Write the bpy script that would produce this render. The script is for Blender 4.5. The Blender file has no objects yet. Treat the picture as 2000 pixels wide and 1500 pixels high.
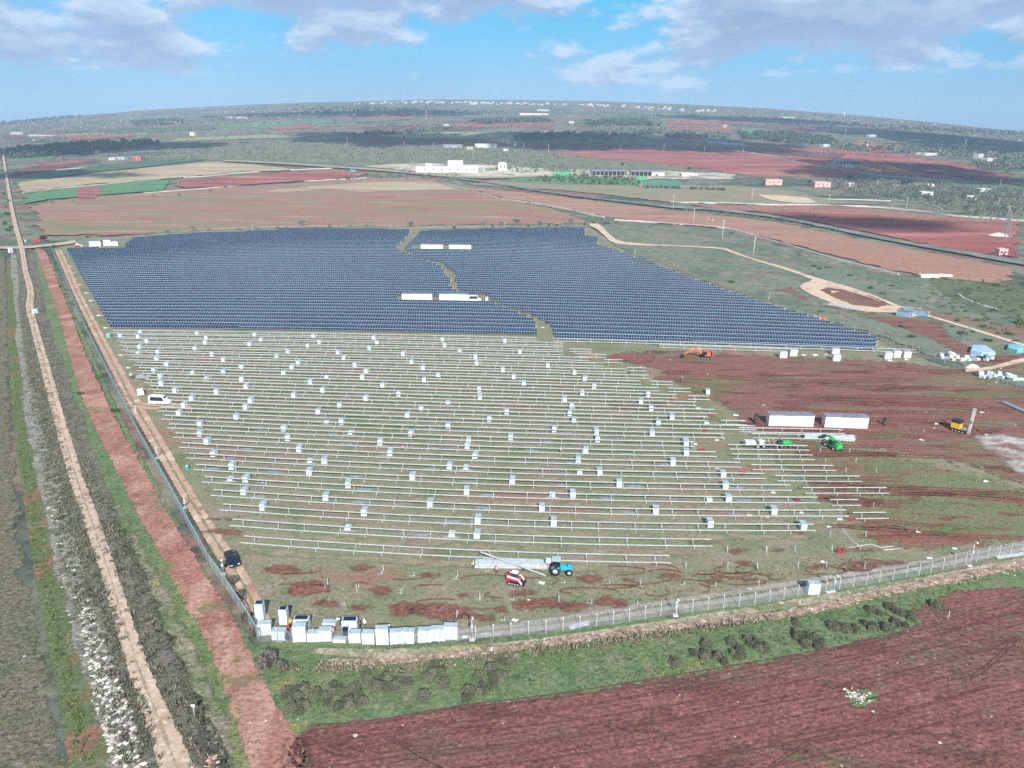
import bpy, bmesh, math, random
import numpy as np
from mathutils import Vector, Matrix, Euler
from mathutils.geometry import delaunay_2d_cdt

random.seed(7); rng = np.random.default_rng(7)
S = bpy.context.scene
COL = S.collection
R = math.radians

# ------------------------------------------------------------------ camera
F_PX, CAM_H, PITCH, ROLL = 1428.0, 75.0, R(19.3), R(0.516)
cd = bpy.data.cameras.new('camera'); cam = bpy.data.objects.new('camera', cd); COL.objects.link(cam)
cd.sensor_fit = 'HORIZONTAL'; cd.sensor_width = 36.0; cd.lens = 36.0 * F_PX / 2000.0
cd.clip_start = 0.5; cd.clip_end = 40000
CM = Matrix.Rotation(math.pi/2 - PITCH, 3, 'X') @ Matrix.Rotation(ROLL, 3, 'Z')
cam.matrix_world = Matrix.Translation((0, 0, CAM_H)) @ CM.to_4x4()
S.camera = cam

# ------------------------------------------------------------------ sky and sun
SUN_EL, SUN_AZ = R(34.5), R(9.4)
w = bpy.data.worlds.new('World'); S.world = w; w.use_nodes = True
EXPOSURE = 0.62
S.view_settings.view_transform = 'Standard'; S.view_settings.look = 'None'
S.view_settings.exposure = EXPOSURE; S.view_settings.gamma = 1.0
def build_world():
    nt = w.node_tree; N = nt.nodes; L = nt.links; N.clear()
    out = N.new('ShaderNodeOutputWorld'); bg = N.new('ShaderNodeBackground')
    sky = N.new('ShaderNodeTexSky'); sky.sky_type = 'NISHITA'; sky.sun_disc = False
    sky.sun_elevation = SUN_EL; sky.sun_rotation = math.pi - SUN_AZ
    sky.altitude = 80; sky.air_density = 1.0; sky.dust_density = 0.4; sky.ozone_density = 2.0
    tc = N.new('ShaderNodeTexCoord')
    def vm(op, a, b=None):
        n = N.new('ShaderNodeVectorMath'); n.operation = op; L.new(a, n.inputs[0])
        if b is not None:
            n.inputs[1].default_value = b
        return n.outputs[0]
    def ma(op, a, b=None, clamp=False):
        n = N.new('ShaderNodeMath'); n.operation = op; n.use_clamp = clamp
        for i, v in enumerate((a, b)):
            if v is None: continue
            if isinstance(v, (int, float)): n.inputs[i].default_value = v
            else: L.new(v, n.inputs[i])
        return n.outputs[0]
    def noise(vec, scale, detail, rough):
        n = N.new('ShaderNodeTexNoise'); n.inputs['Scale'].default_value = scale
        n.inputs['Detail'].default_value = detail; n.inputs['Roughness'].default_value = rough
        L.new(vec, n.inputs['Vector']); return n.outputs['Fac']
    def mr(v, a, b, c=0.0, d=1.0):
        n = N.new('ShaderNodeMapRange'); n.interpolation_type = 'SMOOTHSTEP'
        L.new(v, n.inputs[0])
        for i, k in enumerate((a, b, c, d)): n.inputs[i+1].default_value = k
        return n.outputs[0]
    def mix(f, a, b):
        n = N.new('ShaderNodeMix'); n.data_type = 'RGBA'
        for s, v in ((n.inputs[0], f), (n.inputs[6], a), (n.inputs[7], b)):
            if isinstance(v, (int, float)): s.default_value = v
            elif isinstance(v, tuple): s.default_value = v
            else: L.new(v, s)
        return n.outputs[2]
    v = tc.outputs['Generated']
    sep = N.new('ShaderNodeSeparateXYZ'); L.new(v, sep.inputs[0])
    z = sep.outputs[2]
    # clouds: lumpy noise on the direction, flattened towards the horizon
    sv = vm('MULTIPLY', v, (1.0, 1.0, 2.5)); sv = vm('ADD', sv, (CLOUD_OFF[0], CLOUD_OFF[1], CLOUD_OFF[2]))
    n1 = noise(sv, 6.0, 10.0, 0.58)
    sv2 = vm('ADD', sv, (0.0, 0.0, 0.03))
    n2 = noise(sv2, 6.0, 7.0, 0.55)
    nb = noise(sv, 2.2, 3.0, 0.5)
    dens = ma('ADD', n1, ma('MULTIPLY', ma('SUBTRACT', nb, 0.5), 0.7))
    right = mr(sep.outputs[0], 0.0, 0.5, 0.0, 0.085)
    low = mr(z, 0.02, 0.08, 0.0, 1.0)               # the cover thins towards the horizon
    dens = ma('ADD', dens, ma('MULTIPLY', right, mr(z, 0.02, 0.09)))
    thr = ma('SUBTRACT', 0.655, ma('MULTIPLY', low, 0.215))
    c = ma('SUBTRACT', dens, thr)
    alpha = mr(c, 0.0, 0.115, 0.0, 0.95)
    lit = ma('SUBTRACT', n1, n2)
    shade = mr(lit, -0.045, 0.08)
    thick = mr(c, 0.06, 0.30)
    white = (6.2, 7.3, 9.0, 1); grey = (2.2, 3.2, 4.9, 1); mid = (3.2, 4.5, 6.6, 1)
    cc = mix(shade, mid, white); cc = mix(ma('MULTIPLY', thick, 0.65), cc, grey)
    # a clearer, more saturated blue higher up, a pale band at the horizon
    hz = mr(z, 0.0, 0.15)
    tint = mix(hz, (2.3, 5.2, 8.2, 1), (0.30, 4.7, 8.4, 1))
    up = N.new('ShaderNodeVectorMath'); up.operation = 'SCALE'; L.new(tint, up.inputs[0]); L.new(mr(z, 0.15, 0.50, 1.0, 0.34), up.inputs['Scale'])
    skyc = mix(0.82, sky.outputs[0], up.outputs[0])
    fin = mix(alpha, skyc, cc)
    L.new(fin, bg.inputs[0]); bg.inputs[1].default_value = 0.08
    L.new(bg.outputs[0], out.inputs[0])
CLOUD_OFF = (1.2, 2.4, 0.6)
HAZE, HAZE_C, HAZE_G = 1.5e-4, (.60, .80, 1.0), 0.0
build_world()
sd = bpy.data.lights.new('sun', 'SUN'); sd.energy = 5.0; sd.angle = R(0.53); sd.color = (1.0, 0.965, 0.935)
sun = bpy.data.objects.new('sun', sd); COL.objects.link(sun)
sun.rotation_euler = (math.pi/2 - SUN_EL, 0, SUN_AZ)
S.cycles.max_bounces = 6; S.cycles.diffuse_bounces = 2; S.cycles.glossy_bounces = 2
S.cycles.transparent_max_bounces = 24; S.cycles.volume_bounces = 0
S.cycles.use_denoising = False; S.cycles.denoiser = 'OPENIMAGEDENOISE'; S.cycles.denoising_input_passes = 'RGB_ALBEDO_NORMAL'; S.cycles.denoising_prefilter = 'ACCURATE'
S.cycles.use_adaptive_sampling = False

# ------------------------------------------------------------------ terrain and pixel -> place
def raydir(px, py):
    return CM @ Vector(((px - 1000) / F_PX, -(py - 750) / F_PX, -1.0))
def ray_az_tan(px, py):
    v = raydir(px, py); h = math.hypot(v.x, v.y)
    return math.atan2(v.x, v.y), v.z / h
CREST_D, RISE_D = 5200.0, 900.0
_cr = [(-60, 246), (0, 239), (150, 226), (300, 214), (450, 206), (600, 200), (850, 194), (1000, 195), (1200, 198), (1350, 204), (1500, 212), (1700, 227), (1850, 242), (2000, 258), (2060, 262)]
_caz, _ct = [], []
for a, b in _cr:
    az, t = ray_az_tan(a, b); _caz.append(az); _ct.append(t)
_cz = [max(70.0, CAM_H + CREST_D * t) for t in _ct]
_caz = [-math.pi, -1.25] + _caz + [1.25, math.pi]; _cz = [40, 60] + _cz + [60, 40]
def zat(x, y):
    d = math.hypot(x, y)
    if d <= RISE_D: return 0.0
    zc = float(np.interp(math.atan2(x, y), _caz, _cz))
    u = min((d - RISE_D) / (CREST_D - RISE_D), 1.0)
    if u < 0.08: s = u * u / 0.16
    else: s = u - 0.04
    z = zc * s / 0.96
    if d > CREST_D: z -= (d - CREST_D) * 0.05
    return z
def P(px, py, h=0.0):
    """the point of the ground (raised by h) seen at photograph pixel px, py"""
    az, t = ray_az_tan(px, py)
    sx, sy = math.sin(az), math.cos(az)
    lo, hi = 1.0, CREST_D
    f = lambda d: zat(d * sx, d * sy) + h - CAM_H - t * d
    if f(hi) < 0: return Vector((hi * sx, hi * sy, zat(hi * sx, hi * sy) + h))
    for _ in range(44):
        m = 0.5 * (lo + hi)
        if f(m) < 0: lo = m
        else: hi = m
    return Vector((hi * sx, hi * sy, CAM_H + t * hi))
def G(px, py):
    p = P(px, py); return Vector((p.x, p.y, zat(p.x, p.y)))
def top_height(base, px, py):
    az, t = ray_az_tan(px, py); d = math.hypot(base.x, base.y)
    return CAM_H + t * d - base.z
def mpp(p):                       # metres per photograph pixel at p, across the view
    return (p - Vector((0, 0, CAM_H))).length / F_PX

# ------------------------------------------------------------------ tags and mesh builder
def tag(o, label=None, cat=None, group=None, kind=None):
    if label: o['label'] = label
    if cat: o['category'] = cat
    if group: o['group'] = group
    if kind: o['kind'] = kind
    return o
def empty(name, loc, rz=0.0, label=None, cat=None, group=None):
    o = bpy.data.objects.new(name, None); COL.objects.link(o)
    o.location = loc; o.rotation_euler = (0, 0, rz); o.empty_display_size = 0.3
    return tag(o, label, cat, group)
KIDS = {}
def link(name, me, parent=None, loc=None, rot=None, scale=None):
    o = bpy.data.objects.new(name, me); COL.objects.link(o)
    if parent is not None:
        o.parent = parent; KIDS.setdefault(parent, []).append(o)
    if loc is not None: o.location = loc
    if rot is not None: o.rotation_euler = rot
    if scale is not None: o.scale = scale
    return o
def dup(root, loc, rz=None, label=None, group=None, cat=None, scale=None, parent=None):
    c = root.copy(); COL.objects.link(c); c.location = loc
    if rz is not None: c.rotation_euler = (0, 0, rz)
    if scale is not None: c.scale = scale if not isinstance(scale, (int, float)) else (scale,)*3
    for k, v in (('label', label), ('group', group), ('category', cat)):
        if v: c[k] = v
    if parent is not None: c.parent = parent
    def kids(src, dst):
        for ch in KIDS.get(src, []):
            d = ch.copy(); COL.objects.link(d); d.parent = dst
            KIDS.setdefault(dst, []).append(d); kids(ch, d)
    kids(root, c)
    return c
class MB:
    def __init__(s): s.v = []; s.f = []; s.m = []; s.sm = []
    def add(s, vs, fs, m=0, smooth=False):
        b = len(s.v); s.v.extend([tuple(q) for q in vs])
        for f in fs: s.f.append(tuple(b + i for i in f)); s.m.append(m); s.sm.append(smooth)
        return s
    def box(s, c, d, m=0, rz=0.0, rx=0.0, ry=0.0, taper=1.0):
        hx, hy, hz = d[0]/2, d[1]/2, d[2]/2
        M = Euler((rx, ry, rz)).to_matrix(); vs = []
        for z in (-1, 1):
            k = taper if z > 0 else 1.0
            for x, y in ((-1, -1), (1, -1), (1, 1), (-1, 1)):
                vs.append(M @ Vector((x*hx*k, y*hy*k, z*hz)) + Vector(c))
        return s.add(vs, [(0,3,2,1),(4,5,6,7),(0,1,5,4),(1,2,6,5),(2,3,7,6),(3,0,4,7)], m)
    def prism(s, prof, y0, y1, m=0, axis='y', smooth=False):
        """profile of (x,z) pairs extruded along y (or (y,z) along x)"""
        n = len(prof); vs = []
        for yy in (y0, y1):
            for a, b in prof: vs.append((a, yy, b) if axis == 'y' else (yy, a, b))
        fs = [tuple(range(n))[::-1], tuple(range(n, 2*n))] + [(i, (i+1) % n, n+(i+1) % n, n+i) for i in range(n)]
        return s.add(vs, fs, m, smooth)
    def tube(s, pts, r, n=6, m=0, r1=None, caps=True, smooth=True):
        pts = [Vector(p) for p in pts]; vs = []; K = len(pts)
        for i, p in enumerate(pts):
            t = (pts[min(i+1, K-1)] - pts[max(i-1, 0)]).normalized()
            u = t.cross(Vector((0, 0, 1)) if abs(t.z) < .95 else Vector((1, 0, 0))).normalized(); w_ = t.cross(u)
            rr = r if r1 is None else r + (r1 - r) * i / (K - 1)
            for k in range(n):
                a = 2*math.pi*k/n; vs.append(p + u*math.cos(a)*rr + w_*math.sin(a)*rr)
        fs = []
        for i in range(K-1):
            for k in range(n): fs.append((i*n+k, i*n+(k+1) % n, (i+1)*n+(k+1) % n, (i+1)*n+k))
        if caps: fs += [tuple(range(n))[::-1], tuple(range((K-1)*n, K*n))]
        return s.add(vs, fs, m, smooth)
    def bar(s, a, b, wd, ht, m=0):
        a, b = Vector(a), Vector(b); t = (b - a).normalized()
        u = t.cross(Vector((0, 0, 1)) if abs(t.z) < .95 else Vector((1, 0, 0))).normalized(); w_ = u.cross(t)
        vs = [p + u*i*wd/2 + w_*j*ht/2 for p in (a, b) for i, j in ((-1,-1),(1,-1),(1,1),(-1,1))]
        return s.add(vs, [(0,1,2,3),(7,6,5,4),(0,4,5,1),(1,5,6,2),(2,6,7,3),(3,7,4,0)], m)
    def wheel(s, c, r, wd, m=0, n=16, axis='y'):
        d = Vector((0, wd/2, 0)) if axis == 'y' else Vector((wd/2, 0, 0)); c = Vector(c)
        return s.tube([c - d, c + d], r, n, m)
    def mesh(s, name, mats):
        me = bpy.data.meshes.new(name); me.from_pydata(s.v, [], s.f)
        for mt in (mats if isinstance(mats, (list, tuple)) else [mats]): me.materials.append(mt)
        me.polygons.foreach_set('material_index', s.m)
        me.polygons.foreach_set('use_smooth', s.sm); me.update(); return me
    def build(s, name, mats, parent=None, loc=None, rot=None, scale=None):
        return link(name, s.mesh(name, mats), parent, loc, rot, scale)

# ------------------------------------------------------------------ materials
def mat_nodes(name):
    m = bpy.data.materials.new(name); m.use_nodes = True; nt = m.node_tree; nt.nodes.clear()
    return m, nt, nt.nodes, nt.links
def srgb(r, g, b):
    f = lambda c: (c/255/12.92) if c/255 <= .04045 else ((c/255+.055)/1.055)**2.4
    return (f(r), f(g), f(b))
def solid(name, col, rough=0.6, metal=0.0, var=0.12, scale=2.0, spec=0.4, dirt=None):
    """a plain object material with a little wear"""
    m, nt, N, L = mat_nodes(name)
    o = N.new('ShaderNodeOutputMaterial'); b = N.new('ShaderNodeBsdfPrincipled')
    b.inputs['Roughness'].default_value = rough; b.inputs['Metallic'].default_value = metal
    b.inputs['Specular IOR Level'].default_value = spec
    tc = N.new('ShaderNodeNewGeometry'); n = N.new('ShaderNodeTexNoise'); n.inputs['Scale'].default_value = scale; n.inputs['Detail'].default_value = 4
    L.new(tc.outputs['Position'], n.inputs['Vector'])
    mx = N.new('ShaderNodeMix'); mx.data_type = 'RGBA'
    d = dirt or tuple(c*(1-2*var) for c in col)
    mx.inputs[6].default_value = (*d, 1); mx.inputs[7].default_value = (*[min(1, c*(1+var)) for c in col], 1)
    mr = N.new('ShaderNodeMapRange'); mr.inputs[1].default_value = .3; mr.inputs[2].default_value = .62
    L.new(n.outputs['Fac'], mr.inputs[0]); L.new(mr.outputs[0], mx.inputs[0])
    L.new(mx.outputs[2], b.inputs['Base Color']); L.new(b.outputs[0], o.inputs[0])
    return m
def ground_mat(name, base, layers=(), spots=(), ruts=None, edge=True, bump=0.25, bscale=1.2, fine=0.30, edge_scale=0.35, edge_soft=0.06, furrow=None, fine_scale=1.5, edge_bias=0.0):
    """base colour; layers = (colour, scale, lo, hi, (sx,sy), detail); spots = (colour, scale, radius); all in world metres"""
    m, nt, N, L = mat_nodes(name)
    o = N.new('ShaderNodeOutputMaterial'); b = N.new('ShaderNodeBsdfPrincipled')
    b.inputs['Roughness'].default_value = 0.95; b.inputs['Specular IOR Level'].default_value = 0.1
    geo = N.new('ShaderNodeNewGeometry'); pos = geo.outputs['Position']
    def noise(scale, detail, st=(1, 1), off=0.0, rough=0.55, rot=0.0, dist=0.0):
        mp = N.new('ShaderNodeMapping'); mp.inputs['Scale'].default_value = (st[0], st[1], 1)
        mp.inputs['Location'].default_value = (off, off*1.7, off*.6); mp.inputs['Rotation'].default_value = (0, 0, rot)
        L.new(pos, mp.inputs['Vector'])
        n = N.new('ShaderNodeTexNoise'); n.inputs['Scale'].default_value = scale; n.inputs['Detail'].default_value = detail
        n.inputs['Roughness'].default_value = rough; n.inputs['Distortion'].default_value = dist
        L.new(mp.outputs[0], n.inputs['Vector']); return n.outputs['Fac']
    def mr(v, lo, hi, c=0.0, d=1.0):
        n = N.new('ShaderNodeMapRange'); n.inputs[1].default_value = lo; n.inputs[2].default_value = hi
        n.inputs[3].default_value = c; n.inputs[4].default_value = d; L.new(v, n.inputs[0]); return n.outputs[0]
    def mix(f, a, bb, typ='MIX'):
        n = N.new('ShaderNodeMix'); n.data_type = 'RGBA'; n.blend_type = typ
        for s, v in ((n.inputs[0], f), (n.inputs[6], a), (n.inputs[7], bb)):
            if isinstance(v, (int, float)): s.default_value = v
            elif isinstance(v, tuple): s.default_value = (*v, 1) if len(v) == 3 else v
            else: L.new(v, s)
        return n.outputs[2]
    cur = base
    for i, ly in enumerate(layers):
        col, sc, lo, hi = ly[:4]; st = ly[4] if len(ly) > 4 else (1, 1); det = ly[5] if len(ly) > 5 else 5
        rot = ly[6] if len(ly) > 6 else 0.0
        cur = mix(mr(noise(sc, det, st, 13.7*(i+1), rot=rot, dist=0.4), lo, hi), cur, col)
    if ruts is not None:
        at = N.new('ShaderNodeAttribute'); at.attribute_name = 'u'
        ab = N.new('ShaderNodeMath'); ab.operation = 'ABSOLUTE'; L.new(at.outputs['Fac'], ab.inputs[0])
        d = N.new('ShaderNodeMath'); d.operation = 'ADD'; L.new(ab.outputs[0], d.inputs[0])
        L.new(mr(noise(0.6, 6, off=3.3), 0.2, 0.8, -0.28, 0.28), d.inputs[1])
        cur = mix(mr(d.outputs[0], ruts[1], ruts[1] - 0.12), cur, ruts[0])
    for i, (col, sc, rad) in enumerate(spots):
        v = N.new('ShaderNodeTexVoronoi'); v.inputs['Scale'].default_value = sc; v.feature = 'F1'
        mp = N.new('ShaderNodeMapping'); mp.inputs['Location'].default_value = (i*5.1, 3.3*i, 0); mp.inputs['Scale'].default_value = (1, 1, 0)
        L.new(pos, mp.inputs['Vector']); L.new(mp.outputs[0], v.inputs['Vector'])
        nn = mr(noise(0.12, 3, off=31.0*(i+1)), 0.35, 0.65, 0.15, 1.0)
        rr = N.new('ShaderNodeMath'); rr.operation = 'MULTIPLY'; L.new(nn, rr.inputs[0])
        sepc = N.new('ShaderNodeSeparateColor'); L.new(v.outputs['Color'], sepc.inputs[0]); 
        r2 = N.new('ShaderNodeMath'); r2.operation = 'MULTIPLY'; L.new(mr(sepc.outputs[0], 0.45, 1.0, 0.0, rad), r2.inputs[0]); L.new(nn, r2.inputs[1])
        lt = N.new('ShaderNodeMath'); lt.operation = 'LESS_THAN'; L.new(v.outputs['Distance'], lt.inputs[0]); L.new(r2.outputs[0], lt.inputs[1])
        cur = mix(lt.outputs[0], cur, col)
    fn = noise(fine_scale, 9, off=7.7, rough=0.72)
    fm = mr(fn, 0.28, 0.72, 1 - 1.35*fine, 1 + 1.35*fine)
    mul = N.new('ShaderNodeVectorMath'); mul.operation = 'SCALE'
    if isinstance(cur, tuple):
        mul.inputs[0].default_value = cur
    else: L.new(cur, mul.inputs[0])
    L.new(fm, mul.inputs['Scale']); L.new(mul.outputs[0], b.inputs['Base Color'])
    bh = noise(bscale, 7, off=1.1, rough=0.65)
    if furrow is not None:
        ang, wl, amt = furrow
        wv = N.new('ShaderNodeTexWave'); wv.inputs['Scale'].default_value = 1.0/wl*0.314*1.6; wv.inputs['Distortion'].default_value = 2.5; wv.inputs['Detail'].default_value = 3
        wv.inputs['Detail Scale'].default_value = 0.15
        mp = N.new('ShaderNodeMapping'); mp.inputs['Rotation'].default_value = (0, 0, ang); L.new(pos, mp.inputs['Vector']); L.new(mp.outputs[0], wv.inputs['Vector'])
        ad = N.new('ShaderNodeMath'); ad.operation = 'MULTIPLY_ADD'; L.new(wv.outputs['Fac'], ad.inputs[0]); ad.inputs[1].default_value = amt; L.new(bh, ad.inputs[2]); bh = ad.outputs[0]
    bp = N.new('ShaderNodeBump'); bp.inputs['Strength'].default_value = 1.0; bp.inputs['Distance'].default_value = bump
    L.new(bh, bp.inputs['Height']); L.new(bp.outputs[0], b.inputs['Normal'])
    if edge:
        at = N.new('ShaderNodeAttribute'); at.attribute_name = 'e'
        en = noise(edge_scale, 7, off=4.4, rough=0.62)
        e2 = mr(en, 0.25, 0.75, 0.05, 0.95)
        sb = N.new('ShaderNodeMath'); sb.operation = 'SUBTRACT'; L.new(at.outputs['Fac'], sb.inputs[0]); L.new(e2, sb.inputs[1])
        al = mr(sb.outputs[0], -edge_soft + edge_bias, edge_soft + edge_bias)
        tr = N.new('ShaderNodeBsdfTransparent'); ms = N.new('ShaderNodeMixShader')
        L.new(al, ms.inputs[0]); L.new(tr.outputs[0], ms.inputs[1]); L.new(b.outputs[0], ms.inputs[2]); L.new(ms.outputs[0], o.inputs[0])
    else: L.new(b.outputs[0], o.inputs[0])
    return m

# ------------------------------------------------------------------ ground sheets
def lay_z(x, y, lay):
    d = math.hypot(x, y); return zat(x, y) + lay * (0.010 + d * 0.00022)
def set_attr(me, name, vals):
    a = me.attributes.new(name, 'FLOAT', 'POINT'); a.data.foreach_set('value', np.asarray(vals, dtype=np.float32))
def inside(poly, X, Y):
    res = np.zeros(X.shape, bool); n = len(poly); j = n - 1
    for i in range(n):
        xi, yi = poly[i]; xj, yj = poly[j]
        c = ((yi > Y) != (yj > Y)) & (X < (xj - xi) * (Y - yi) / ((yj - yi) + 1e-12) + xi); res ^= c; j = i
    return res
def bdist(poly, X, Y):
    d = np.full(X.shape, 1e9); n = len(poly)
    for i in range(n):
        a = np.array(poly[i]); b = np.array(poly[(i+1) % n]); ab = b - a; l2 = (ab**2).sum() + 1e-12
        t = np.clip(((X - a[0])*ab[0] + (Y - a[1])*ab[1]) / l2, 0, 1)
        d = np.minimum(d, np.hypot(X - a[0] - t*ab[0], Y - a[1] - t*ab[1]))
    return d
def ext(x, y):
    """sheets that leave the frame run on well past it"""
    if x > 2010: x = 2010 + (x-2010)*14
    if x < -8: x = -8 + (x+8)*14
    if y > 1510: y = 1510 + (y-1510)*5
    return x, y
def poly_world(px):
    px = [ext(*q) for q in px]; out = []
    n = len(px)
    for i in range(n):
        a, b = px[i], px[(i+1) % n]; k = max(1, int(math.hypot(b[0]-a[0], b[1]-a[1]) / 35))
        for j in range(k):
            p = P(a[0] + (b[0]-a[0])*j/k, a[1] + (b[1]-a[1])*j/k); out.append((p.x, p.y))
    return out
def field(name, px, mat, lay, soft=None, cells=26, kind='structure'):
    poly = poly_world(px); pa = np.array(poly)
    x0, y0 = pa.min(0); x1, y1 = pa.max(0)
    s = max(math.sqrt((x1-x0)*(y1-y0)) / cells, 0.7)
    gx, gy = np.meshgrid(np.arange(x0, x1, s), np.arange(y0, y1, s)); gx = gx.ravel() + rng.uniform(-.2, .2, gx.size)*s; gy = gy.ravel() + rng.uniform(-.2, .2, gy.size)*s
    ins = inside(poly, gx, gy); gx, gy = gx[ins], gy[ins]
    bd = bdist(poly, gx, gy); k = bd > 0.35*s; gx, gy, bd = gx[k], gy[k], bd[k]
    soft = soft or s*1.0
    vs = [Vector(p) for p in poly] + [Vector((a, b)) for a, b in zip(gx, gy)]
    n = len(poly)
    r = delaunay_2d_cdt(vs, [], [list(range(n))], 1, 1e-4)
    ov, of = r[0], r[2]
    X = np.array([q.x for q in ov]); Y = np.array([q.y for q in ov]); e = np.clip(bdist(poly, X, Y)/soft, 0, 1)
    me = bpy.data.meshes.new(name); me.from_pydata([(q.x, q.y, lay_z(q.x, q.y, lay)) for q in ov], [], [f if _ccw(ov, f) else f[::-1] for f in of])
    me.materials.append(mat); set_attr(me, 'e', e); me.update()
    o = link(name, me); tag(o, kind=kind); o['lay'] = lay
    return o
def _ccw(v, f):
    a, b, c = v[f[0]], v[f[1]], v[f[2]]; return (b.x-a.x)*(c.y-a.y) - (b.y-a.y)*(c.x-a.x) > 0
def smooth_line(pts, per=6):
    """catmull-rom through (x, y, halfwidth...) tuples"""
    P_ = [np.array(p, float) for p in pts]; P_ = [2*P_[0]-P_[1]] + P_ + [2*P_[-1]-P_[-2]]; out = []
    for i in range(1, len(P_)-2):
        a, b, c, d = P_[i-1:i+3]
        for k in range(per):
            t = k/per; out.append(0.5*((2*b) + (c-a)*t + (2*a-5*b+4*c-d)*t*t + (3*b-a-3*c+d)*t**3))
    out.append(P_[-2]); return out
def strip(name, pts, mat, lay, mode='h', kind='structure', per=6, jitter=0.0):
    """pts = (px, py, half width in px): edges offset horizontally ('h') or vertically ('v') in the photograph, then laid on the ground"""
    us = [-1.25, -1, -.75, -.4, 0, .4, .75, 1, 1.25]; V = []; E = []; U = []
    cl = smooth_line(pts, per)
    for i, (x, y, hw) in enumerate(cl):
        x, y = ext(x, y); j = rng.uniform(-jitter, jitter, 2) if jitter else (0, 0)
        A = P(x - hw, y) if mode == 'h' else P(x, y - hw); B = P(x + hw, y) if mode == 'h' else P(x, y + hw)
        C_ = P(x, y); end = 1.0 if 0 < i < len(cl)-1 else 0.0
        for u in us:
            q = C_ + ((B - C_) if u > 0 else (C_ - A)) * u * (1 + j[0 if u < 0 else 1])
            V.append((q.x, q.y, lay_z(q.x, q.y, lay))); U.append(u); E.append(end * max(0, min(1, (1.25 - abs(u)) / 0.5)))
    n = len(us); F = []
    for i in range(len(cl)-1):
        for k in range(n-1): F.append((i*n+k, i*n+k+1, (i+1)*n+k+1, (i+1)*n+k))
    me = bpy.data.meshes.new(name)
    a, b, c = Vector(V[0]), Vector(V[1]), Vector(V[n])
    if (b-a).cross(c-a).z < 0: F = [f[::-1] for f in F]
    me.from_pydata(V, [], F); me.materials.append(mat); set_attr(me, 'e', E); set_attr(me, 'u', U); me.update()
    o = link(name, me); tag(o, kind=kind); return o
# ================================================================== GROUND
def A(r, g, b, k=1.0):
    c = srgb(r, g, b); l = 0.3*c[0] + 0.55*c[1] + 0.15*c[2]
    return tuple((l + (q - l)*0.90)/k for q in c)
RED = A(122, 70, 66); RED_D = A(96, 54, 52); RED_L = A(158, 104, 92); RED_G = A(98, 92, 70)
GRASS = A(86, 118, 66); GRASS_D = A(62, 92, 56); GRASS_O = A(116, 122, 82); STONE = A(214, 204, 192)
TAN = A(168, 146, 118); SAND = A(212, 188, 166); SCRUB = A(104, 112, 100); SCRUB_D = A(74, 82, 76)

m_base = ground_mat('dry_scrubland', A(122, 122, 100),
    [(A(122, 96, 84), 0.010, .50, .60, (1, 1.6), 4), (A(70, 86, 70), 0.006, .52, .58, (1, 2.2), 5), (A(150, 92, 84), 0.0035, .57, .62, (1, 2.4), 3),
     (A(92, 116, 78), 0.0045, .58, .63, (1, 2.6), 3), (A(84, 90, 84), 0.05, .48, .66, (1, 1), 6), (A(60, 70, 62), 0.11, .58, .68, (1, 1), 5)], edge=False, bump=0.5, bscale=0.25, fine_scale=0.35)
m_site = ground_mat('site_turf', A(120, 122, 94),
    [(A(140, 126, 108), 0.16, .45, .66, (1, 1.6), 7), (A(102, 114, 78), 0.09, .53, .68, (1, 1), 6), (A(142, 104, 90), 0.055, .58, .70, (.7, 1.8), 7)],
    spots=[(A(178,164,148), 0.35, 0.12)], bump=0.12, fine=.34)
m_siteR = ground_mat('churned_red_earth', A(130, 86, 78),
    [(A(112, 112, 80), 0.035, .49, .62, (.4, 2.4), 7), (A(96, 60, 54), 0.12, .52, .66, (.5, 2.0), 7), (A(150, 104, 92), 0.2, .58, .70, (.5, 2), 6), (A(96, 108, 68), 0.10, .58, .66, (.5, 2.4), 6)],
    spots=[(A(206, 186, 172), 0.22, 0.13)], bump=0.28, furrow=(1.65, 2.6, .10), fine=.34)
m_site_soil = ground_mat('trampled_soil', A(138, 128, 104), [(A(112, 118, 84), 0.35, .46, .62), (A(144, 114, 96), 0.12, .56, .68, (.6, 1.6))],
    spots=[(A(190,172,158), 0.6, 0.12)], bump=0.12, edge_scale=.5, edge_soft=.2)
m_redpatch = ground_mat('loose_red_earth', A(140, 92, 82), [(A(116, 68, 58), .7, .48, .62), (A(158, 110, 96), .9, .58, .72)], bump=0.4, edge_scale=.7, edge_soft=.38, bscale=1.6)
m_field = ground_mat('ploughed_red_field', A(130, 83, 76),
    [(A(108, 92, 72), 0.045, .50, .64, (1, 2.2), 7, .25), (A(106, 68, 63), 0.16, .50, .68, (.6, 1.8), 7, .25), (A(146, 98, 88), 0.30, .56, .72, (1, 1), 7), (A(92, 104, 70), 0.10, .62, .70, (.8, 1.6), 6)],
    spots=[(A(222, 204, 192), 0.5, 0.19), (A(196, 174, 160), 1.2, 0.15)], bump=0.5, bscale=1.1, furrow=(1.33, 1.3, .05), fine=.5, edge_scale=.5, edge_soft=.12)
m_grass = ground_mat('green_grass', A(98, 118, 78), [(A(112, 124, 88), .12, .45, .65, (1, 1), 6), (A(82, 106, 70), .35, .5, .68), (A(132, 126, 84), .09, .60, .70), (A(126, 118, 98), .22, .56, .70)],
    spots=[(STONE, .5, .12)], bump=.25, bscale=1.6, fine=.40)
m_lscrub = ground_mat('grey_stubble', A(114, 108, 86), [(A(94, 104, 72), .09, .50, .66, (1, 1), 7), (A(128, 118, 106), .5, .52, .70), (A(92, 84, 76), 1.1, .55, .68)], spots=[(STONE, .25, .08)], bump=.5, bscale=1.5, fine=.55, edge_scale=.6)
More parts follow.
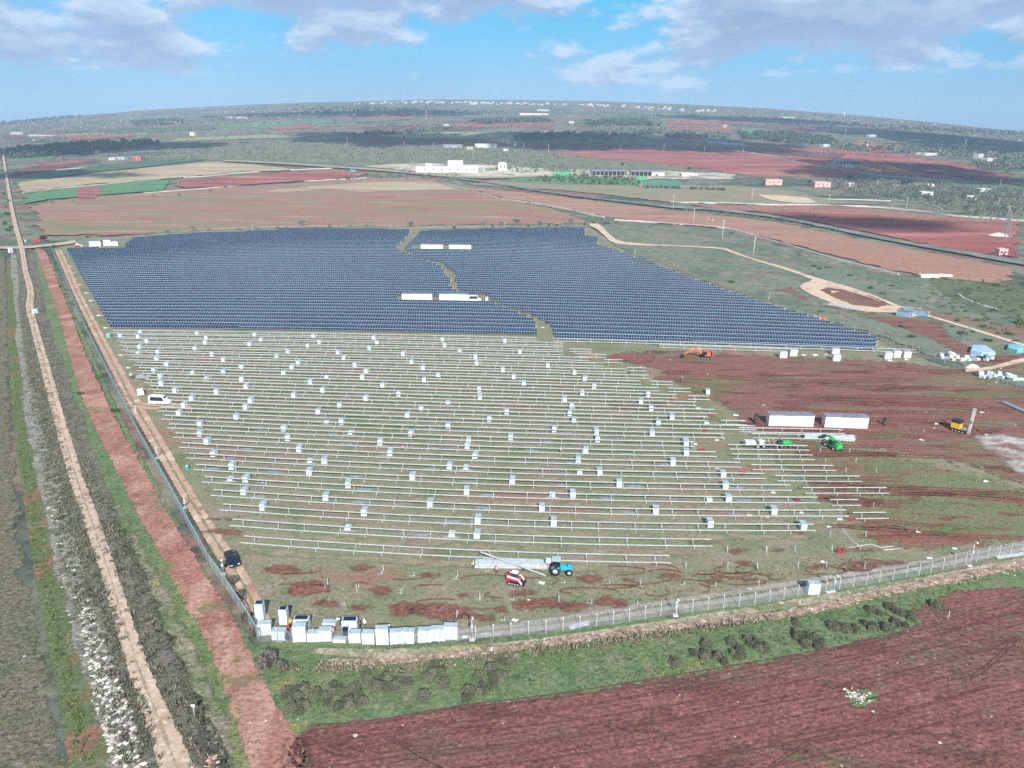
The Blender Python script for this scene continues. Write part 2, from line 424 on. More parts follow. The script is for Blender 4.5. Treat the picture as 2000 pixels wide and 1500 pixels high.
m_verge = ground_mat('mottled_verge', A(90, 104, 66), [(A(138, 96, 78), .13, .52, .62, (1, .5), 6), (A(110, 112, 80), .4, .5, .66)], spots=[(STONE, .9, .16)], bump=.25, fine=.42)
m_rubble_g = ground_mat('stony_ground', A(142, 136, 124), [(A(110, 112, 94), .25, .48, .60, (1, 1), 7), (A(164, 156, 144), .8, .54, .66)], spots=[(A(190, 182, 170), 1.5, .3), (A(96, 92, 84), 1.3, .2)], bump=.6, bscale=1.6, fine=.4)
m_dscrub = ground_mat('dark_scrub', A(116, 112, 94), [(A(92, 92, 78), .5, .46, .64), (A(124, 116, 104), .22, .5, .66), (A(86, 98, 66), .3, .6, .7)], bump=.6, bscale=1.8, fine=.5, edge_scale=.7, edge_soft=.1)
m_track = ground_mat('dirt_track', A(186, 162, 140), [(A(164, 138, 116), .4, .5, .68, (1, .4), 6), (A(204, 184, 164), .9, .55, .7)], ruts=(A(150, 130, 106), .16), bump=.1, edge_scale=.7, fine=.18)
m_redstrip = ground_mat('red_dirt_strip', A(158, 112, 96), [(A(140, 94, 80), .3, .48, .64), (A(178, 136, 118), .14, .52, .66, (1, .5)), (A(112, 114, 74), .16, .58, .68)], spots=[(A(222, 206, 194), 1.05, .2), (A(204, 180, 164), 1.9, .2)], bump=.3, fine=.36, edge_scale=.8)
m_itrack = ground_mat('inner_dirt_track', A(178, 144, 122), [(A(200, 172, 152), .35, .52, .66, (1, .4)), (A(150, 108, 90), .25, .55, .68)], ruts=(A(124, 124, 88), .22), bump=.14, edge_scale=.8, fine=.22)
m_gravel = ground_mat('grey_gravel_track', A(152, 142, 132), [(A(136, 128, 120), .5, .5, .66, (.3, 1.2)), (A(178, 168, 156), .8, .56, .7)], ruts=(A(118, 118, 92), .25), bump=.1, edge_scale=.8, fine=.22)
m_path = ground_mat('pale_footpath', A(164, 150, 128), [(A(124, 126, 92), .3, .45, .6, (.5, 1.2)), (A(190, 176, 158), .6, .55, .7)], bump=.12, edge_scale=.6, edge_soft=.25, fine=.25)
m_rubble_wall_g = ground_mat('rubble_bank', A(176, 146, 126), [(A(140, 116, 98), .8, .48, .6), (A(214, 196, 180), 1.2, .54, .66)], spots=[(A(226, 214, 202), 1.6, .3)], bump=.5, bscale=2, edge_scale=.9, fine=.35)
m_rscrub = ground_mat('grey_green_pasture', A(116, 122, 104), [(A(96, 112, 92), .03, .46, .62, (1, 1), 6), (A(140, 126, 112), .09, .52, .68), (A(82, 92, 78), .22, .54, .68), (A(134, 100, 88), .02, .62, .70)], spots=[(STONE, .13, .07)], bump=.5, bscale=.6, fine=.36, edge_scale=.12)
m_rtrack = ground_mat('red_dirt_lane', A(158, 112, 96), [(A(140, 92, 80), .2, .5, .66), (A(126, 122, 98), .12, .55, .68)], ruts=(A(126, 118, 92), .2), bump=.15, edge_scale=.4, edge_soft=.15, fine=.25)
m_sand = ground_mat('pale_sand_road', A(200, 174, 148), [(A(176, 146, 122), .15, .48, .66), (A(214, 194, 172), .3, .55, .7)], bump=.1, edge_scale=.35, edge_soft=.08, fine=.15)
def far_field(name, c, layers, furrow=None, es=.04, fs=.5):
    return ground_mat(name, c, layers, bump=.35, bscale=.5, furrow=furrow, edge_scale=es, fine=.24, fine_scale=fs, edge_soft=.05)
m_L1 = far_field('fallow_field', A(146, 116, 98), [(A(152, 98, 86), .014, .47, .64, (1, 1.8), 6), (A(126, 124, 92), .02, .50, .66, (.6, 2), 6), (A(112, 120, 86), .009, .58, .7, (.6, 1.8), 5), (A(172, 138, 118), .05, .58, .72, (.3, 2))], (1.5, 5, .3))
m_tan = far_field('dry_tan_field', A(168, 150, 118), [(A(150, 122, 96), .02, .48, .64, (.4, 2.6), 5), (A(182, 166, 138), .03, .52, .68, (.3, 2.6), 5)])
m_redf = far_field('far_red_field', A(152, 88, 80), [(A(132, 70, 68), .012, .48, .62, (.5, 2.4), 6), (A(176, 116, 104), .018, .54, .68, (.4, 2.6), 6), (A(140, 110, 92), .01, .6, .7, (.5, 2.2), 5)])
m_redo = far_field('orchard_earth', A(152, 108, 94), [(A(132, 84, 76), .02, .5, .66, (.5, 2)), (A(170, 130, 114), .03, .54, .7, (.5, 2))])
m_greenf = far_field('young_crop_field', A(84, 126, 82), [(A(100, 132, 94), .03, .46, .64, (.6, 2)), (A(72, 106, 72), .05, .54, .7, (.6, 2))])
m_dgreen = far_field('dark_green_field', A(70, 98, 72), [(A(88, 116, 82), .03, .48, .66, (.6, 2)), (A(104, 104, 80), .015, .58, .7)])
m_purple = far_field('dark_fallow_field', A(110, 74, 74), [(A(92, 64, 66), .012, .48, .64, (.5, 2.2)), (A(134, 92, 86), .02, .56, .7, (.5, 2.2))])
m_palegreen = far_field('pale_meadow', A(132, 138, 104), [(A(150, 146, 112), .012, .48, .64, (.5, 2.4)), (A(112, 128, 92), .02, .56, .7, (.5, 2.2))])
m_grove = far_field('grove_floor', A(106, 110, 88), [(A(126, 124, 98), .03, .48, .66), (A(86, 94, 74), .06, .54, .68)])

# one sheet to the horizon (and past the frame on every side)
def make_ground():
    rad = [0, 15, 30, 45, 60, 75, 90, 110, 130, 160, 200, 250, 300, 370, 450, 550, 650, 750, 830, 900, 940, 980, 1020, 1060, 1100, 1150, 1200, 1250, 1300, 1400, 1500, 1650, 1800, 2000, 2300, 2600, 3000, 3400, 3800, 4300, 4800, 5200, 5500, 6000, 6800]
    azs = list(np.linspace(-math.pi, -1.0, 24, endpoint=False)) + list(np.linspace(-1.0, 1.0, 140, endpoint=False)) + list(np.linspace(1.0, math.pi, 24, endpoint=False))
    V = [(0, 0, 0)]; F = []; n = len(azs)
    for r_ in rad[1:]:
        for a in azs:
            x, y = r_*math.sin(a), r_*math.cos(a); V.append((x, y, zat(x, y)))
    for k in range(n): F.append((0, 1+(k+1) % n, 1+k))
    for i in range(len(rad)-2):
        for k in range(n): a, b = 1+i*n+k, 1+i*n+(k+1) % n; F.append((a, b, b+n, a+n))
    me = bpy.data.meshes.new('ground'); me.from_pydata(V, [], F); me.materials.append(m_base); me.update()
    tag(link('ground', me), kind='structure')
make_ground()

# ---- far fields (photograph pixels of their corners)
far = [
 ('red_field', [(0,262),(60,268),(60,276),(0,274)], m_purple, 1), ('meadow', [(120,262),(280,258),(300,262),(110,268)], m_palegreen, 1),
 ('red_field', [(110,268),(170,263),(260,262),(270,267),(150,275)], m_redf, 2),
 ('green_field', [(420,244),(620,233),(700,232),(690,238),(520,248),(420,250)], m_greenf, 1), ('dark_field', [(200,255),(420,246),(430,252),(200,264)], m_dgreen, 2),
 ('red_field', [(520,250),(610,242),(612,250),(540,254)], m_redf, 2), ('green_field', [(640,237),(700,232),(860,226),(820,232),(700,240)], m_greenf, 2),
 ('red_field', [(640,234),(760,226),(880,224),(800,232),(660,236)], m_redf, 3), ('dark_field', [(560,226),(760,214),(780,220),(600,232)], m_dgreen, 1),
 ('meadow', [(340,270),(560,262),(700,262),(560,270),(330,277)], m_palegreen, 2), ('fallow_field', [(640,270),(760,262),(930,272),(980,286),(900,288),(800,284),(700,282)], m_purple, 1),
 ('meadow', [(720,266),(860,257),(960,258),(1060,268),(1000,275),(930,272),(800,271)], m_palegreen, 2), ('dark_field', [(960,272),(1100,262),(1250,274),(1240,284),(1080,281),(1000,279)], m_dgreen, 1),
 ('red_field', [(840,243),(1000,239),(1090,242),(1080,250),(1000,248),(860,250)], m_redf, 1), ('fallow_field', [(700,248),(840,244),(960,250),(880,257),(720,256)], m_purple, 2),
 ('red_field', [(1290,232),(1480,238),(1460,246),(1300,242)], m_redf, 1), ('red_field', [(1300,244),(1440,250),(1430,257),(1300,252)], m_redf, 1), ('fallow_field', [(1390,240),(1600,247),(1700,262),(1560,258)], m_purple, 2),
 ('green_field', [(1440,252),(1560,258),(1560,264),(1450,262)], m_greenf, 2), ('dark_field', [(1200,222),(1420,228),(1560,238),(1400,236),(1210,230)], m_dgreen, 1),
 ('dark_field', [(1600,246),(1840,262),(2000,276),(2000,290),(1840,276),(1620,256)], m_dgreen, 1), ('red_field', [(1700,250),(1900,268),(2000,277),(2000,281),(1880,272),(1700,256)], m_purple, 2),
 ('green_field', [(1840,292),(1960,300),(2000,310),(2000,318),(1900,304)], m_greenf, 1), ('red_field', [(1650,276),(1760,284),(1790,300),(1700,298)], m_redf, 2),
 ('red_field', [(1030,300),(1130,294),(1250,288),(1320,283),(1450,280),(1600,290),(1720,298),(1860,316),(2000,344),(2000,366),(1900,352),(1720,340),(1640,347),(1520,350),(1480,348),(1390,336),(1300,322),(1150,311)], m_redf, 1),
 ('fallow_field', [(1000,282),(1080,279),(1250,282),(1300,284),(1190,288),(1060,292)], m_purple, 2), ('fallow_field', [(1310,284),(1480,289),(1660,302),(1640,312),(1480,300),(1310,293)], m_purple, 3),
 ('fallow_field', [(1720,314),(1860,324),(2000,352),(2000,364),(1880,348),(1760,332)], m_purple, 3),
 ('red_field', [(20,335),(90,318),(185,310),(200,315),(90,336),(20,345)], m_purple, 2), ('red_field', [(75,322),(175,311),(190,314),(90,326)], m_redf, 3),
 ('green_field', [(15,312),(110,303),(110,309),(20,318)], m_greenf, 1), ('green_field', [(18,352),(190,324),(300,313),(420,312),(300,326),(180,338),(20,363)], m_dgreen, 4),
]
for a in far: field(*a)
field('grove_floor', [(230,318),(330,296),(440,284),(640,276),(900,283),(1010,292),(1140,305),(1400,335),(1470,345),(1200,345),(960,330),(830,326),(700,328),(560,324),(440,316),(300,312)], m_grove, 2)
field('farm_yard', [(690,325),(820,318),(960,322),(1080,330),(1300,334),(1450,340),(1440,352),(1250,352),(1020,348),(940,352),(800,336)], ground_mat('pale_farm_yard', A(190,176,156), [(A(126,128,104), .03, .46, .6), (A(160,140,120), .06, .54, .68)], edge_scale=.08, fine=.2, bump=.2), 3)
# ---- middle distance, left
field('tan_field', [(24,358),(160,343),(300,327),(420,317),(500,322),(580,331),(560,336),(470,338),(330,352),(180,362),(50,378),(26,378)], m_tan, 5)
field('green_field', [(38,382),(150,367),(300,352),(338,354),(326,374),(240,380),(100,392),(40,402)], m_greenf, 6)
field('red_patch', [(148,373),(160,367),(200,367),(205,376),(190,390),(148,392)], m_redf, 7)
field('bushy_red_field', [(330,364),(345,354),(420,348),(560,338),(650,333),(730,340),(700,348),(560,358),(440,366),(360,371)], m_redf, 6)
field('fallow_field', [(42,404),(100,393),(180,384),(330,375),(440,367),(560,360),(690,350),(800,347),(850,350),(900,365),(1000,390),(1130,419),(1165,438),(1050,441),(880,444),(700,446),(450,452),(250,462),(62,466)], m_L1, 5, cells=40)
field('pale_stubble', [(500,376),(600,366),(720,357),(850,356),(900,372),(800,374),(700,378),(640,372),(560,378)], m_tan, 6)
# ---- middle distance, right
field('farm_plot', [(900,362),(960,352),(1080,345),(1200,350),(1340,362),(1500,366),(1640,392),(1760,402),(1620,402),(1500,402),(1310,398),(1100,374),(960,366)], far_field('rough_plot', A(134,130,104), [(A(150,120,102), .02, .48, .66, (.5,2)), (A(112,122,92), .03, .54, .7)]), 4)
field('vineyard', [(965,355),(1000,349),(1090,344),(1250,350),(1250,364),(1100,362)], m_greenf, 5)
field('green_field', [(1255,352),(1330,354),(1330,366),(1260,364)], far_field('netted_plot', A(78,128,104), [(A(92,140,118), .05, .5, .66)]), 5)
field('pale_clearing', [(1475,382),(1520,383),(1580,388),(1600,398),(1560,400),(1500,392)], m_sand, 6)
field('tan_field', [(880,362),(960,370),(1090,384),(1300,410),(1510,432),(1720,475),(2000,524),(2000,568),(1880,552),(1752,538),(1616,502),(1470,464),(1405,447),(1300,440),(1195,430),(1090,408),(975,388),(900,370)], far_field('ochre_field', A(156,116,98), [(A(164,130,106), .012, .48, .64, (.4,2.4), 6), (A(142,92,82), .016, .54, .68, (.4,2.4), 6), (A(130,124,96), .03, .62, .74)], (1.2, 5, .3)), 5, cells=40)
field('red_field', [(1320,400),(1480,402),(1640,402),(1850,424),(2000,434),(2000,512),(1850,488),(1720,462),(1510,420)], m_redf, 5, cells=36)
field('orchard_plot', [(1320,400),(1480,402),(1640,402),(1850,424),(2000,434),(2000,444),(1840,436),(1700,424),(1560,418),(1430,414)], m_redo, 6)
# ---- pasture right of the fence
field('pasture', [(1150,440),(1200,436),(1300,440),(1405,448),(1470,466),(1616,506),(1752,540),(2040,590),(2040,790),(1985,766),(1880,722),(1810,702),(1700,658),(1590,626),(1460,595),(1300,537),(1190,480)], m_rscrub, 4, cells=44)
field('dark_thicket_ground', [(1800,545),(1900,545),(2030,560),(2030,650),(1900,610),(1830,575)], ground_mat('thicket_floor', A(98, 108, 84), [(A(84, 96, 72), .08, .48, .64), (A(126, 114, 98), .12, .56, .7)], bump=.5, fine=.4, edge_scale=.1), 5)
field('churned_lane', [(1230,488),(1300,512),(1400,549),(1500,588),(1600,622),(1700,655),(1800,690),(1700,664),(1560,623),(1400,562),(1290,520)], m_rtrack, 5)
field('red_clearing', [(1500,565),(1550,560),(1600,590),(1700,612),(1850,628),(1870,660),(1930,690),(2030,700),(2030,730),(1960,740),(1890,712),(1800,660),(1700,628),(1600,600)], m_siteR, 5, soft=6)
strip('sand_road', [(1150,440,2),(1166,444,6),(1180,455,7),(1192,467,6),(1214,476,3),(1262,480,1.6),(1340,483,.9),(1406,487,1.6),(1425,492,2.4),(1470,508,1.6),(1535,527,2.4),(1591,546,3),(1650,562,2),(1705,580,1.8),(1762,604,3),(1827,623,2),(1912,649,2.2),(2030,686,2.4)], m_sand, 6, mode='v')
field('sand_turnaround', [(1557,562),(1572,553),(1592,545),(1630,555),(1660,566),(1700,580),(1735,597),(1770,608),(1800,620),(1775,624),(1750,614),(1700,613),(1660,607),(1610,590),(1575,575)], m_sand, 7, soft=1.2)
field('red_island', [(1596,568),(1615,563),(1650,568),(1690,580),(1730,594),(1738,600),(1715,604),(1665,599),(1625,584)], m_siteR, 8, soft=2)
strip('sand_road', [(1880,727,2.5),(1930,722,3),(1980,710,4),(2040,698,5)], m_sand, 7, mode='v')

# ---- the building site
SITE = [(100,484),(135,478),(244,470),(330,452),(600,442),(820,444),(1150,440),(1200,478),(1300,530),(1460,592),(1590,625),(1700,660),(1810,702),(1880,724),(2040,800),(2040,1072),(1900,1098),(1750,1126),(1600,1156),(1400,1188),(1200,1218),(1000,1243),(760,1255),(507,1252),(404,1098),(331,958),(272,852),(220,748),(165,638),(121,534)]
field('site_ground', [(x + (-5 if x < 520 else 6 if x > 1150 else 0), y + (6 if y > 1060 else 0)) for x, y in SITE], m_site, 1, cells=110, soft=1)
field('churned_ground', [(1140,700),(1200,682),(1300,680),(1500,690),(1740,700),(1850,712),(2060,800),(2060,960),(1980,960),(1900,925),(1820,905),(1720,890),(1640,872),(1500,858),(1440,850),(1400,800),(1330,770),(1260,725)], m_siteR, 2, cells=44, soft=9)
m_siteM = ground_mat('patchy_turf_and_red_earth', A(112, 116, 82), [(A(132, 88, 76), .05, .47, .60, (.45, 2.2), 8), (A(96, 110, 68), .12, .54, .66, (.6, 1.8), 6), (A(116, 74, 64), .16, .55, .66, (.5, 2.0), 7)], spots=[(A(206, 186, 172), 0.22, 0.13)], bump=.25, fine=.36)
field('patchy_ground', [(1440,850),(1640,866),(1840,900),(1980,940),(2060,950),(2060,1062),(1960,1084),(1800,1098),(1700,1080),(1640,1030),(1560,960),(1480,900)], m_siteM, 2, cells=44, soft=9)
# ---- left of the fence
field('stubble_field', [(-40,500),(-40,1560),(158,1560),(140,1460),(112,1330),(78,1180),(55,1060),(38,930),(26,780),(20,640),(14,500)], m_lscrub, 3, cells=110, soft=.9)
strip('mottled_verge', [(18,500,5),(24,640,10),(40,800,16),(62,950,20),(85,1080,24),(118,1230,30),(152,1370,36),(185,1530,48)], m_verge, 2)
strip('stony_bank', [(26,492,6),(34,560,9),(48,680,14),(68,800,20),(96,930,25),(128,1060,30),(165,1190,36),(205,1310,42),(250,1420,50),(280,1530,56)], m_rubble_g, 3, jitter=.25)
strip('scrub_verge', [(35,470,6),(44,540,7),(52,640,12),(82,760,16),(112,860,20),(146,980,22),(182,1090,26),(222,1200,30),(256,1310,34),(300,1420,40),(330,1530,46)], m_dscrub, 4, jitter=.3)
strip('scrub_verge', [(60,490,6),(72,560,9),(84,640,12),(116,730,16),(146,830,18),(182,940,20),(222,1040,24),(258,1130,26),(296,1230,30),(336,1330,36),(378,1430,44),(410,1530,50)], m_dscrub, 4, jitter=.3)
field('grass_verge', [(62,490),(80,490),(98,540),(128,620),(152,700),(178,780),(215,870),(262,960),(308,1050),(350,1120),(395,1200),(430,1270),(465,1340),(495,1400),(530,1490),(540,1560),(420,1560),(392,1450),(340,1320),(290,1200),(250,1090),(205,980),(160,850),(120,730),(92,630),(75,550)], m_grass, 3, cells=190, soft=.7)
strip('red_dirt_strip', [(72,486,4),(84,500,9),(106,560,11),(128,620,13),(150,690,16),(176,760,22),(212,840,25),(255,920,27),(296,1000,29),(338,1070,32),(376,1140,36),(412,1200,40),(442,1260,38),(470,1320,40),(500,1390,46),(540,1470,60),(580,1560,80)], m_redstrip, 5)
field('grass_strip', [(94,484),(112,530),(150,620),(205,740),(258,850),(318,960),(395,1100),(480,1225),(505,1262),(640,1262),(760,1266),(760,1300),(640,1318),(560,1330),(545,1400),(520,1380),(486,1300),(450,1230),(405,1150),(360,1075),(310,985),(262,895),(215,800),(182,722),(150,650),(125,580),(100,520)], m_grass, 4, cells=170, soft=.7)
strip('dirt_track', [(6,300,1.6),(12,340,2.5),(20,390,3.3),(30,440,4.1),(43,488,4.9),(50,530,5.3),(60,570,6.6),(59,606,7.4),(70,650,7.8),(92,730,9.8),(116,820,11.5),(148,930,13.9),(183,1030,15.6),(216,1130,16.4),(246,1230,18.9),(276,1320,22.1),(312,1410,27.9),(360,1540,36.1)], m_track, 6)
strip('dirt_crossing', [(-20,486,2.2),(40,486,2.2),(90,482,2.2),(125,478,2.6),(150,474,3)], m_track, 7, mode='v')
field('red_verge', [(-30,330),(4,330),(4,400),(10,480),(-30,482)], m_redf, 5)
# ---- below the site
field('shrub_meadow', [(500,1250),(640,1245),(760,1262),(1000,1240),(1200,1216),(1400,1186),(1600,1152),(1800,1112),(2040,1064),(2040,1130),(1900,1190),(1800,1240),(1640,1280),(1400,1324),(1200,1358),(1000,1384),(760,1416),(640,1432),(560,1490),(535,1400)], m_grass, 3, cells=100, soft=1)
field('ploughed_field', [(560,1440),(600,1412),(740,1398),(900,1372),(1100,1350),(1300,1319),(1400,1300),(1500,1284),(1628,1258),(1724,1236),(1790,1214),(1760,1196),(1850,1152),(2050,1100),(2050,1600),(520,1600),(530,1500)], m_field, 5, cells=110, soft=2.0)
strip('gravel_track', [(640,1246,6),(760,1248,7),(880,1242,10),(1000,1228,11),(1150,1208,11),(1300,1184,11),(1450,1162,11),(1600,1138,11),(1750,1114,10),(1900,1086,10),(2040,1060,10)], m_gravel, 3, mode='v')
strip('footpath', [(600,1272,5),(760,1278,10),(900,1270,8),(1050,1256,7),(1200,1234,7),(1400,1204,7),(1600,1172,8),(1800,1136,8),(2040,1090,8)], m_path, 5, mode='v')
strip('rubble_bank', [(618,1294,4),(700,1294,7),(800,1290,7),(1000,1267,6),(1200,1240,7),(1400,1216,7),(1500,1206,8),(1580,1192,8),(1700,1163,8),(1820,1140,8),(1920,1120,8),(2040,1092,9)], m_rubble_wall_g, 6, mode='v', jitter=.3)
strip('dirt_track', [(112,486,6),(128,520,8),(150,572,9),(190,650,10),(226,720,13),(262,790,16),(300,852,15),(345,930,15),(388,1003,16),(430,1070,18),(470,1132,20),(500,1190,18),(522,1222,15)], m_itrack, 3)
strip('dirt_spur', [(262,790,6),(300,796,6),(330,792,5),(380,800,3)], m_itrack, 4, mode='v')
strip('field_road', [(880,350,1),(950,358,1.2),(1090,380,1.6),(1300,405,2),(1400,412,2.2),(1510,425,2.5),(1610,444,2.8),(1720,467,3),(1860,492,3.4),(2040,524,4)], far_field('roadside_ditch', A(112,116,108), [(A(140,138,130), .05, .5, .62, (1,1)), (A(80,92,80), .09, .54, .66)]), 8, mode='v')
strip('farm_lane', [(430,316,1.2),(520,320,1.4),(620,326,1.5),(760,336,1.6),(860,345,1.8),(960,349,2),(1080,345,1.5)], m_path, 8, mode='v')

# tyre marks pressed into the site
m_tyre = ground_mat('tyre_marks', A(126, 82, 70), [(A(106, 66, 58), .8, .5, .66)], bump=.3, edge_scale=.9, edge_soft=.25, edge_bias=.08)
tg_ = np.random.default_rng(21)
for i in range(44):
    cx, cy = tg_.uniform(560, 1700), tg_.uniform(1112, 1190); cy = min(cy, 1195 - max(0, cx-1000)*.13); rx, ry = tg_.uniform(14, 60), tg_.uniform(4, 11); a0 = tg_.uniform(0, 6.28); sw = tg_.uniform(1.6, 4.6)
    strip('tyre_marks', [(cx + rx*math.cos(a0+sw*t), cy + ry*math.sin(a0+sw*t) + rx*.06*t, 1.3) for t in np.linspace(0, 1, 9)], m_tyre, 5, mode='v', per=3)
for i in range(34):
    x0 = tg_.uniform(1180, 1800); y0 = tg_.uniform(700, 1050); 
    if y0 > 790: x0 = max(x0, 1500 + (y0-790)*.5)
    ln_ = tg_.uniform(120, 420); sl = .03 + (y0-700)*.00005
    for dy in (0, 4.5): strip('tyre_marks', [(x0 + ln_*t, y0 + dy + ln_*sl*t + 3*math.sin(t*5+i), 1.1) for t in np.linspace(0, 1, 8)], m_tyre, 4, mode='v', per=3)

m_drygrass = ground_mat('dry_stony_grass', A(136, 130, 108), [(A(104, 116, 78), .2, .46, .62, (1, 1), 7), (A(166, 148, 130), .3, .54, .68), (A(150, 142, 82), .12, .60, .70)], spots=[(A(214, 204, 192), .9, .2)], bump=.4, fine=.45, edge_scale=.5, edge_soft=.2)
field('dry_grass', [(205,960),(240,980),(290,1060),(350,1170),(405,1280),(455,1390),(505,1540),(400,1540),(372,1400),(318,1270),(262,1140),(222,1050)], m_drygrass, 4, cells=90, soft=2.4)

# wheel lines left by the plough, running with the field edge
m_fur = ground_mat('furrow_lines', A(104, 66, 61), [(A(120, 78, 71), .5, .5, .66)], bump=.35, edge_scale=.8, edge_soft=.25, edge_bias=.05)
edge_ = [(600,1412),(740,1398),(900,1372),(1100,1350),(1300,1319),(1500,1284),(1650,1254),(1790,1222),(1900,1190),(2040,1150)]
for i, off in enumerate([7, 15, 34, 41, 66, 96, 104, 140, 185, 194, 240]):
    strip('furrow_lines', [(x - off*.5 + 4*math.sin(j + i), y + off + 2*math.sin(j*1.3 + i*2), .9 + off*.004) for j, (x, y) in enumerate(edge_)], m_fur, 6, mode='v', per=5)
for pts in ([(760,1440),(790,1462),(830,1486),(900,1520)], [(600,1440),(640,1470),(690,1476),(720,1440)], [(1990,1240),(1940,1290),(1900,1320),(1870,1330)], [(1500,1500),(1560,1460),(1640,1440),(1740,1430),(1880,1440)]):
    for d in (0, 7): strip('furrow_lines', [(x + d, y + d*.5, 1.3) for x, y in pts], m_fur, 7, mode='v', per=6)
# ================================================================== OBJECT MATERIALS
M = {}
M['galv'] = solid('galvanised_steel', (.54, .58, .58), .5, .3, .10, 1.5)
M['galv_d'] = solid('weathered_steel', (.34, .37, .38), .5, .4, .12, 1.5)
M['white'] = solid('white_paint', (.74, .74, .72), .55, 0, .05, .8, dirt=(.60, .58, .54))
M['card'] = solid('white_wrapped_carton', (.58, .65, .68), .5, 0, .05, 1.0, dirt=(.47, .53, .56))
M['card_top'] = solid('grey_carton_lid', (.36, .43, .46), .5, 0, .08, 1.0)
M['strap'] = solid('dark_strap', (.12, .13, .14), .5)
M['wood'] = solid('pallet_wood', (.42, .31, .21), .8, 0, .16, 3)
M['roofgrey'] = solid('grey_roof', (.20, .20, .24), .8, 0, .15, .8)
M['dark'] = solid('dark_metal', (.03, .032, .038), .5, .2, .2)
M['glass'] = solid('dark_window_glass', (.025, .035, .05), .08, 0, .1, spec=.6)
M['black'] = solid('black_rubber', (.018, .018, .02), .8)
M['orange'] = solid('orange_paint', (.72, .14, .06), .45, 0, .1)
M['green'] = solid('green_paint', (.03, .42, .10), .4, 0, .1)
M['cyan'] = solid('light_blue_paint', (.03, .36, .50), .4, 0, .1)
M['red'] = solid('red_paint', (.52, .03, .05), .4, 0, .1)
M['yellow'] = solid('yellow_paint', (.72, .42, .03), .45, 0, .1)
M['navy'] = solid('navy_car_paint', (.02, .028, .05), .18, .4, .1, spec=.6)
M['silver'] = solid('silver_car_paint', (.45, .48, .52), .25, .5, .08)
M['cwhite'] = solid('white_car_paint', (.78, .79, .80), .25, 0, .04)
M['bluebox'] = solid('faded_blue_steel', (.16, .30, .40), .55, .1, .18, .7)
M['rust'] = solid('rusty_steel', (.30, .10, .06), .7, .1, .25, 1)
M['bluetarp'] = solid('pale_blue_tarpaulin', (.30, .47, .56), .6, 0, .15, .6)
M['tealtarp'] = solid('teal_tarpaulin', (.14, .40, .40), .6, 0, .15, .6)
M['clump'] = solid('bright_hardware', (.42, .47, .56), .4, .5, .2, 3)
M['redcable'] = solid('red_cable', (.40, .06, .08), .6, 0, .25, 3)
M['skin'] = solid('skin', (.45, .26, .18), .6)
M['plaster'] = solid('white_plaster', (.52, .51, .49), .85, 0, .05, .3)
M['plaster_g'] = solid('grey_render', (.40, .42, .40), .9, 0, .12, .25)
M['pink'] = solid('pink_plaster', (.56, .36, .32), .85, 0, .1, .3)
M['greenroof'] = solid('green_sheet_cladding', (.07, .33, .17), .6, 0, .15, .2)
M['redhouse'] = solid('red_plaster', (.44, .13, .12), .85, 0, .15, .3)
M['cream'] = solid('cream_plaster', (.62, .54, .42), .85, 0, .1, .3)
M['tan'] = solid('tan_stone', (.55, .40, .27), .9, 0, .15, .8)
M['concrete'] = solid('pole_concrete', (.55, .54, .52), .9, 0, .1, .7)
M['bark'] = solid('bark', (.13, .10, .075), .9, 0, .2, 2)
M['stone'] = solid('limestone', (.48, .45, .41), .9, 0, .14, 1.2)
M['stonered'] = solid('red_stained_stone', (.48, .36, .30), .9, 0, .18, 1.2)
M['wirepost'] = solid('fence_post', (.34, .38, .37), .6, .3)
M['dpost'] = solid('green_fence_post', (.05, .10, .075), .6, .1)

def vcol_mat(name, c0, c1, rough=.9, trans=0.0, spec=.15):
    """base colour runs from c0 to c1 with the mesh attribute v (per leaf clump / stone)"""
    m, nt, N, L = mat_nodes(name); o = N.new('ShaderNodeOutputMaterial'); b = N.new('ShaderNodeBsdfPrincipled')
    b.inputs['Roughness'].default_value = rough; b.inputs['Specular IOR Level'].default_value = spec
    at = N.new('ShaderNodeAttribute'); at.attribute_name = 'v'; mx = N.new('ShaderNodeMix'); mx.data_type = 'RGBA'
    mx.inputs[6].default_value = (*c0, 1); mx.inputs[7].default_value = (*c1, 1)
    L.new(at.outputs['Fac'], mx.inputs[0]); L.new(mx.outputs[2], b.inputs['Base Color'])
    if trans:
        t = N.new('ShaderNodeBsdfTranslucent'); L.new(mx.outputs[2], t.inputs['Color']); ms = N.new('ShaderNodeMixShader'); ms.inputs[0].default_value = trans
        L.new(b.outputs[0], ms.inputs[1]); L.new(t.outputs[0], ms.inputs[2]); L.new(ms.outputs[0], o.inputs[0])
    else: L.new(b.outputs[0], o.inputs[0])
    return m
def panel_mat():
    m, nt, N, L = mat_nodes('solar_glass'); o = N.new('ShaderNodeOutputMaterial'); b = N.new('ShaderNodeBsdfPrincipled')
    at = N.new('ShaderNodeAttribute'); at.attribute_name = 'v'
    oi = N.new('ShaderNodeObjectInfo'); ad = N.new('ShaderNodeMath'); ad.operation = 'ADD'; L.new(at.outputs['Fac'], ad.inputs[0]); L.new(oi.outputs['Random'], ad.inputs[1])
    fr = N.new('ShaderNodeMath'); fr.operation = 'FRACT'; L.new(ad.outputs[0], fr.inputs[0])
    r = N.new('ShaderNodeValToRGB'); e = r.color_ramp.elements
    e[0].position = 0; e[0].color = (.003, .014, .036, 1); e[1].position = 1; e[1].color = (.010, .013, .034, 1)
    for p, c in ((.35, (.004, .022, .050, 1)), (.6, (.005, .028, .058, 1)), (.8, (.008, .018, .044, 1))): k = e.new(p); k.color = c
    L.new(fr.outputs[0], r.inputs[0]); L.new(r.outputs[0], b.inputs['Base Color'])
    b.inputs['Roughness'].default_value = .12; b.inputs['Specular IOR Level'].default_value = .5
    L.new(b.outputs[0], o.inputs[0]); return m
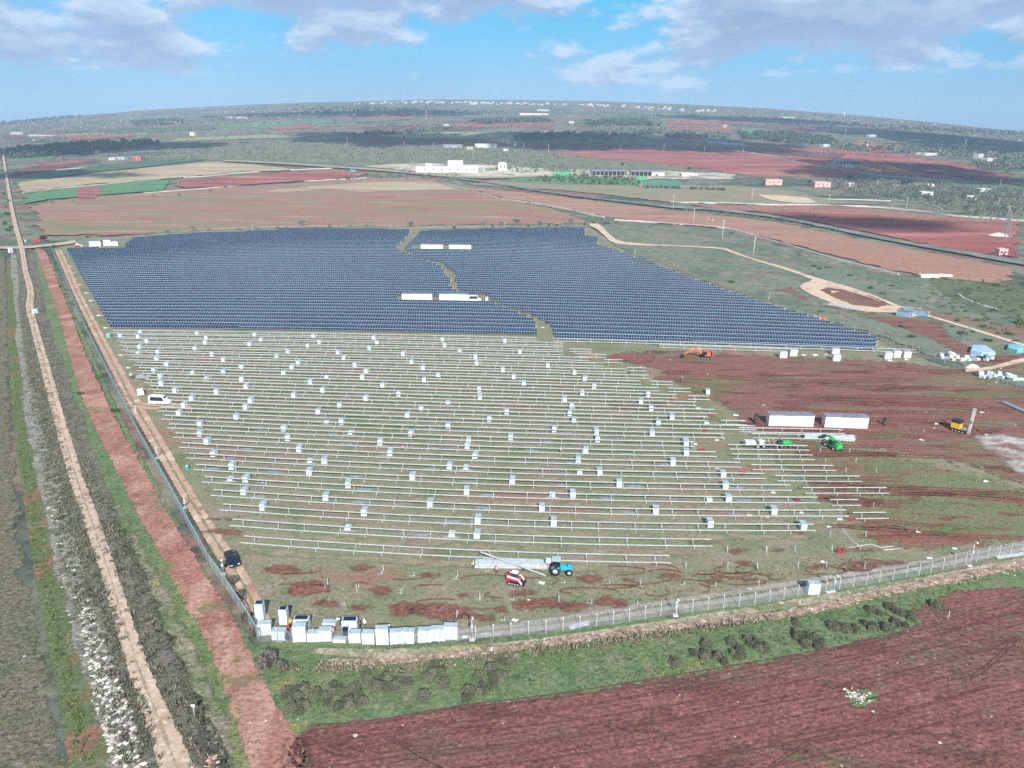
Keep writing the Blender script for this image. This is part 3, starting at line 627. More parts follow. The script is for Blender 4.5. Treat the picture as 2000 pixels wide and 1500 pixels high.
M['panel'] = panel_mat()
M['frame'] = solid('aluminium_frame', (.60, .66, .72), .4, .25, .05, 1)

# ================================================================== THE ROWS
def row_y(k, x):
    """photograph row of the front beam of mounting row k at column x (k = 0 is the nearest)"""
    d = 116.6 + 5.92 * k; y0 = 750 + F_PX * math.tan(math.atan(75/d) - PITCH)
    a = .024 + 3.09e-5*(y0-654); b = 1e-5 - (y0-654)*1.19e-7
    return y0 + a*(x-1000) + b*(x-1000)**2
def interp(pts, y): return float(np.interp(y, [p[0] for p in pts], [p[1] for p in pts]))
def row_line(k, xa, xb, h=.75):
    n = max(2, int((xb-xa)/40)+1); return [P(x, row_y(k, x), h) for x in np.linspace(xa, xb, n)]
class Line:
    def __init__(s, pts):
        s.p = pts; s.s = [0.0]
        for a, b in zip(pts, pts[1:]): s.s.append(s.s[-1] + (b-a).length)
        s.L = s.s[-1]
    def at(s, t):
        t = min(max(t, 0), s.L); i = 0
        while i < len(s.s)-2 and s.s[i+1] < t: i += 1
        u = (t - s.s[i]) / max(1e-6, s.s[i+1]-s.s[i]); d = (s.p[i+1]-s.p[i]).normalized()
        return s.p[i].lerp(s.p[i+1], u), math.atan2(d.y, d.x)
def nrm(ang): return Vector((-math.sin(ang), math.cos(ang), 0))
def nth(i):
    return f"{i}{'th' if 10 <= i % 100 <= 20 else {1:'st',2:'nd',3:'rd'}.get(i % 10,'th')}"
DZ, DN = .60, 1.45                        # rear beam above / behind the front beam
fp = MB(); fp.box((0, 0, .36), (.11, .09, .78)); ME_FP = fp.mesh('post', M['galv'])
rp = MB(); rp.box((0, 0, .68), (.12, .10, 1.40)); rp.bar((0, -.05, .35), (0, -DN+.1, .72), .06, .06); ME_RP = rp.mesh('post', M['galv'])
FRAME_ROWS = {}
def frame_row(k, xa, xb, label, group, short=False):
    ln = Line(row_line(k, xa, xb)); mid, ang = ln.at(ln.L/2)
    root = empty('mounting_frame', (mid.x, mid.y, 0), 0, label, 'mounting frame', group)
    o0 = Vector((mid.x, mid.y, 0))
    for off, dz in ((0, 0), (DN, DZ)):
        mb = MB(); t = 0.0
        while t < ln.L - .2:                       # lengths of beam, each lapping the next
            t2 = min(t + 11.8, ln.L); a, g = ln.at(t); b, _ = ln.at(t2)
            n = nrm(g)*off; j = rng.uniform(-.02, .02)
            mb.bar(a + n - o0 + Vector((0, 0, dz+j)), b + n - o0 + Vector((0, 0, dz+j)), .13, .17); t = t2
        mb.build('beam', M['galv'], root)
    t = rng.uniform(1.4, 2.2); i = 0
    while t < ln.L - .3:
        a, g = ln.at(t); n = nrm(g)
        link('post', ME_FP, root, (a.x-o0.x, a.y-o0.y, 0), (0, 0, g))
        q = a + n*DN; link('post', ME_RP, root, (q.x-o0.x, q.y-o0.y, 0), (0, 0, g))
        t += (7.3 if i % 2 == 0 else 5.3) if not short else 5.0; i += 1
    return root, ln
LEFT_END = [(643,211),(655,222),(690,240),(713,262),(740,276),(762,290),(786,302),(797,306),(815,314),(834,325),(852,337),(872,349),(894,363),(917,378),(941,395),(968,412),(996,430),(1027,449),(1060,471)]
RIGHT_END = [(662,1047),(680,1100),(690,1100),(700,1150),(709,1180),(722,1225),(736,1268),(746,1252),(759,1288),(774,1323),(790,1360),(804,1399),(825,1384),(840,1477),(854,1416),(871,1358),(892,1400),(913,1448),(936,1496),(959,1547),(984,1601),(1009,1658),(1038,1594),(1067,1392),(1099,1310)]
for k in range(26):
    yl = row_y(k, 300); xa = interp(LEFT_END, row_y(k, interp(LEFT_END, yl)))
    ys = [abs(row_y(k, x) - y) for y, x in RIGHT_END]; xb = RIGHT_END[int(np.argmin(ys))][1]
    FRAME_ROWS[k] = frame_row(k, xa, xb, f"long bare galvanised mounting frame with no panels, {nth(k+1)} row counted from the tractor side", 'long bare mounting frames')
frame_row(25, 1080, 1792, 'long bare mounting frame directly in front of the last panel row, beside the excavator', 'long bare mounting frames')
frame_row(24.15, 1288, 1560, 'single low bare rail lying on posts just behind the orange excavator', 'short bare mounting frames')
SHORT = [(1425,1581,878,'crossed by the trailer with green wheels gear'),(1432,1591,897,'just in front of the green trailer row'),(1470,1632,918,'two rows in front of the green telehandler'),(1518,1684,940,'with small blue hardware heap under it'),
 (1572,1737,963,'farthest along to the east side'),(1626,1682,987,'of two bays beside lone posts'),(1671,1736,1013,'nearest the perimeter fence lamp'),(1410,1459,829,'beside the black door slab'),
 (1445,1650,845,'directly in front of the white cabins'),(1471,1672,857,'carrying the stack of long sheets'),(1271,1314,751,'beside the lone walking worker'),(1306,1350,765,'two bays, left of the single white stack'),(1344,1387,780,'right behind the single white stack'),
 (1112,1156,687,'third one near the excavator side'),(1124,1184,697,'half built near crouching worker'),(1180,1216,708,'with red cable under its end'),(1225,1262,724,'with a standing worker at its end')]
for xa, xb, y, d in SHORT:
    ks = np.arange(-1, 27, .02); kk = float(ks[np.argmin([abs(row_y(q, (xa+xb)/2) - y) for q in ks])])
    frame_row(kk, xa, xb, f"short bare mounting frame {d}", 'short bare mounting frames', True)

# ---- built rows of modules
MW, ML, TILT = 1.0, 1.64, math.atan2(DZ, DN)
ct, st_ = math.cos(TILT), math.sin(TILT)
def add_module(V, Fc, mi, vv, o, ux, n, c, r, v):
    """frame slab + glass of the module in column c, course r; o = lower left corner of the table"""
    up = n*ct + Vector((0, 0, st_)); nn = Vector((0, 0, ct)) - n*st_
    a = o + ux*(c*MW) + up*(r*(ML+.03)); g = .008; e = .05
    def quad(i, d): return [a + ux*x + up*y + nn*d for x, y in ((i, i), (MW-i, i), (MW-i, ML-i), (i, ML-i))]
    def quad2(i, j, d): return [a + ux*x + up*y + nn*d for x, y in ((i, j), (MW-i, j), (MW-i, ML-j), (i, ML-j))]
    b = len(V); V.extend(quad(g, .0)); V.extend(quad2(.034, .065, .004)); V.extend(quad(g, -.04)); vv.extend([v]*12)
    Fc.append((b+4, b+5, b+6, b+7)); mi.append(0)
    for i in range(4):
        j = (i+1) % 4; Fc.append((b+i, b+j, b+4+j, b+4+i)); mi.append(1); Fc.append((b+8+i, b+8+j, b+j, b+i)); mi.append(1)
    Fc.append((b+11, b+10, b+9, b+8)); mi.append(1)
def module_mesh(name, V, Fc, mi, vv):
    me = bpy.data.meshes.new(name); me.from_pydata([tuple(q) for q in V], [], Fc); me.materials.append(M['panel']); me.materials.append(M['frame'])
    me.polygons.foreach_set('material_index', mi); set_attr(me, 'v', vv); me.update(); return me
_V, _F, _m, _v = [], [], [], []
add_module(_V, _F, _m, _v, Vector((0, 0, 0)), Vector((1, 0, 0)), Vector((0, 1, 0)), 0, 0, 0.0); ME_MOD = module_mesh('solar_panel', _V, _F, _m, _v)
UPPER = [(129,486),(243,486),(244,477),(262,466),(330,460),(400,456),(520,452),(580,448),(690,447.5),(800,450),(815,451),(822,452),(910,449),(1000,447),(1145,445),(1146,462),(1168,465),(1170,480),(1208,492),(1262,512),(1320,533),(1395,559),(1453,580),(1520,601),(1571,617),(1629,634),(1684,652),(1716,661)]
def upper(x): return float(np.interp(x, [p[0] for p in UPPER], [p[1] for p in UPPER]))
LX = [(440,129),(487,129),(639,215),(700,250)]
GAP = [(440,818),(462,806),(480,786),(487,782),(496,800),(504,815),(513,852),(524,868),(535,880),(550,886),(563,886),(574,902),(585,955),(600,985),(612,1020),(621,1040),(630,1058),(640,1064),(655,1066),(670,1074)]
GW = [(440,9),(487,7),(497,5),(505,3),(512,11),(522,4),(538,9),(548,2),(560,9),(568,3),(575,8),(600,1.5),(612,12),(622,9),(628,9),(636,13),(655,16),(670,16)]
def ok_panel(x, y, side):
    if y < upper(x): return False
    if x < interp(LX, y): return False
    g, gw = interp(GAP, y), interp(GW, y)
    if side == 0 and x > g - gw: return False
    if side == 1 and x < g + gw: return False
    if side == 1 and x > 1716: return False
    if 477.5 < y < 488.5 and 808 < x < 924: return False
    if 577 < y < 589 and 776 < x < 948: return False
    return True
AROWS = []
def solar_row(k, xa, xb, side, idx, detail):
    ln = Line(row_line(k, xa, xb)); n_cols = int(ln.L / MW)
    if n_cols < 3: return
    mid, ang = ln.at(ln.L/2); o0 = Vector((mid.x, mid.y, 0)); root = empty('solar_panel_row', o0)
    off = .80
    shade = rng.uniform(0, 1)
    c0 = 0; placed = 0
    while c0 < n_cols:
        nc = min(20, n_cols - c0) if not detail else n_cols
        if detail and c0 < 50:
            for c in range(c0, min(c0+nc, 50)):
                a, g = ln.at(c*MW); n = nrm(g); q = a - n*off*1.0 - Vector((0, 0, off*st_/ct)) + Vector((0, 0, .12)) - o0
                for r in (0, 1):
                    w_ = q + (n*ct + Vector((0, 0, st_)))*(r*(ML+.03)); link('solar_panel', ME_MOD, root, w_, None); KIDS[root][-1].rotation_euler = Euler((TILT, 0, 0)).to_matrix().to_euler(); KIDS[root][-1].rotation_euler = (Matrix.Rotation(g, 3, 'Z') @ Matrix.Rotation(TILT, 3, 'X') ).to_euler()
        lo = max(c0, 50) if detail else c0
        if lo < c0 + nc:
            V, Fc, mi, vv = [], [], [], []
            base, g0 = ln.at(lo*MW); cur = rng.uniform(0, 1)
            for c in range(lo, c0+nc):
                a, g = ln.at(c*MW); n = nrm(g); ux = Vector((math.cos(g), math.sin(g), 0)); q = a - n*off - Vector((0, 0, off*st_/ct)) + Vector((0, 0, .12)) - o0
                if rng.random() < .22: cur = (shade + rng.normal(0, .28)) % 1
                for r in (0, 1): add_module(V, Fc, mi, vv, q, ux, n, 0, r, float((cur + rng.normal(0, .05)) % 1))
            if detail: nm_ = 'solar_panel_block'
            else: nm_ = 'panel_table'
            o_ = link(nm_, module_mesh(nm_, V, Fc, mi, vv), root)
            if detail: o_['kind'] = 'stuff'
        c0 += nc
    mb = MB()
    for offn, dz in ((0, 0), (DN, DZ)):
        for i in range(0, len(ln.p)-1):
            a, b = ln.p[i], ln.p[i+1]; g = math.atan2((b-a).y, (b-a).x); nn = nrm(g)*offn
            mb.bar(a + nn - o0 + Vector((0, 0, dz-.02)), b + nn - o0 + Vector((0, 0, dz-.02)), .12, .14)
    mb.build('beam', M['galv'], root)
    t = 1.5
    if k < 29:
        while t < ln.L:
            a, g = ln.at(t); link('post', ME_FP, root, (a.x-o0.x, a.y-o0.y, 0), (0, 0, g)); q = a + nrm(g)*DN; link('post', ME_RP, root, (q.x-o0.x, q.y-o0.y, 0), (0, 0, g)); t += 6.3
    else:
        mb = MB()
        while t < ln.L:
            a, g = ln.at(t); q = a + nrm(g)*DN; mb.box((a.x-o0.x, a.y-o0.y, .36), (.11, .09, .7), 0, g); mb.box((q.x-o0.x, q.y-o0.y, .66), (.12, .1, 1.3), 0, g); t += 6.3
        tag(mb.build('support_legs', M['galv'], root), kind='stuff')
    AROWS.append((root, k, side, xa, xb))
for k in range(26, 84):
    for side in (0, 1):
        if side == 0 and k < 27: continue
        xs = np.arange(126, 1720, 2.0); runs = []; cur = None
        for x in xs:
            y = row_y(k - .35, x)
            if ok_panel(x, y, side):
                if cur is None: cur = [x, x]
                cur[1] = x
            elif cur: runs.append(cur); cur = None
        if cur: runs.append(cur)
        for a, b in runs:
            if b - a > 12: solar_row(k - .35, a, b, side, k, (k < 27 and side == 1) or (k < 28 and side == 0))
for side, nm in ((0, 'western'), (1, 'eastern')):
    rows = sorted([r for r in AROWS if r[2] == side], key=lambda r: (r[1], r[3])); cnt = {}
    for r in rows: cnt[r[1]] = cnt.get(r[1], 0) + 1
    ks = sorted(cnt); seen = {}
    for r in rows:
        i = ks.index(r[1]) + 1; extra = ''
        if cnt[r[1]] > 1:
            seen[r[1]] = seen.get(r[1], 0) + 1; extra = f", section {seen[r[1]]}"
        tag(r[0], f"blue solar panel row, {nth(i)} behind the bare frames, {'left' if side == 0 else 'right'} of the grass gap{extra}", 'solar panels', f"solar panel rows of the {nm} block")

# ---- soil strips trodden along the rows
def row_soil():
    for k in range(0, 26):
        ln = FRAME_ROWS[k][1]; V, F, E, U = [], [], [], []; us = (-1.2, -.6, 0, .6, 1.2); N_ = max(3, int(ln.L/3))
        for i in range(N_+1):
            a, g = ln.at(ln.L*i/N_); n = nrm(g); wv = 1.15 + .35*math.sin(i*.7 + k*2.1)
            for u in us:
                q = a + n*(-1.35 + u*wv); V.append((q.x, q.y, lay_z(q.x, q.y, 3))); E.append(max(0, min(1, (1.2-abs(u))/.8)) * (0 if i in (0, N_) else 1)); U.append(u)
        m_ = len(us)
        for i in range(N_):
            for j in range(m_-1): F.append((i*m_+j, (i+1)*m_+j, (i+1)*m_+j+1, i*m_+j+1))
        me = bpy.data.meshes.new('soil_strip'); me.from_pydata(V, [], F); me.materials.append(m_site_soil); set_attr(me, 'e', E); set_attr(me, 'u', U); me.update()
        tag(link('soil_strip', me), kind='structure')
row_soil()
# ================================================================== STACKS, HEAPS, POSTS
def near_row(px, py):
    best = min(((abs(row_y(k, px) - py), k) for k in range(26)))
    return best[1]
# a wrapped stack of modules on a pallet
ps_root = empty('panel_stack', (0, 0, -50)); W_, D_, H_ = 1.15, 1.72, 1.30
mb = MB()
for i in (-1, 0, 1): mb.box((i*.46, 0, .05), (.12, D_, .10), 0)
for i in range(6): mb.box((0, -D_/2+.1+i*(D_-.2)/5, .115), (W_, .12, .03), 0)
mb.build('pallet', M['wood'], ps_root)
mb = MB(); mb.box((0, 0, .13+H_/2), (W_, D_, H_), 0)
for z in (.45, .8): mb.box((0, -D_/2-.004, .13+z), (W_, .008, .02), 1)
mb.build('carton', [M['card'], M['card_top']], ps_root)
mb = MB(); mb.box((0, 0, .13+H_+.03), (W_+.03, D_+.03, .06), 0); mb.build('lid', M['card_top'], ps_root)
mb = MB()
for y in (-.45, .45):
    mb.box((0, y, .13+H_+.066), (W_+.05, .03, .008)); mb.box((W_/2+.02, y, .13+H_/2), (.008, .03, H_)); mb.box((-W_/2-.02, y, .13+H_/2), (.008, .03, H_))
mb.build('strap', M['strap'], ps_root)
# a half-used low stack
lo_root = empty('panel_stack', (0, 0, -50))
mb = MB()
for i in (-1, 0, 1): mb.box((i*.46, 0, .05), (.12, D_, .10), 0)
mb.build('pallet', M['wood'], lo_root)
mb = MB(); mb.box((0, 0, .42), (W_, D_*.8, .6), 0); mb.box((.25, .1, .74), (.7, .9, .05), 1, .3); mb.build('carton', [M['card'], M['card_top']], lo_root)
mb = MB(); mb.bar((-1.5, -.9, .12), (1.2, -.75, .12), .07, .05); mb.bar((-.9, -1.05, .12), (1.8, -1.0, .12), .07, .05); mb.build('loose_rail', M['galv'], lo_root)
def conv(ox, oy, lst): return [(ox + .18*x, oy + .18*y, s) for x, y, s in [(q + (0,))[:3] for q in lst]]
stacks = conv(200, 630, [(410,130),(385,178),(1025,140),(1122,188),(1115,245),(480,225),(1650,155),(1720,210),(1595,260),(400,290),(1000,305),(380,345,1),(600,350),(585,415),(1185,370),(1310,435),(695,480),(1890,390),(555,545),(1510,510),(970,560,1),(1310,565),(1965,580),(625,612),(1120,625,1),(1510,645),(635,690),(1555,725),(785,770),(1235,785),(965,855),(1605,880),(880,930),(1550,950),(825,1015),(1450,1060),(1055,1140),(1965,1185),(1055,1240),(1130,1330),(190,165)])
stacks += conv(540, 630, [(397,170),(1055,190),(465,235),(335,280),(1090,245),(1800,210),(1825,275),(1005,300),(120,335),(665,350),(1375,370),(1985,325),(730,410),(235,465),(850,485),(1465,455),(165,515),(970,555),(1590,520),(930,625),(540,610,1),(1755,600),(1600,655),(365,680),(1150,710),(500,765),(185,825),(1325,805),(970,855),(685,935),(1570,965),(450,1000),(1420,1045),(540,1105,1),(705,1115),(1860,1155),(80,1185),(800,1220,1),(1460,1240),(120,1290),(1125,1330),(1860,890,1)])
stacks += conv(880, 630, [(590,225),(750,345),(270,400),(285,468),(1055,495),(565,545),(685,620),(1345,570),(1455,640),(795,690),(1560,720),(310,756),(320,840),(1430,795),(1240,870),(610,1000),(1315,935),(1295,1020),(420,1080),(1340,1100),(1125,1195),(655,1285),(1585,1220),(1600,1305),(195,1330)])
stacks += conv(1220, 630, [(255,810),(180,895),(290,965),(520,1060),(365,1125),(300,1235),(670,1333),(905,785)])
stacks += conv(320, 860, [(535,185),(735,325),(885,465),(1465,135),(1740,265),(1580,250,1),(1575,385),(715,450,1),(865,600),(1755,660),(1070,770),(1995,525)])
stacks += conv(660, 860, [(455,60,1),(565,175),(1405,100),(1490,205),(1210,320),(1390,325,1),(810,440),(1895,480),(1395,600),(1000,730),(285,830),(1520,915),(1510,1075),(1235,1055,1),(105,985,1)])
stacks += conv(1000, 860, [(805,150),(720,250),(735,375,1),(950,380),(1165,515),(660,635),(440,625,1),(325,785),(1565,810),(455,940),(1895,175),(1890,78),(1750,280)])
stacks += conv(1340, 860, [(405,410),(430,535),(465,680),(255,675,1),(960,815),(265,955),(1280,985)])
percount = {}; placed_s = []
for x, y, s in stacks:
    k = near_row(x, y + 4 + (y-650)*.012)
    percount.setdefault(k, []).append((x, y, s))
for k in sorted(percount):
    for i, (x, y, s) in enumerate(sorted(percount[k])):
        p = G(x, y); p += Vector((0, D_/2, 0)); ln = FRAME_ROWS[k][1]; d = (ln.p[-1]-ln.p[0]); g = math.atan2(d.y, d.x)
        kind = 'half used low white panel stack' if s else 'white wrapped panel stack'
        dup(lo_root if s else ps_root, (p.x, p.y, 0), g + rng.normal(0, .05), f"{kind}, {nth(i+1)} from the west in the {nth(k+1)} bare frame row", 'white panel stacks standing between the frames', 'panel stack', (1, 1, rng.uniform(.93, 1.08)))
def discard(root):
    for ch in KIDS.get(root, []):
        for g in KIDS.get(ch, []): bpy.data.objects.remove(g)
        bpy.data.objects.remove(ch)
    bpy.data.objects.remove(root)
discard(ps_root); discard(lo_root)

# heaps of loose clamps and rails between the rows
def heap_mesh(seed, mat, n=26, L=(.25, .7), spread=(.8, .55), r=.05):
    g = np.random.default_rng(seed); mb = MB()
    for i in range(n):
        x, y = g.normal(0, spread[0]*.5), g.normal(0, spread[1]*.5); h = max(.05, .32 - .3*math.hypot(x/spread[0], y/spread[1])) * g.uniform(.3, 1)
        a = g.uniform(0, math.pi); l = g.uniform(*L)/2; dz = g.uniform(-.08, .08)
        mb.bar((x-l*math.cos(a), y-l*math.sin(a), h-dz), (x+l*math.cos(a), y+l*math.sin(a), h+dz), r, r)
    for i in range(4):
        yy = g.uniform(-.7, .7); mb.bar((-1.5+g.uniform(-.3, .3), yy, .06), (1.5+g.uniform(-.3, .3), yy+g.uniform(-.1, .1), .06), .06, .05)
    return mb.mesh('hardware_heap', mat)
HM = [heap_mesh(s, M['clump']) for s in (1, 2, 3)]
heaps = conv(320, 860, [(905,85),(715,180),(525,300),(1190,335),(1060,450),(1020,600)]) + conv(660, 860, [(195,385),(290,525),(240,665),(920,1025),(1265,875),(1590,730),(1610,585),(1440,450),(1010,310),(1000,75),(505,155)]) + \
  conv(1000, 860, [(215,105),(1260,140),(660,235),(545,360),(555,480),(1345,495),(1040,630),(1250,785),(1840,385),(1680,258)]) + conv(1340, 860, [(545,510),(635,655),(555,805),(1360,808),(1250,400)]) + \
  conv(200, 630, [(800,178),(1340,190),(1410,245),(1410,310),(830,415),(1340,485),(1240,628),(890,690),(940,760),(1150,845),(1290,940),(1000,1015),(1720,1160),(1780,650)]) + conv(540, 630, [(1300,190),(1550,320),(1310,435),(1130,495),(790,535),(880,775),(90,975),(1075,1020),(630,1195),(1660,1145),(770,1305),(1690,260)]) + \
  conv(880, 630, [(890,350),(930,410),(490,610),(1290,625),(900,695),(970,770),(600,835),(1070,1015),(1090,1075),(1250,1185),(1030,1285)])
byrow = {}
for x, y, s in heaps: byrow.setdefault(near_row(x, y + 3), []).append((x, y))
for k in sorted(byrow):
    for i, (x, y) in enumerate(sorted(byrow[k])):
        p = G(x, y + 2); o = link('hardware_heap', HM[(i+k) % 3], None, (p.x, p.y, 0), (0, 0, rng.uniform(-.3, .3)))
        tag(o, f"small glinting heap of metal clamps, {nth(i+1)} from the west in the {nth(k+1)} bare frame row", 'metal parts', 'heaps of metal clamps between the frames')
# red cable heaps
def cable_mesh(seed):
    g = np.random.default_rng(seed); mb = MB()
    for i in range(7):
        r_ = g.uniform(.35, .8); cx, cy = g.normal(0, .2, 2); z = .06 + i*.06; ph = g.uniform(0, 6)
        mb.tube([(cx+r_*math.cos(a+ph)*1.2, cy+r_*math.sin(a+ph)*.8, z+.07*math.sin(2*a+i)) for a in np.linspace(0, 6.4, 22)], .05, 5)
    return mb.mesh('cable_coil', M['redcable'])
reds = [(1371,877,'beside white rags at a frame end'),(1451,923,'at the end of the bare frame beside three panel stacks'),(1557,975,'under the end of a long bare frame'),(1664,1013,'beside a white box near the footpath side'),(1640,1075,'tangled with white cable near lone posts'),(1314,780,'farthest north-east under short frame'),(1390,810,'bright one near the black slab side'),(1376,839,'in front of the white cabin stub'),(1074,674,'right at the grass gap of the panels'),(1119,696,'thin one, middle of far frames'),(1197,706,'long one near the excavator soil')]
for i, (x, y, d) in enumerate(reds):
    p = G(x, y + 3); tag(link('cable_coil', cable_mesh(i), None, (p.x, p.y, 0), (0, 0, i)), f"heap of red cable {d}", 'cable', 'red cable heaps')
mb = MB(); cp = [G(*q) + Vector((0, 0, .05)) for q in [(1634,1020),(1645,1034),(1660,1050),(1672,1062),(1678,1066)]]; mb.tube(cp, .05, 5)
cp = [G(*q) + Vector((0, 0, .05)) for q in [(1650,1072),(1700,1063),(1722,1070),(1750,1066),(1764,1070),(1740,1074),(1706,1074),(1676,1072)]]; mb.tube(cp, .05, 5)
tag(mb.build('loose_cable', M['white']), 'long white cable trailing loose over the turf to lone posts', 'cable')
mb = MB(); mb.tube([G(*q) + Vector((0, 0, .05)) for q in [(1588,860),(1595,870),(1592,895),(1590,922),(1578,938),(1568,945),(1555,955),(1535,962)]], .06, 5); tag(mb.build('loose_cable', M['dark']), 'long dark hose curling between the short frames behind green telehandler', 'hose')

# lone posts not yet carrying beams
lone = [(400+.3*x, 1030+.3*y) for x, y in [(1163,285),(1152,305),(1360,320),(1645,320),(1635,340),(1850,290),(800,375),(785,400),(1003,390),(993,415),(1290,410),(1278,435),(1790,468),(910,508),(1647,568),(1640,585)]] + \
 [(900+.3*x, 1030+.3*y) for x, y in [(675,365),(965,372),(1168,378),(1455,380),(1657,385),(1937,385),(125,470),(340,478),(637,487),(850,497),(1150,505),(1465,268),(1735,268),(1928,270),(1735,160),(1985,160),(283,610)]] + \
 [(1400+.3*x, 1030+.3*y) for x, y in [(67,160),(323,160),(507,158),(748,158),(932,150),(67,265),(262,270),(527,265),(712,262),(960,262),(272,388),(735,58),(968,62)]] + \
 [(1300+.35*x, 750+.35*y) for x, y in [(1025,385),(890,438),(1060,440),(1003,493),(1173,493),(1157,690),(860,380)]]
lp = MB(); lp.box((0, 0, .65), (.12, .10, 1.3)); lp.bar((0, -.05, .3), (.05, -.55, .02), .05, .05); ME_LP = lp.mesh('lone_post', M['galv'])
lp2 = MB(); lp2.box((0, 0, .4), (.10, .09, .8)); lp2.bar((-.7, .1, .05), (.2, .25, .06), .07, .06); ME_LP2 = lp2.mesh('lone_post', M['galv'])
for i, (x, y) in enumerate(lone):
    p = G(x, y); tall = (y > 880 and x > 1420) or i % 3 == 0
    o = link('lone_post', ME_LP if tall else ME_LP2, None, (p.x, p.y, 0), (rng.normal(0, .03), rng.normal(0, .03), rng.normal(0, .2)))
    tag(o, 'short bare steel post driven in the turf, carrying no beam yet', 'steel post', 'lone steel posts waiting for beams')
# bits of packaging on the soil
scraps = [(1034,1174,.9),(1005,1212,.9),(1057,1139,1.0),(1463,1007,.8),(1498,1010,.8),(962,1274,1.0),(908,1245,.9),(910,1287,.6),(1620,1158,1.0),(1815,1091,1.0),(1606,1098,.9),(1793,1040,1.0),(1864,1072,.8),(1925,941,1.2),(1800,860,1.2),(1829,830,1.1),(1880,838,1.0),(1928,850,1.2),(1953,880,1.2),(1966,862,1.3),(1985,832,1.0),(1810,805,1.0),(1842,805,.8),(1918,806,1.2),(1984,868,1.2),(1830,828,1.2),(1806,843,.8),(1565,1002,.9),(1510,963,1.0),(1358,868,1),(1400,860,1),(1380,827,1.4),(1364,798,1.2),(1437,812,1.4),(1620,1030,.9),(1640,1015,1.1),(1545,690,1.6),(1570,694,1.4),(1592,694,1.8),(1613,693,1.0),(1738,705,1.5),(1770,703,1.4),(137,521,1.5),(142,534,1.5),(147,545,1.5),(155,557,1.5),(168,573,1.6),(178,588,1.6),(193,617,1.7),(205,641,1.6),(236,694,1.2),(250,719,1.2),(1060,640,1.2),(1100,655,1.4),(1245,662,1.4),(1378,665,1.4),(1042,653,1.4),(672,643,1.5),(1400,915,.8)]
def scrap_mesh(seed):
    g = np.random.default_rng(seed); mb = MB()
    mb.box((0, 0, .06), (1.0, .55, .10), 0, g.uniform(-.3, .3)); mb.box((.35, .3, .05), (.5, .35, .07), 0, g.uniform(.2, .9)); mb.box((-.2, .1, .15), (.45, .3, .06), 0, .7, .2)
    return mb.mesh('packaging_scrap', M['white'])
SM = [scrap_mesh(i) for i in range(3)]
for i, (x, y, s) in enumerate(scraps):
    p = G(x, y); o = link('packaging_scrap', SM[i % 3], None, (p.x, p.y, 0), (0, 0, rng.uniform(-.5, .5)), (s, s, s))
    tag(o, 'flattened pale packaging scrap lying on the ground of the building site', 'packaging', 'pale packaging scraps on the site ground')
# spoil: disturbed red soil patches round the posts
for i, (x, y, w_, h) in enumerate([(550,1112,34,10),(600,1150,40,16),(705,1110,22,8),(745,1155,24,9),(840,1125,24,6),(910,1165,16,7),(640,1180,26,10),(700,1188,22,9),(790,1190,34,14),(740,1165,20,5),(860,1195,60,14),(930,1206,40,9),(980,1192,16,8),(1055,1180,50,14),(1020,1160,30,8),(1120,1187,30,9),(1150,1132,32,8),(1195,1178,34,10),(1230,1134,16,6),(1310,1126,22,8),(1390,1136,22,7),(1460,1133,14,6),(1440,1078,22,6),(1520,1076,16,5),(1450,1100,20,6),(1660,1075,30,6),(1700,1076,20,6),(1600,1110,26,5),(1690,1105,40,7),(1770,1042,24,7),(1750,1100,24,6),(1830,1043,20,6),(1870,1035,16,5),(1640,980,18,5),(1700,985,20,6),(1790,975,14,5),(1850,1015,18,5),(440,1040,40,7),(430,1015,30,5),(1390,1062,20,4),(1350,1062,14,4),(1560,1040,24,4),(1240,700,40,8),(1300,740,20,5)]):
    a = np.linspace(0, 2*math.pi, 14, endpoint=False); field('soil_patch', [(x + w_*1.25*math.cos(q)*(1+.2*math.sin(3*q+i)), y + h*1.25*math.sin(q)*(1+.2*math.cos(2*q+i))) for q in a], m_redpatch, 4, cells=9, soft=1.5)
m_white_g = ground_mat('chalky_spoil', A(178,170,162), [(A(146,132,124), .25, .42, .58, (.6,1.6)), (A(128,94,84), .10, .50, .62)], edge_scale=.25, edge_soft=.25, bump=.2, edge_bias=.25)
field('drill_spoil', [(1874,845),(1890,845),(1930,838),(1990,850),(2030,870),(2030,950),(1985,935),(1940,905),(1900,880)], m_white_g, 4, soft=4)
for i, (x, y, w_, h) in enumerate([(1365,797,16,4),(1490,800,16,3),(1560,802,14,3),(1640,803,18,3),(1690,802,16,3),(1764,808,12,4),(1930,845,20,4),(1970,830,22,5),(1950,805,16,4),(1980,880,26,6),(1990,905,20,6),(1430,815,20,5),(1470,800,14,4)]):
    a = np.linspace(0, 2*math.pi, 12, endpoint=False); field('chalk_patch', [(x + w_*math.cos(q), y + h*math.sin(q)) for q in a], m_white_g, 5, cells=8, soft=2.2)

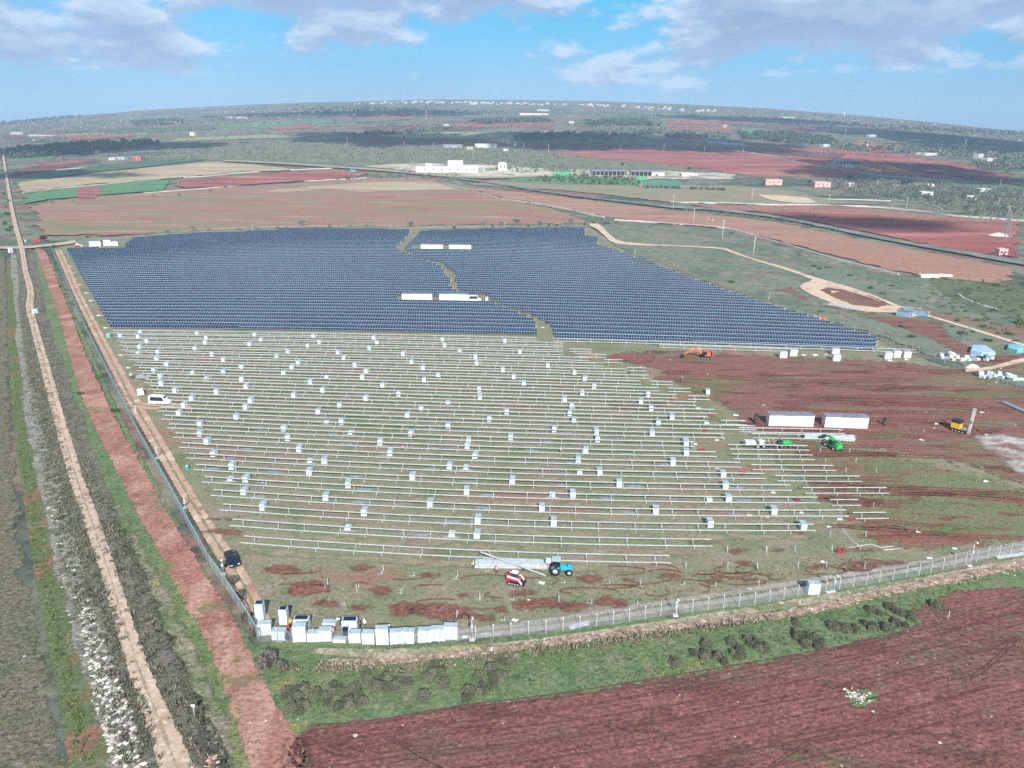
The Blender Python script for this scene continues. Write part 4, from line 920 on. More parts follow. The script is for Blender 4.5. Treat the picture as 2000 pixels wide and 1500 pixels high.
# ---- the row of big module crates inside the south fence
def crate(px0, px1, pt, pb, label, panel=False, low=False, tilt=0.0):
    b = G((px0+px1)/2, pb); m_ = mpp(b); wd = (px1-px0)*m_; dep = 38*math.pi/180
    hh = (pb-pt)*m_; dpt = 1.15 if not low else .9; h = max(.35, (hh - dpt*math.sin(dep))/math.cos(dep))
    root = empty('module_crate', (b.x, b.y + dpt/2, 0), tilt, label, 'crate', 'module crates inside the fence corner')
    mb = MB()
    for i in (-1, 0, 1): mb.box((i*(wd/2-.1), 0, .06), (.14, dpt, .12))
    mb.box((0, 0, .135), (wd, dpt, .03)); mb.build('pallet', M['wood'], root)
    mb = MB(); n = max(2, int(h/.42)); 
    for i in range(n):
        z0 = .15 + h*i/n; mb.box((rng.normal(0, .012), rng.normal(0, .012), z0 + h/n/2), (wd, dpt, h/n - .012))
    mb.build('carton', M['card'], root)
    MB().box((0, 0, .15+h+.004), (wd*.99, dpt*.99, .012)).build('lid', M['card_top'], root)
    mb = MB()
    for xx in (-wd*.22, wd*.22):
        mb.box((xx, -dpt/2-.012, .15+h/2), (.035, .006, h)); mb.box((xx, 0, .155+h), (.035, dpt+.03, .006))
    mb.build('strap', M['strap'], root)
    if panel:
        mb = MB(); mb.box((0, .05, .19+h), (wd*.92, dpt*.85, .045), 0, 0, .06); p_ = mb.build('solar_panel', M['frame'], root)
        mb = MB(); mb.box((0, .05, .217+h), (wd*.84, dpt*.76, .012), 0, 0, .06); mb.build('glass', M['panel'], p_)
    return root
K = .236
for a in [(145,245,240,350,'white crate tight in the fence corner'),(265,365,295,390,'white crate second from the fence corner, slightly low'),(438,535,262,405,'tall double white crate with red-clad workers behind'),(555,645,312,405,'white crate right of the tall double one'),(650,745,290,400,'white crate with a corrugated look beside the pink worker'),(768,865,362,412,'very low white crate in front of dark leaning panel'),(900,990,310,414,'white crate right of dark leaning panel'),(1010,1105,312,425,'white crate below the worker in white')]:
    crate(470+K*a[0], 470+K*a[1], 1160+K*a[2], 1160+K*a[3], a[4], low=a[3]-a[2] < 60, tilt=rng.normal(0, .05))
for a in [(1118,1192,655,770,'tall white crate left of the bent worker'),(1208,1280,672,766,'white crate under the bent worker'),(1288,1362,668,763,'white crate fifth from the east end of crate line'),(1390,1470,662,755,'white crate third from the east end of crate line'),(1474,1560,652,746,'white crate next to the easternmost one'),(1557,1640,636,736,'easternmost white crate of the line')]:
    crate(400+.3*a[0], 400+.3*a[1], 1030+.3*a[2], 1030+.3*a[3], a[4], tilt=rng.normal(0, .04))
for a in [(128,190,85,228,'white crate topped by dark panel, nearest the wooden pallets'),(325,385,128,262,'narrow white crate topped by dark panel, standing alone'),(445,560,200,300,'wide white crate topped by dark panel behind the tall double one'),(845,960,210,312,'wide white crate topped by dark panel behind leaning panel')]:
    crate(470+K*a[0], 470+K*a[1], 1160+K*a[2], 1160+K*a[3], a[4], panel=True)
crate(470+K*680, 470+K*780, 1160+K*222, 1160+K*292, 'white crate set back behind the front line, without panel on top')
def loose_panel(px, py, rz, rx, label):
    b = G(px, py); root = empty('loose_module', b, rz, label, 'solar panel')
    mb = MB(); mb.box((0, 0, .78), (1.0, .04, 1.6), 0, 0, rx); f = mb.build('frame', M['frame'], root)
    mb = MB(); mb.box((0, -.03, .78), (.92, .012, 1.52), 0, 0, rx); mb.build('glass', M['panel'], root)
loose_panel(675, 1241, 0, -.25, 'single dark solar panel leaning upright among the white crates')
loose_panel(560, 1249, .9, -.9, 'single dark solar panel lying tilted beside second crate from the corner')
wp = empty('wooden_pallets', G(487, 1199), .5, 'leaning pile of bare wooden pallets against the west fence', 'pallets')
for j in range(5):
    mb = MB(); z = .02 + j*.17
    for i in (-1, 0, 1): mb.box((i*.5, 0, z+.05), (.1, 1.2, .09), 0)
    for i in range(6): mb.box((0, -.52+i*.21, z+.115), (1.2, .12, .025), 0)
    mb.build('pallet', M['wood'], wp, (rng.normal(0, .04), rng.normal(0, .04), 0))
crate(1579, 1599, 1139, 1163, 'lone white crate standing by the south track and fence')

# ---- white crates along the east side
for i, (x, y, d) in enumerate([(1530,700,'front one of the pair right of the lone rail'),(1550,696,'rear one of the pair right of the lone rail'),(1632,694,'rear one of the offset middle pair'),(1634,706,'front one of the offset middle pair'),(1735,702,'double one at the left of the eastern three'),(1752,699,'middle one of the eastern three'),(1772,700,'easternmost, near the fence corner')]):
    b = G(x, y); root = empty('white_box', (b.x, b.y+.8, 0), 0, f"white box-like crate on red soil, {d}", 'crate', 'white crates on the red soil by the panels')
    mb = MB(); mb.box((0, 0, .07), (2.5, 1.6, .14)); mb.build('pallet', M['wood'], root)
    mb = MB(); mb.box((0, 0, 1.24), (2.45, 1.55, 2.2)); mb.box((0, -.78, 1.5), (2.47, .02, .03), 0); mb.build('carton', M['white'], root)
    mb = MB(); mb.box((0, 0, 2.37), (2.55, 1.65, .06)); mb.build('lid', M['card_top'], root)
# ================================================================== CABINS, FENCES, POLES
def cabin(px0, px1, py0, py1, ht, label, dp=2.6, vent=True):
    a = G(px0, py0); b = G(px1, py1); ang = math.atan2(b.y-a.y, b.x-a.x); L_ = (b-a).length; c = (a+b)/2 + nrm(ang)*dp/2
    root = empty('transformer_cabin', c, ang, label, 'cabin', 'white prefabricated cabins')
    mb = MB(); mb.box((0, 0, .1), (L_+.1, dp+.1, .2)); mb.build('plinth', M['concrete'], root)
    mb = MB(); mb.box((0, 0, .2+ht/2), (L_, dp, ht)); 
    for i in range(1, 5): mb.box((-L_/2+L_*i/5, -dp/2-.01, .2+ht/2), (.05, .02, ht*.96))
    mb.build('wall', M['white'], root)
    mb = MB(); mb.box((0, 0, .2+ht+.09), (L_+.25, dp+.25, .18)); rf = mb.build('roof', M['roofgrey'], root)
    mb = MB(); mb.tube([(L_*.28, 0, ht+.35), (L_*.28, 0, ht+.75)], .14, 8); mb.box((-L_*.1, .3, ht+.45), (.6, .4, .2)); mb.build('vent', M['galv_d'], rf)
    for x in (-L_*.42, L_*.44):
        mb = MB(); mb.box((x, -dp/2-.03, .2+1.05), (.95, .05, 2.1)); d = mb.build('door', M['white'], root)
        mb = MB(); mb.box((x, -dp/2-.062, 1.75), (.6, .015, .35)); mb.build('louvre', M['card_top'], d)
    return root
cabin(1501,1588,832,834,2.9,'long white cabin with grey roof next to black slab, left of two')
cabin(1610,1694,835,838,2.9,'long white cabin with grey roof, right of two on the soil')
cabin(822,865,487,487.5,2.9,'small-looking white cabin among panels, far pair, left one')
cabin(877,920,487.5,488,2.9,'small-looking white cabin among panels, far pair, right one')
cabin(785,844,587.5,588,3.0,'white cabin among panels, nearer pair, left one')
cabin(858,914,588,588.5,3.0,'white cabin among panels, nearer pair, beside white van')
cabin(175,197,481.5,481,3.0,'white cabin at the far north-west corner, longest of three')
cabin(203,217,480.5,480,3.6,'tall white kiosk at the far north-west corner, middle of three', 3.0)
cabin(219,230,480,480,2.6,'low white kiosk at the far north-west corner, right of three', 2.5)
def slab(px, py, w_, h, label, m):
    b = G(px, py); root = empty('door_slab', b, .1, label, 'panel slab'); mb = MB(); mb.box((0, 0, h/2), (w_, .3, h), 0, 0, -.08); mb.build('leaf', m, root)
    mb = MB(); mb.bar((-w_/2, .9, 0), (-w_/2, .1, h*.7), .08, .08); mb.bar((w_/2, .9, 0), (w_/2, .1, h*.7), .08, .08); mb.build('prop', M['dark'], root)
    mb = MB(); mb.box((0, -.2, h*.3), (w_*.7, .04, .1)); mb.box((0, -.25, h*.6), (w_*.7, .04, .1)); mb.build('bracket', M['galv_d'] , root)
slab(1476, 827, 1.0, 2.8, 'upright black slab standing left of the white cabins', M['dark'])
slab(1727, 831, .8, 2.3, 'upright black ladder-like frame right of the white cabins', M['dark'])
# sheets stacked on the frame, sheet piles
def pile(name, px0, py0, px1, py1, wd, n, th, label, mats, cat='sheet pile'):
    a, b = G(px0, py0), G(px1, py1); ang = math.atan2(b.y-a.y, b.x-a.x); L_ = (b-a).length; c = (a+b)/2; root = empty(name, c, ang, label, cat)
    mb = MB()
    for x in (-L_*.35, 0, L_*.35): mb.box((x, 0, .06), (.14, wd, .12))
    mb.build('bearer', M['wood'], root)
    for i in range(n):
        mb = MB(); yy = rng.normal(0, .04); k_ = 7
        for j in range(k_): mb.box((rng.normal(0, .05), yy - wd/2 + wd*(j+.5)/k_, .13 + th*(i+.5)), (L_, wd/k_*.86, th*.85))
        mb.build('beam_bundle', mats, root)
    return root
pile('beam_pile', 1570,856, 1668,862, 1.0, 3, .45, 'long grey stack of steel beams behind the green telehandler', M['galv'])
pile('beam_pile', 928,1107, 1070,1108, 1.6, 3, .35, 'broad pale stack of long beams beside the blue tractor', M['galv'])
pile('beam_pile', 1618,596, 1682,608, 3.0, 2, .35, 'grey stack of long beams along the sand turnaround', M['galv'])
pile('beam_pile', 1958,788, 2012,812, 1.6, 2, .30, 'grey beams lying on red soil at the far east side', M['galv_d'])
pile('beam_pile', 1112,1228, 1150,1219, .9, 1, .25, 'flat pale bundle of profiles on the south track', M['galv'])
pile('beam_pile', 1945,1091, 2000,1083, .7, 1, .3, 'flat pale bundle of profiles on the south track at the east end', M['galv'])
def tarp(pxs, ht, label, m, name='tarpaulin_stack'):
    pts = [G(*p) for p in pxs]; c = sum(pts, Vector())/len(pts); root = empty(name, c, 0, label, 'stack')
    mb = MB(); n = len(pts); L_ = [(p-c) for p in pts]
    vs = [l for l in L_] + [l*.92 + Vector((0, 0, ht)) for l in L_] + [Vector((0, 0, ht*1.08))]
    mb.add(vs, [(i, (i+1) % n, n+(i+1) % n, n+i) for i in range(n)] + [(n+i, n+(i+1) % n, 2*n) for i in range(n)]); mb.build('cover', m, root)
    mb = MB()
    for k_ in range(7):
        u = (k_+.5)/7; a = L_[0].lerp(L_[1], u)*.93 + Vector((0, 0, ht+.05)); b = L_[3 % n].lerp(L_[2], u)*.93 + Vector((0, 0, ht+.05)); mb.bar(a, b, .16, .08)
    mb.build('ridge', M['bluetarp'] if m != M['bluetarp'] else M['card_top'], root)
tarp([(1893,692),(1916,698),(1944,696),(1922,681),(1897,681)], 1.6, 'big pale blue covered pile behind the east fence', M['bluetarp'])
tarp([(1965,686),(1985,692),(2000,690),(1996,680),(1968,678)], 1.5, 'teal covered pile near the edge beside the big blue one', M['tealtarp'])
# heaps of pallets / sacks behind the east fence
def box_heap(px, py, n, spread, m, label, name='crate_heap'):
    b = G(px, py); root = empty(name, b, 0, label, 'heap')
    for i in range(n):
        mb = MB(); s = rng.uniform(.9, 1.5); z = .5 if i < n*.65 else 1.4
        mb.box((rng.uniform(-1, 1)*spread, rng.uniform(-.5, .5)*spread, z), (1.2*s, 1.0*s, .95), 0, rng.uniform(0, 3), rng.normal(0, .1)); mb.build('bundle', m if i % 3 else M['card'], root)
box_heap(1850, 699, 10, 3.2, M['card'], 'jumbled white and grey bundles just behind the east fence')
box_heap(1875, 704, 9, 3.0, M['cream'], 'beige block-like bundles beside the sand heap')
box_heap(1908, 703, 12, 4.0, M['clump'], 'bluish crated bundles in front of the big blue pile')
box_heap(1932, 737, 10, 3.0, M['card_top'], 'grey bundles behind the fence, left group by the sand road')
box_heap(1965, 740, 14, 4.2, M['card'], 'white bundles behind the fence, right group by the sand road')
def cone_heap(px, py, r_, h, m, label, name):
    b = G(px, py); mb = MB(); n, K_ = 22, 5; vs = []; g = np.random.default_rng(int(px))
    for k_ in range(K_):
        u = k_/(K_-1)
        for i in range(n):
            a = 2*math.pi*i/n; q = r_*(1-u*.96)*(1+g.normal(0, .06)); vs.append((q*math.cos(a), q*math.sin(a)*.8, h*(1-(1-u)**1.7) + g.normal(0, .04) - .05))
    vs.append((0, 0, h)); fs = [(k_*n+i, k_*n+(i+1) % n, (k_+1)*n+(i+1) % n, (k_+1)*n+i) for k_ in range(K_-1) for i in range(n)] + [((K_-1)*n+i, (K_-1)*n+(i+1) % n, K_*n) for i in range(n)]
    mb.add(vs, fs, 0, True); tag(mb.build(name, m, None, b), label, 'heap')
cone_heap(1899, 718, 2.6, 1.3, M['cream'], 'pale sand heap behind the east fence at the sand road', 'sand_heap')
cone_heap(1634, 572, 2.4, 1.0, M['tan'], 'tan sand heap inside the sand turnaround', 'sand_heap')
cone_heap(1950, 462, 9, 3.0, M['cream'], 'pale rubble heap on the far red field by the lattice mast', 'rubble_heap')
# barriers
for i, (x, y) in enumerate([(1592,623),(1598,624),(1604,624),(1610,625)]):
    b = G(x, y); mb = MB(); mb.prism([(-.3, 0), (.3, 0), (.2, .35), (.12, 1.0), (-.12, 1.0), (-.2, .35)], -.6, .6, 0); o = mb.build('road_barrier', M['white'] if i == 0 else M['orange'], None, b, (0, 0, math.pi/2))
    tag(o, f"{['white','orange','orange','orange'][i]} plastic barrier outside the east fence, {nth(i+1)} from the west", 'barrier', 'plastic barriers by the east fence')
# shipping containers
def container(px, py, ang, label, L_=6.1):
    b = G(px, py); root = empty('shipping_container', b, ang, label, 'container', 'faded blue containers')
    mb = MB()
    n = 22; zig = []
    for i in range(n+1): zig.append((-L_/2 + L_*i/n, -1.2 + (.05 if i % 2 else 0)))
    prof = zig + [(x, -y) for x, y in zig[::-1]]; m_ = len(prof)
    mb.add([(x, y, .15) for x, y in prof] + [(x, y, 2.6) for x, y in prof], [(i, (i+1) % m_, m_+(i+1) % m_, m_+i) for i in range(m_)], 0)
    mb.box((0, 0, .08), (L_, 2.36, .16)); mb.build('wall', M['bluebox'], root)
    mb = MB(); mb.box((0, 0, 2.63), (L_+.02, 2.44, .07)); mb.build('roof', M['rust'], root)
    for s in (-1, 1):
        mb = MB(); mb.box((L_/2+.03, s*.6, 1.37), (.06, 1.14, 2.35)); d = mb.build('door', M['bluetarp'], root)
        mb = MB(); mb.tube([(L_/2+.08, s*.25, .3), (L_/2+.08, s*.25, 2.5)], .03, 6); mb.build('lock_rod', M['galv'], d)
container(1766, 619, -.62, 'faded blue container, nearest of the three on the sand')
container(1780, 609, -.62, 'faded blue container with rusty roof, rearmost of the three')
container(1797, 617, -.62, 'faded blue container, easternmost of the three on the sand')

# ---- fences
def wire_mat(name, col, alpha):
    m, nt, N, L = mat_nodes(name); o = N.new('ShaderNodeOutputMaterial'); b = N.new('ShaderNodeBsdfPrincipled'); b.inputs['Base Color'].default_value = (*col, 1); b.inputs['Roughness'].default_value = .5
    t = N.new('ShaderNodeBsdfTransparent'); ms = N.new('ShaderNodeMixShader'); n = N.new('ShaderNodeTexNoise'); n.inputs['Scale'].default_value = 1.2; g = N.new('ShaderNodeNewGeometry'); L.new(g.outputs['Position'], n.inputs['Vector'])
    mr = N.new('ShaderNodeMapRange'); mr.inputs[3].default_value = alpha*.7; mr.inputs[4].default_value = alpha*1.3; L.new(n.outputs['Fac'], mr.inputs[0]); L.new(mr.outputs[0], ms.inputs[0])
    L.new(t.outputs[0], ms.inputs[1]); L.new(b.outputs[0], ms.inputs[2]); L.new(ms.outputs[0], o.inputs[0]); return m
M['wire'] = wire_mat('wire_mesh', (.58, .64, .66), .40); M['wire2'] = wire_mat('thin_wire_mesh', (.42, .46, .46), .16)
def fence(px, ht, step, label, wire, pm, topbar=False, th=.07):
    ln = Line([G(*p) for p in px]); mid, _ = ln.at(ln.L/2); root = empty('wire_fence', mid, 0, label, 'fence')
    n = int(ln.L/step); pts = [ln.at(ln.L*i/n)[0] for i in range(n+1)]
    mb = MB()
    for a, b in zip(pts, pts[1:]):
        a_, b_ = a - mid, b - mid; mb.add([a_ + Vector((0, 0, .05)), b_ + Vector((0, 0, .05)), b_ + Vector((0, 0, ht)), a_ + Vector((0, 0, ht))], [(0, 1, 2, 3)])
    mb.build('wire_mesh', wire, root)
    mb = MB(); mb.box((0, 0, ht/2+.05), (th, th, ht+.1)); mb.bar((0, 0, ht), (0, .25, ht+.3), th*.7, th*.7); me = mb.mesh('post', pm)
    for i, p in enumerate(pts[:100]): link('post', me, root, p - mid)
    if len(pts) > 100:
        mb = MB()
        for p in pts[100:]: mb.box((p.x-mid.x, p.y-mid.y, p.z-mid.z+ht/2), (th, th, ht))
        tag(mb.build('post', pm, root), kind='stuff')
    if topbar:
        mb = MB()
        for a, b in zip(pts, pts[1:]): mb.bar(a-mid+Vector((0, 0, ht)), b-mid+Vector((0, 0, ht)), .09, .09)
        mb.build('top_rail', M['bluetarp'], root)
    return root
fence([(98,483),(121,535),(165,640),(220,750),(272,855),(331,960),(408,1103),(430,1133),(480,1208),(507,1254)][::-1], 2.3, 2.9, 'long wire fence with pale top rail along the west dirt track', M['wire'], M['dpost'], True, .09)
fence([(507,1254),(560,1255),(640,1253),(760,1261),(890,1253),(922,1250),(1080,1236),(1200,1220),(1310,1201),(1425,1187),(1482,1181),(1538,1171),(1619,1156),(1718,1138),(1787,1127),(1851,1112),(1934,1091),(2040,1072)], 2.1, 2.75, 'wire fence on pale posts along the south gravel track', M['wire2'], M['galv'], False, .09)
fence([(1150,452),(1172,466),(1195,482),(1212,492),(1245,507),(1300,532),(1380,562),(1460,592),(1526,606),(1591,625),(1706,658),(1775,688),(1813,703),(1882,722),(1983,762),(2040,785)][::-1], 2.3, 3.4, 'wire fence running along the east edge of the panels', M['wire2'], M['wirepost'], False, .09)
fence([(98,483),(170,474),(330,458),(450,450),(560,446),(700,444.5),(820,446),(1000,443),(1150,440)], 2.2, 5.5, 'wire fence behind the far edge of the panels', M['wire2'], M['wirepost'], False, .1)
# ---- dry stone walls of the countryside
def stone_wall(px, ht, wd, label, m=None):
    pts = [G(*q[:2]) for q in smooth_line([(a, b, 0) for a, b in px], 8)]; mid = pts[len(pts)//2]; mb = MB(); n = len(pts); vs = []
    for i, p in enumerate(pts):
        d = (pts[min(i+1, n-1)] - pts[max(i-1, 0)]); g = math.atan2(d.y, d.x); q = nrm(g); hj = ht*rng.uniform(.75, 1.15)
        for u, z in ((-.6, -.1), (-.42, hj*.95), (.42, hj), (.6, -.1)): vs.append(p - mid + q*u*wd*rng.uniform(.9, 1.1) + Vector((0, 0, z)))
    fs = [(i*4+j, i*4+j+1, (i+1)*4+j+1, (i+1)*4+j) for i in range(n-1) for j in range(3)]
    mb.add(vs, fs); mb.add(vs[:4], [(0, 1, 2, 3)]); mb.add(vs[-4:], [(3, 2, 1, 0)]); tag(mb.build('stone_wall', m or M['stone'], None, mid), label, 'stone wall')
stone_wall([(45,377),(120,368),(200,361),(280,353),(335,348),(400,345),(470,338),(560,333),(650,329)], 1.4, 1.2, 'pale dry stone wall edging the tan field, far left')
stone_wall([(280,378),(330,374),(420,367),(540,357),(640,352),(720,348)], 1.2, 1.1, 'pale dry stone wall below the bushy red field')
stone_wall([(835,357),(900,367),(975,388),(1040,398),(1090,406),(1140,417),(1180,425)], 1.3, 1.6, 'grey dry stone wall beside the field lane right of stubble')
stone_wall([(1200,430),(1300,437),(1405,445),(1440,452),(1468,460)], 1.2, 1.3, 'pale stone wall behind the pasture with the power poles')
stone_wall([(1468,460),(1540,480),(1616,503),(1680,519),(1755,537)], 1.0, 1.0, 'grey stone wall between pasture and ochre field')
stone_wall([(1310,396),(1420,398),(1500,401),(1600,402),(1700,405),(1800,414),(1860,422),(1940,428),(2020,434)], 1.5, 1.4, 'white stone wall behind the young orchard')
stone_wall([(1600,389),(1690,391),(1740,393)], 1.0, 1.0, 'low white wall crossing the grey-green plot')
stone_wall([(1690,381),(1740,390),(1800,398),(1840,409)], 1.2, 1.0, 'white wall beside the dark olive wood')
stone_wall([(1870,578),(1905,595),(1945,606)], 1.0, .8, 'grey low wall through the scrub at far right')
stone_wall([(1795,541),(1830,541),(1857,541)], 1.6, 3.5, 'pale rubble wall piece at the edge of the ochre field', M['cream'])
stone_wall([(1390,290),(1480,301),(1560,318),(1640,331),(1720,343),(1860,355)], 1.5, 1.6, 'long stone wall crossing the big far red field')
stone_wall([(60,335),(185,327)], 1.0, 1.0, 'faint wall left of the farm with red cube house')

# ---- poles
def pole(px, pyb, pyt, kind, label, pxt=None):
    b = G(px, pyb); h = max(2.0, top_height(b, pxt or px, pyt)); r_ = max(.10, .16 * min(h/10, 1.2)); d = math.hypot(b.x, b.y)
    if d > 450: r_ = max(r_, .2)
    root = empty({'camera': 'camera_pole', 'power': 'power_pole', 'plain': 'wooden_pole', 'sign': 'sign_post'}[kind], b, 0, label, {'camera': 'camera pole', 'power': 'power pole', 'plain': 'pole', 'sign': 'sign'}[kind], {'camera': 'camera poles round the site', 'power': 'power poles across the fields', 'plain': 'poles', 'sign': 'signs'}[kind])
    mb = MB(); mb.tube([(0, 0, 0), (0, 0, h)], r_*(1.2 if kind == 'power' else .6), 7, 0, r_*(.7 if kind == 'power' else .5)); mb.build('shaft', M['concrete'] if kind != 'sign' else M['galv'], root)
    if kind == 'power':
        mb = MB(); mb.box((0, 0, h-.5), (2.0, .16, .16), 0, .3); cb = mb.build('crossarm', M['concrete'], root)
        mb = MB(); [mb.tube([(x*.95, x*.3, h-.42), (x*.95, x*.3, h-.1)], .08, 6) for x in (-1, 0, 1)]; mb.build('insulator', M['dark'], cb)
        mb = MB(); mb.box((0, 0, .15), (1.0, 1.0, .3)); mb.build('footing', M['concrete'], root)
    if kind == 'camera':
        mb = MB(); mb.box((.12, -.25, h-.1), (.28, .5, .22), 0, .2, -.2); mb.build('camera', M['white'], root)
        mb = MB(); mb.box((0, -.1, h*.6), (.4, .22, .5)); mb.build('control_box', M['card_top'], root)
        mb = MB(); mb.box((0, 0, .1), (.8, .8, .2)); mb.build('footing', M['concrete'], root)
    if kind == 'sign':
        mb = MB(); mb.box((0, -.04, h-.2), (.55, .03, .4)); mb.build('plate', M['white'], root)
    return root
for a in [(1410,470,429,'right of the scrub field wall, with arm'),(1470,509,462,'tallest, beside the sandy road in the pasture'),(1354,438,407,'at the stone wall behind the pasture'),(1314,414,379,'beside the roadside ditch'),(1468,394,369,'in the rough plot behind the ditch'),(1618,400,380,'left of the olive wood, in the rough plot'),(1770,404,383,'in front of the olive wood'),(1949,404,385,'in the olive wood edge, right'),(1968,425,400,'rightmost near the olive wood'),
  (1375,301,286,'at the far red field edge, left one'),(1451,301,288,'at the far red field, second'),(1603,308,294,'left of a close pair on red field'),(1615,308,296,'right of a close pair on red field'),(1550,320,311,'left of the grey unfinished house'),(1666,310,297,'behind the grey unfinished house'),(1723,311,302,'right of the grey unfinished house'),(1780,316,307,'between red field and far wood'),(1897,334,317,'at the right far field end'),(1953,364,350,'over the dark fallow strip, right'),(1713,365,350,'among garden trees, right middle'),
  (679,292,269,'tall, over the olive grove, left'),(733,280,269,'over the olive grove, second'),(789,290,277,'over the olive grove, third'),(847,293,278,'over the olive grove beside the dark tree'),(924,318,290,'standing behind the white farmhouse'),(1023,293,280,'beside the white water tank'),(1071,300,281,'at the start of the far red field'),(1150,295,282,'behind the palm plot'),(1212,297,283,'left of the far dark thicket'),(1296,300,281,'before the greenhouses'),(151,321,312,'on the far left dark red field, right'),(121,321,306,'on the far left dark red field, left')]:
    pole(a[0], a[1], a[2], 'power', f"pale power pole {a[3]}")
for a in [(922,1250,1204,'at the east end of the crate line'),(1319,1203,1168,'on the south fence, middle'),(1627,1156,1120,'beside the lone white crate'),(1893,1106,1054,'with white head at the south-east track'),(571,0,0,'')][:4]: pole(a[0], a[1], a[2], 'camera', f"slim camera pole {a[3]}")
for a in [(1500,596,573,'at the panel edge by the east fence'),(1239,505,487,'at the far end of the east fence'),(1945,748,717,'by the white bundles behind the fence'),(986,447,434,'at the far fence, middle'),(494,454,438,'at the far fence, left')]: pole(a[0], a[1], a[2], 'camera', f"slim camera pole {a[3]}")
for a in [(308,895,872,'third from the north'),(268,816,792,'at the dirt spur'),(362,992,974,'halfway along the west fence'),(437,1122,1090,'beside the dark car')]: pole(a[0], a[1], a[2], 'camera', f"slim camera pole on the west fence, {a[3]}")
pole(381, 1403, 1374, 'sign', 'small white sign on a thin post in the green verge')
pole(1850, 1215, 1192, 'plain', 'thin wooden pole at the edge of the ploughed field')
def lattice(px, pyb, pyt, label, name='lattice_mast', arms=True):
    b = G(px, pyb); h = top_height(b, px, pyt); root = empty(name, b, .3, label, 'pylon', 'lattice pylons'); mb = MB(); w0, w1 = h*.09, h*.018; r_ = max(.10, h*.006)
    c = lambda i, u: Vector(((1 if i in (0, 3) else -1)*(w0+(w1-w0)*u), (1 if i < 2 else -1)*(w0+(w1-w0)*u), h*u))
    for i in range(4): mb.bar(c(i, 0), c(i, 1), r_*2, r_*2)
    for s in range(8):
        for i in range(4): mb.bar(c(i, s/8), c((i+1) % 4, (s+1)/8), r_, r_)
    mb.build('lattice', M['galv_d'], root)
    if arms:
        mb = MB()
        for u, l in ((.72, .16), (.84, .13), (.95, .09)): mb.bar((-h*l, 0, h*u), (h*l, 0, h*u), r_*2, r_*2)
        mb.build('crossarm', M['galv_d'], root)
lattice(1961, 470, 409, 'slim lattice mast on the right red field', arms=False)
lattice(1272, 237, 218, 'pylon above the far thicket, centre'); lattice(1451, 256, 240, 'pylon right of the greenhouse area'); lattice(1650, 266, 250, 'pylon below the distant chimney'); lattice(1882, 299, 272, 'pylon at right before dark fields'); lattice(521, 226, 204, 'pylon on the left horizon plain'); lattice(833, 236, 215, 'pylon left of the distant town')
lattice(1950, 292, 268, 'pylon near the right edge of plain')
b = G(1648, 232); mb = MB(); hh = top_height(b, 1648, 217); mb.tube([(0, 0, 0), (0, 0, hh)], hh*.045, 10, 0, hh*.03); tag(mb.build('chimney_tower', M['white'], None, b), 'tall white chimney on the horizon, right', 'chimney')
# ================================================================== VEGETATION
def leaf_mesh(name, C, Rd, n, leaf, mat, seed=0, hemi=False, jitter_v=.25, shell=.45, upright=False, vs=None):
    """many small leaf faces through the volume of ellipsoids; C (k,3) centres, Rd (k,3) radii"""
    g = np.random.default_rng(seed); C = np.asarray(C, float); Rd = np.asarray(Rd, float); k = len(C)
    d = g.normal(size=(k, n, 3)); d /= np.linalg.norm(d, axis=2, keepdims=True)
    if hemi: d[..., 2] = np.abs(d[..., 2]) * 1.0 - .05
    r = g.uniform(shell, 1, (k, n, 1)) ** .6; lump = 1 + .22*np.sin(d[..., :1]*5 + g.uniform(0, 6, (k, 1, 1))) * np.cos(d[..., 1:2]*4 + g.uniform(0, 6, (k, 1, 1)))
    p = C[:, None, :] + d * r * lump * Rd[:, None, :]
    a = g.normal(size=(k, n, 3)); b = g.normal(size=(k, n, 3))
    if upright: a = d*np.array([.5, .5, .3]) + np.array([0, 0, 1.0]) + .25*a
    a /= np.linalg.norm(a, axis=2, keepdims=True); b -= a*(a*b).sum(2, keepdims=True); b /= np.linalg.norm(b, axis=2, keepdims=True)
    sz = (leaf if np.ndim(leaf) == 0 else np.asarray(leaf)[:, None, None]) * g.uniform(.6, 1.4, (k, n, 1))
    asp = .28 if upright else .55
    V = np.stack([p - b*sz*asp, p + b*sz*asp, p + a*sz + b*sz*.1], 2).reshape(-1, 3)
    nf = k*n; F = np.arange(nf*3).reshape(-1, 3)
    base = g.uniform(0, 1, (k, 1)) if vs is None else np.asarray(vs)[:, None]
    v = np.clip(base + g.normal(0, jitter_v, (k, n)), 0, 1); v = np.repeat(v.reshape(-1), 3)
    me = bpy.data.meshes.new(name); me.vertices.add(len(V)); me.vertices.foreach_set('co', V.astype(np.float32).ravel())
    me.loops.add(nf*3); me.loops.foreach_set('vertex_index', F.astype(np.int32).ravel()); me.polygons.add(nf)
    me.polygons.foreach_set('loop_start', np.arange(0, nf*3, 3, dtype=np.int32)); me.polygons.foreach_set('loop_total', np.full(nf, 3, np.int32))
    me.materials.append(mat); set_attr(me, 'v', v); me.update(calc_edges=True); return me
def sample_px(poly, n, minpx=0):
    """n random ground points (uniform on the ground) inside a photograph polygon"""
    pw = poly_world(poly); pa = np.array(pw); out = []
    x0, y0 = pa.min(0); x1, y1 = pa.max(0)
    for _ in range(40):
        X = rng.uniform(x0, x1, n*3); Y = rng.uniform(y0, y1, n*3); i = inside(pw, X, Y); out += list(zip(X[i], Y[i]))
        if len(out) >= n: break
    return [(x, y, zat(x, y)) for x, y in out[:n]]
MV = {}
MV['grey'] = vcol_mat('grey_scrub_twigs', A(84, 80, 68), A(160, 150, 132), trans=.3)
MV['dome'] = vcol_mat('grey_green_shrub', A(92, 98, 78), A(138, 136, 112), trans=.2)
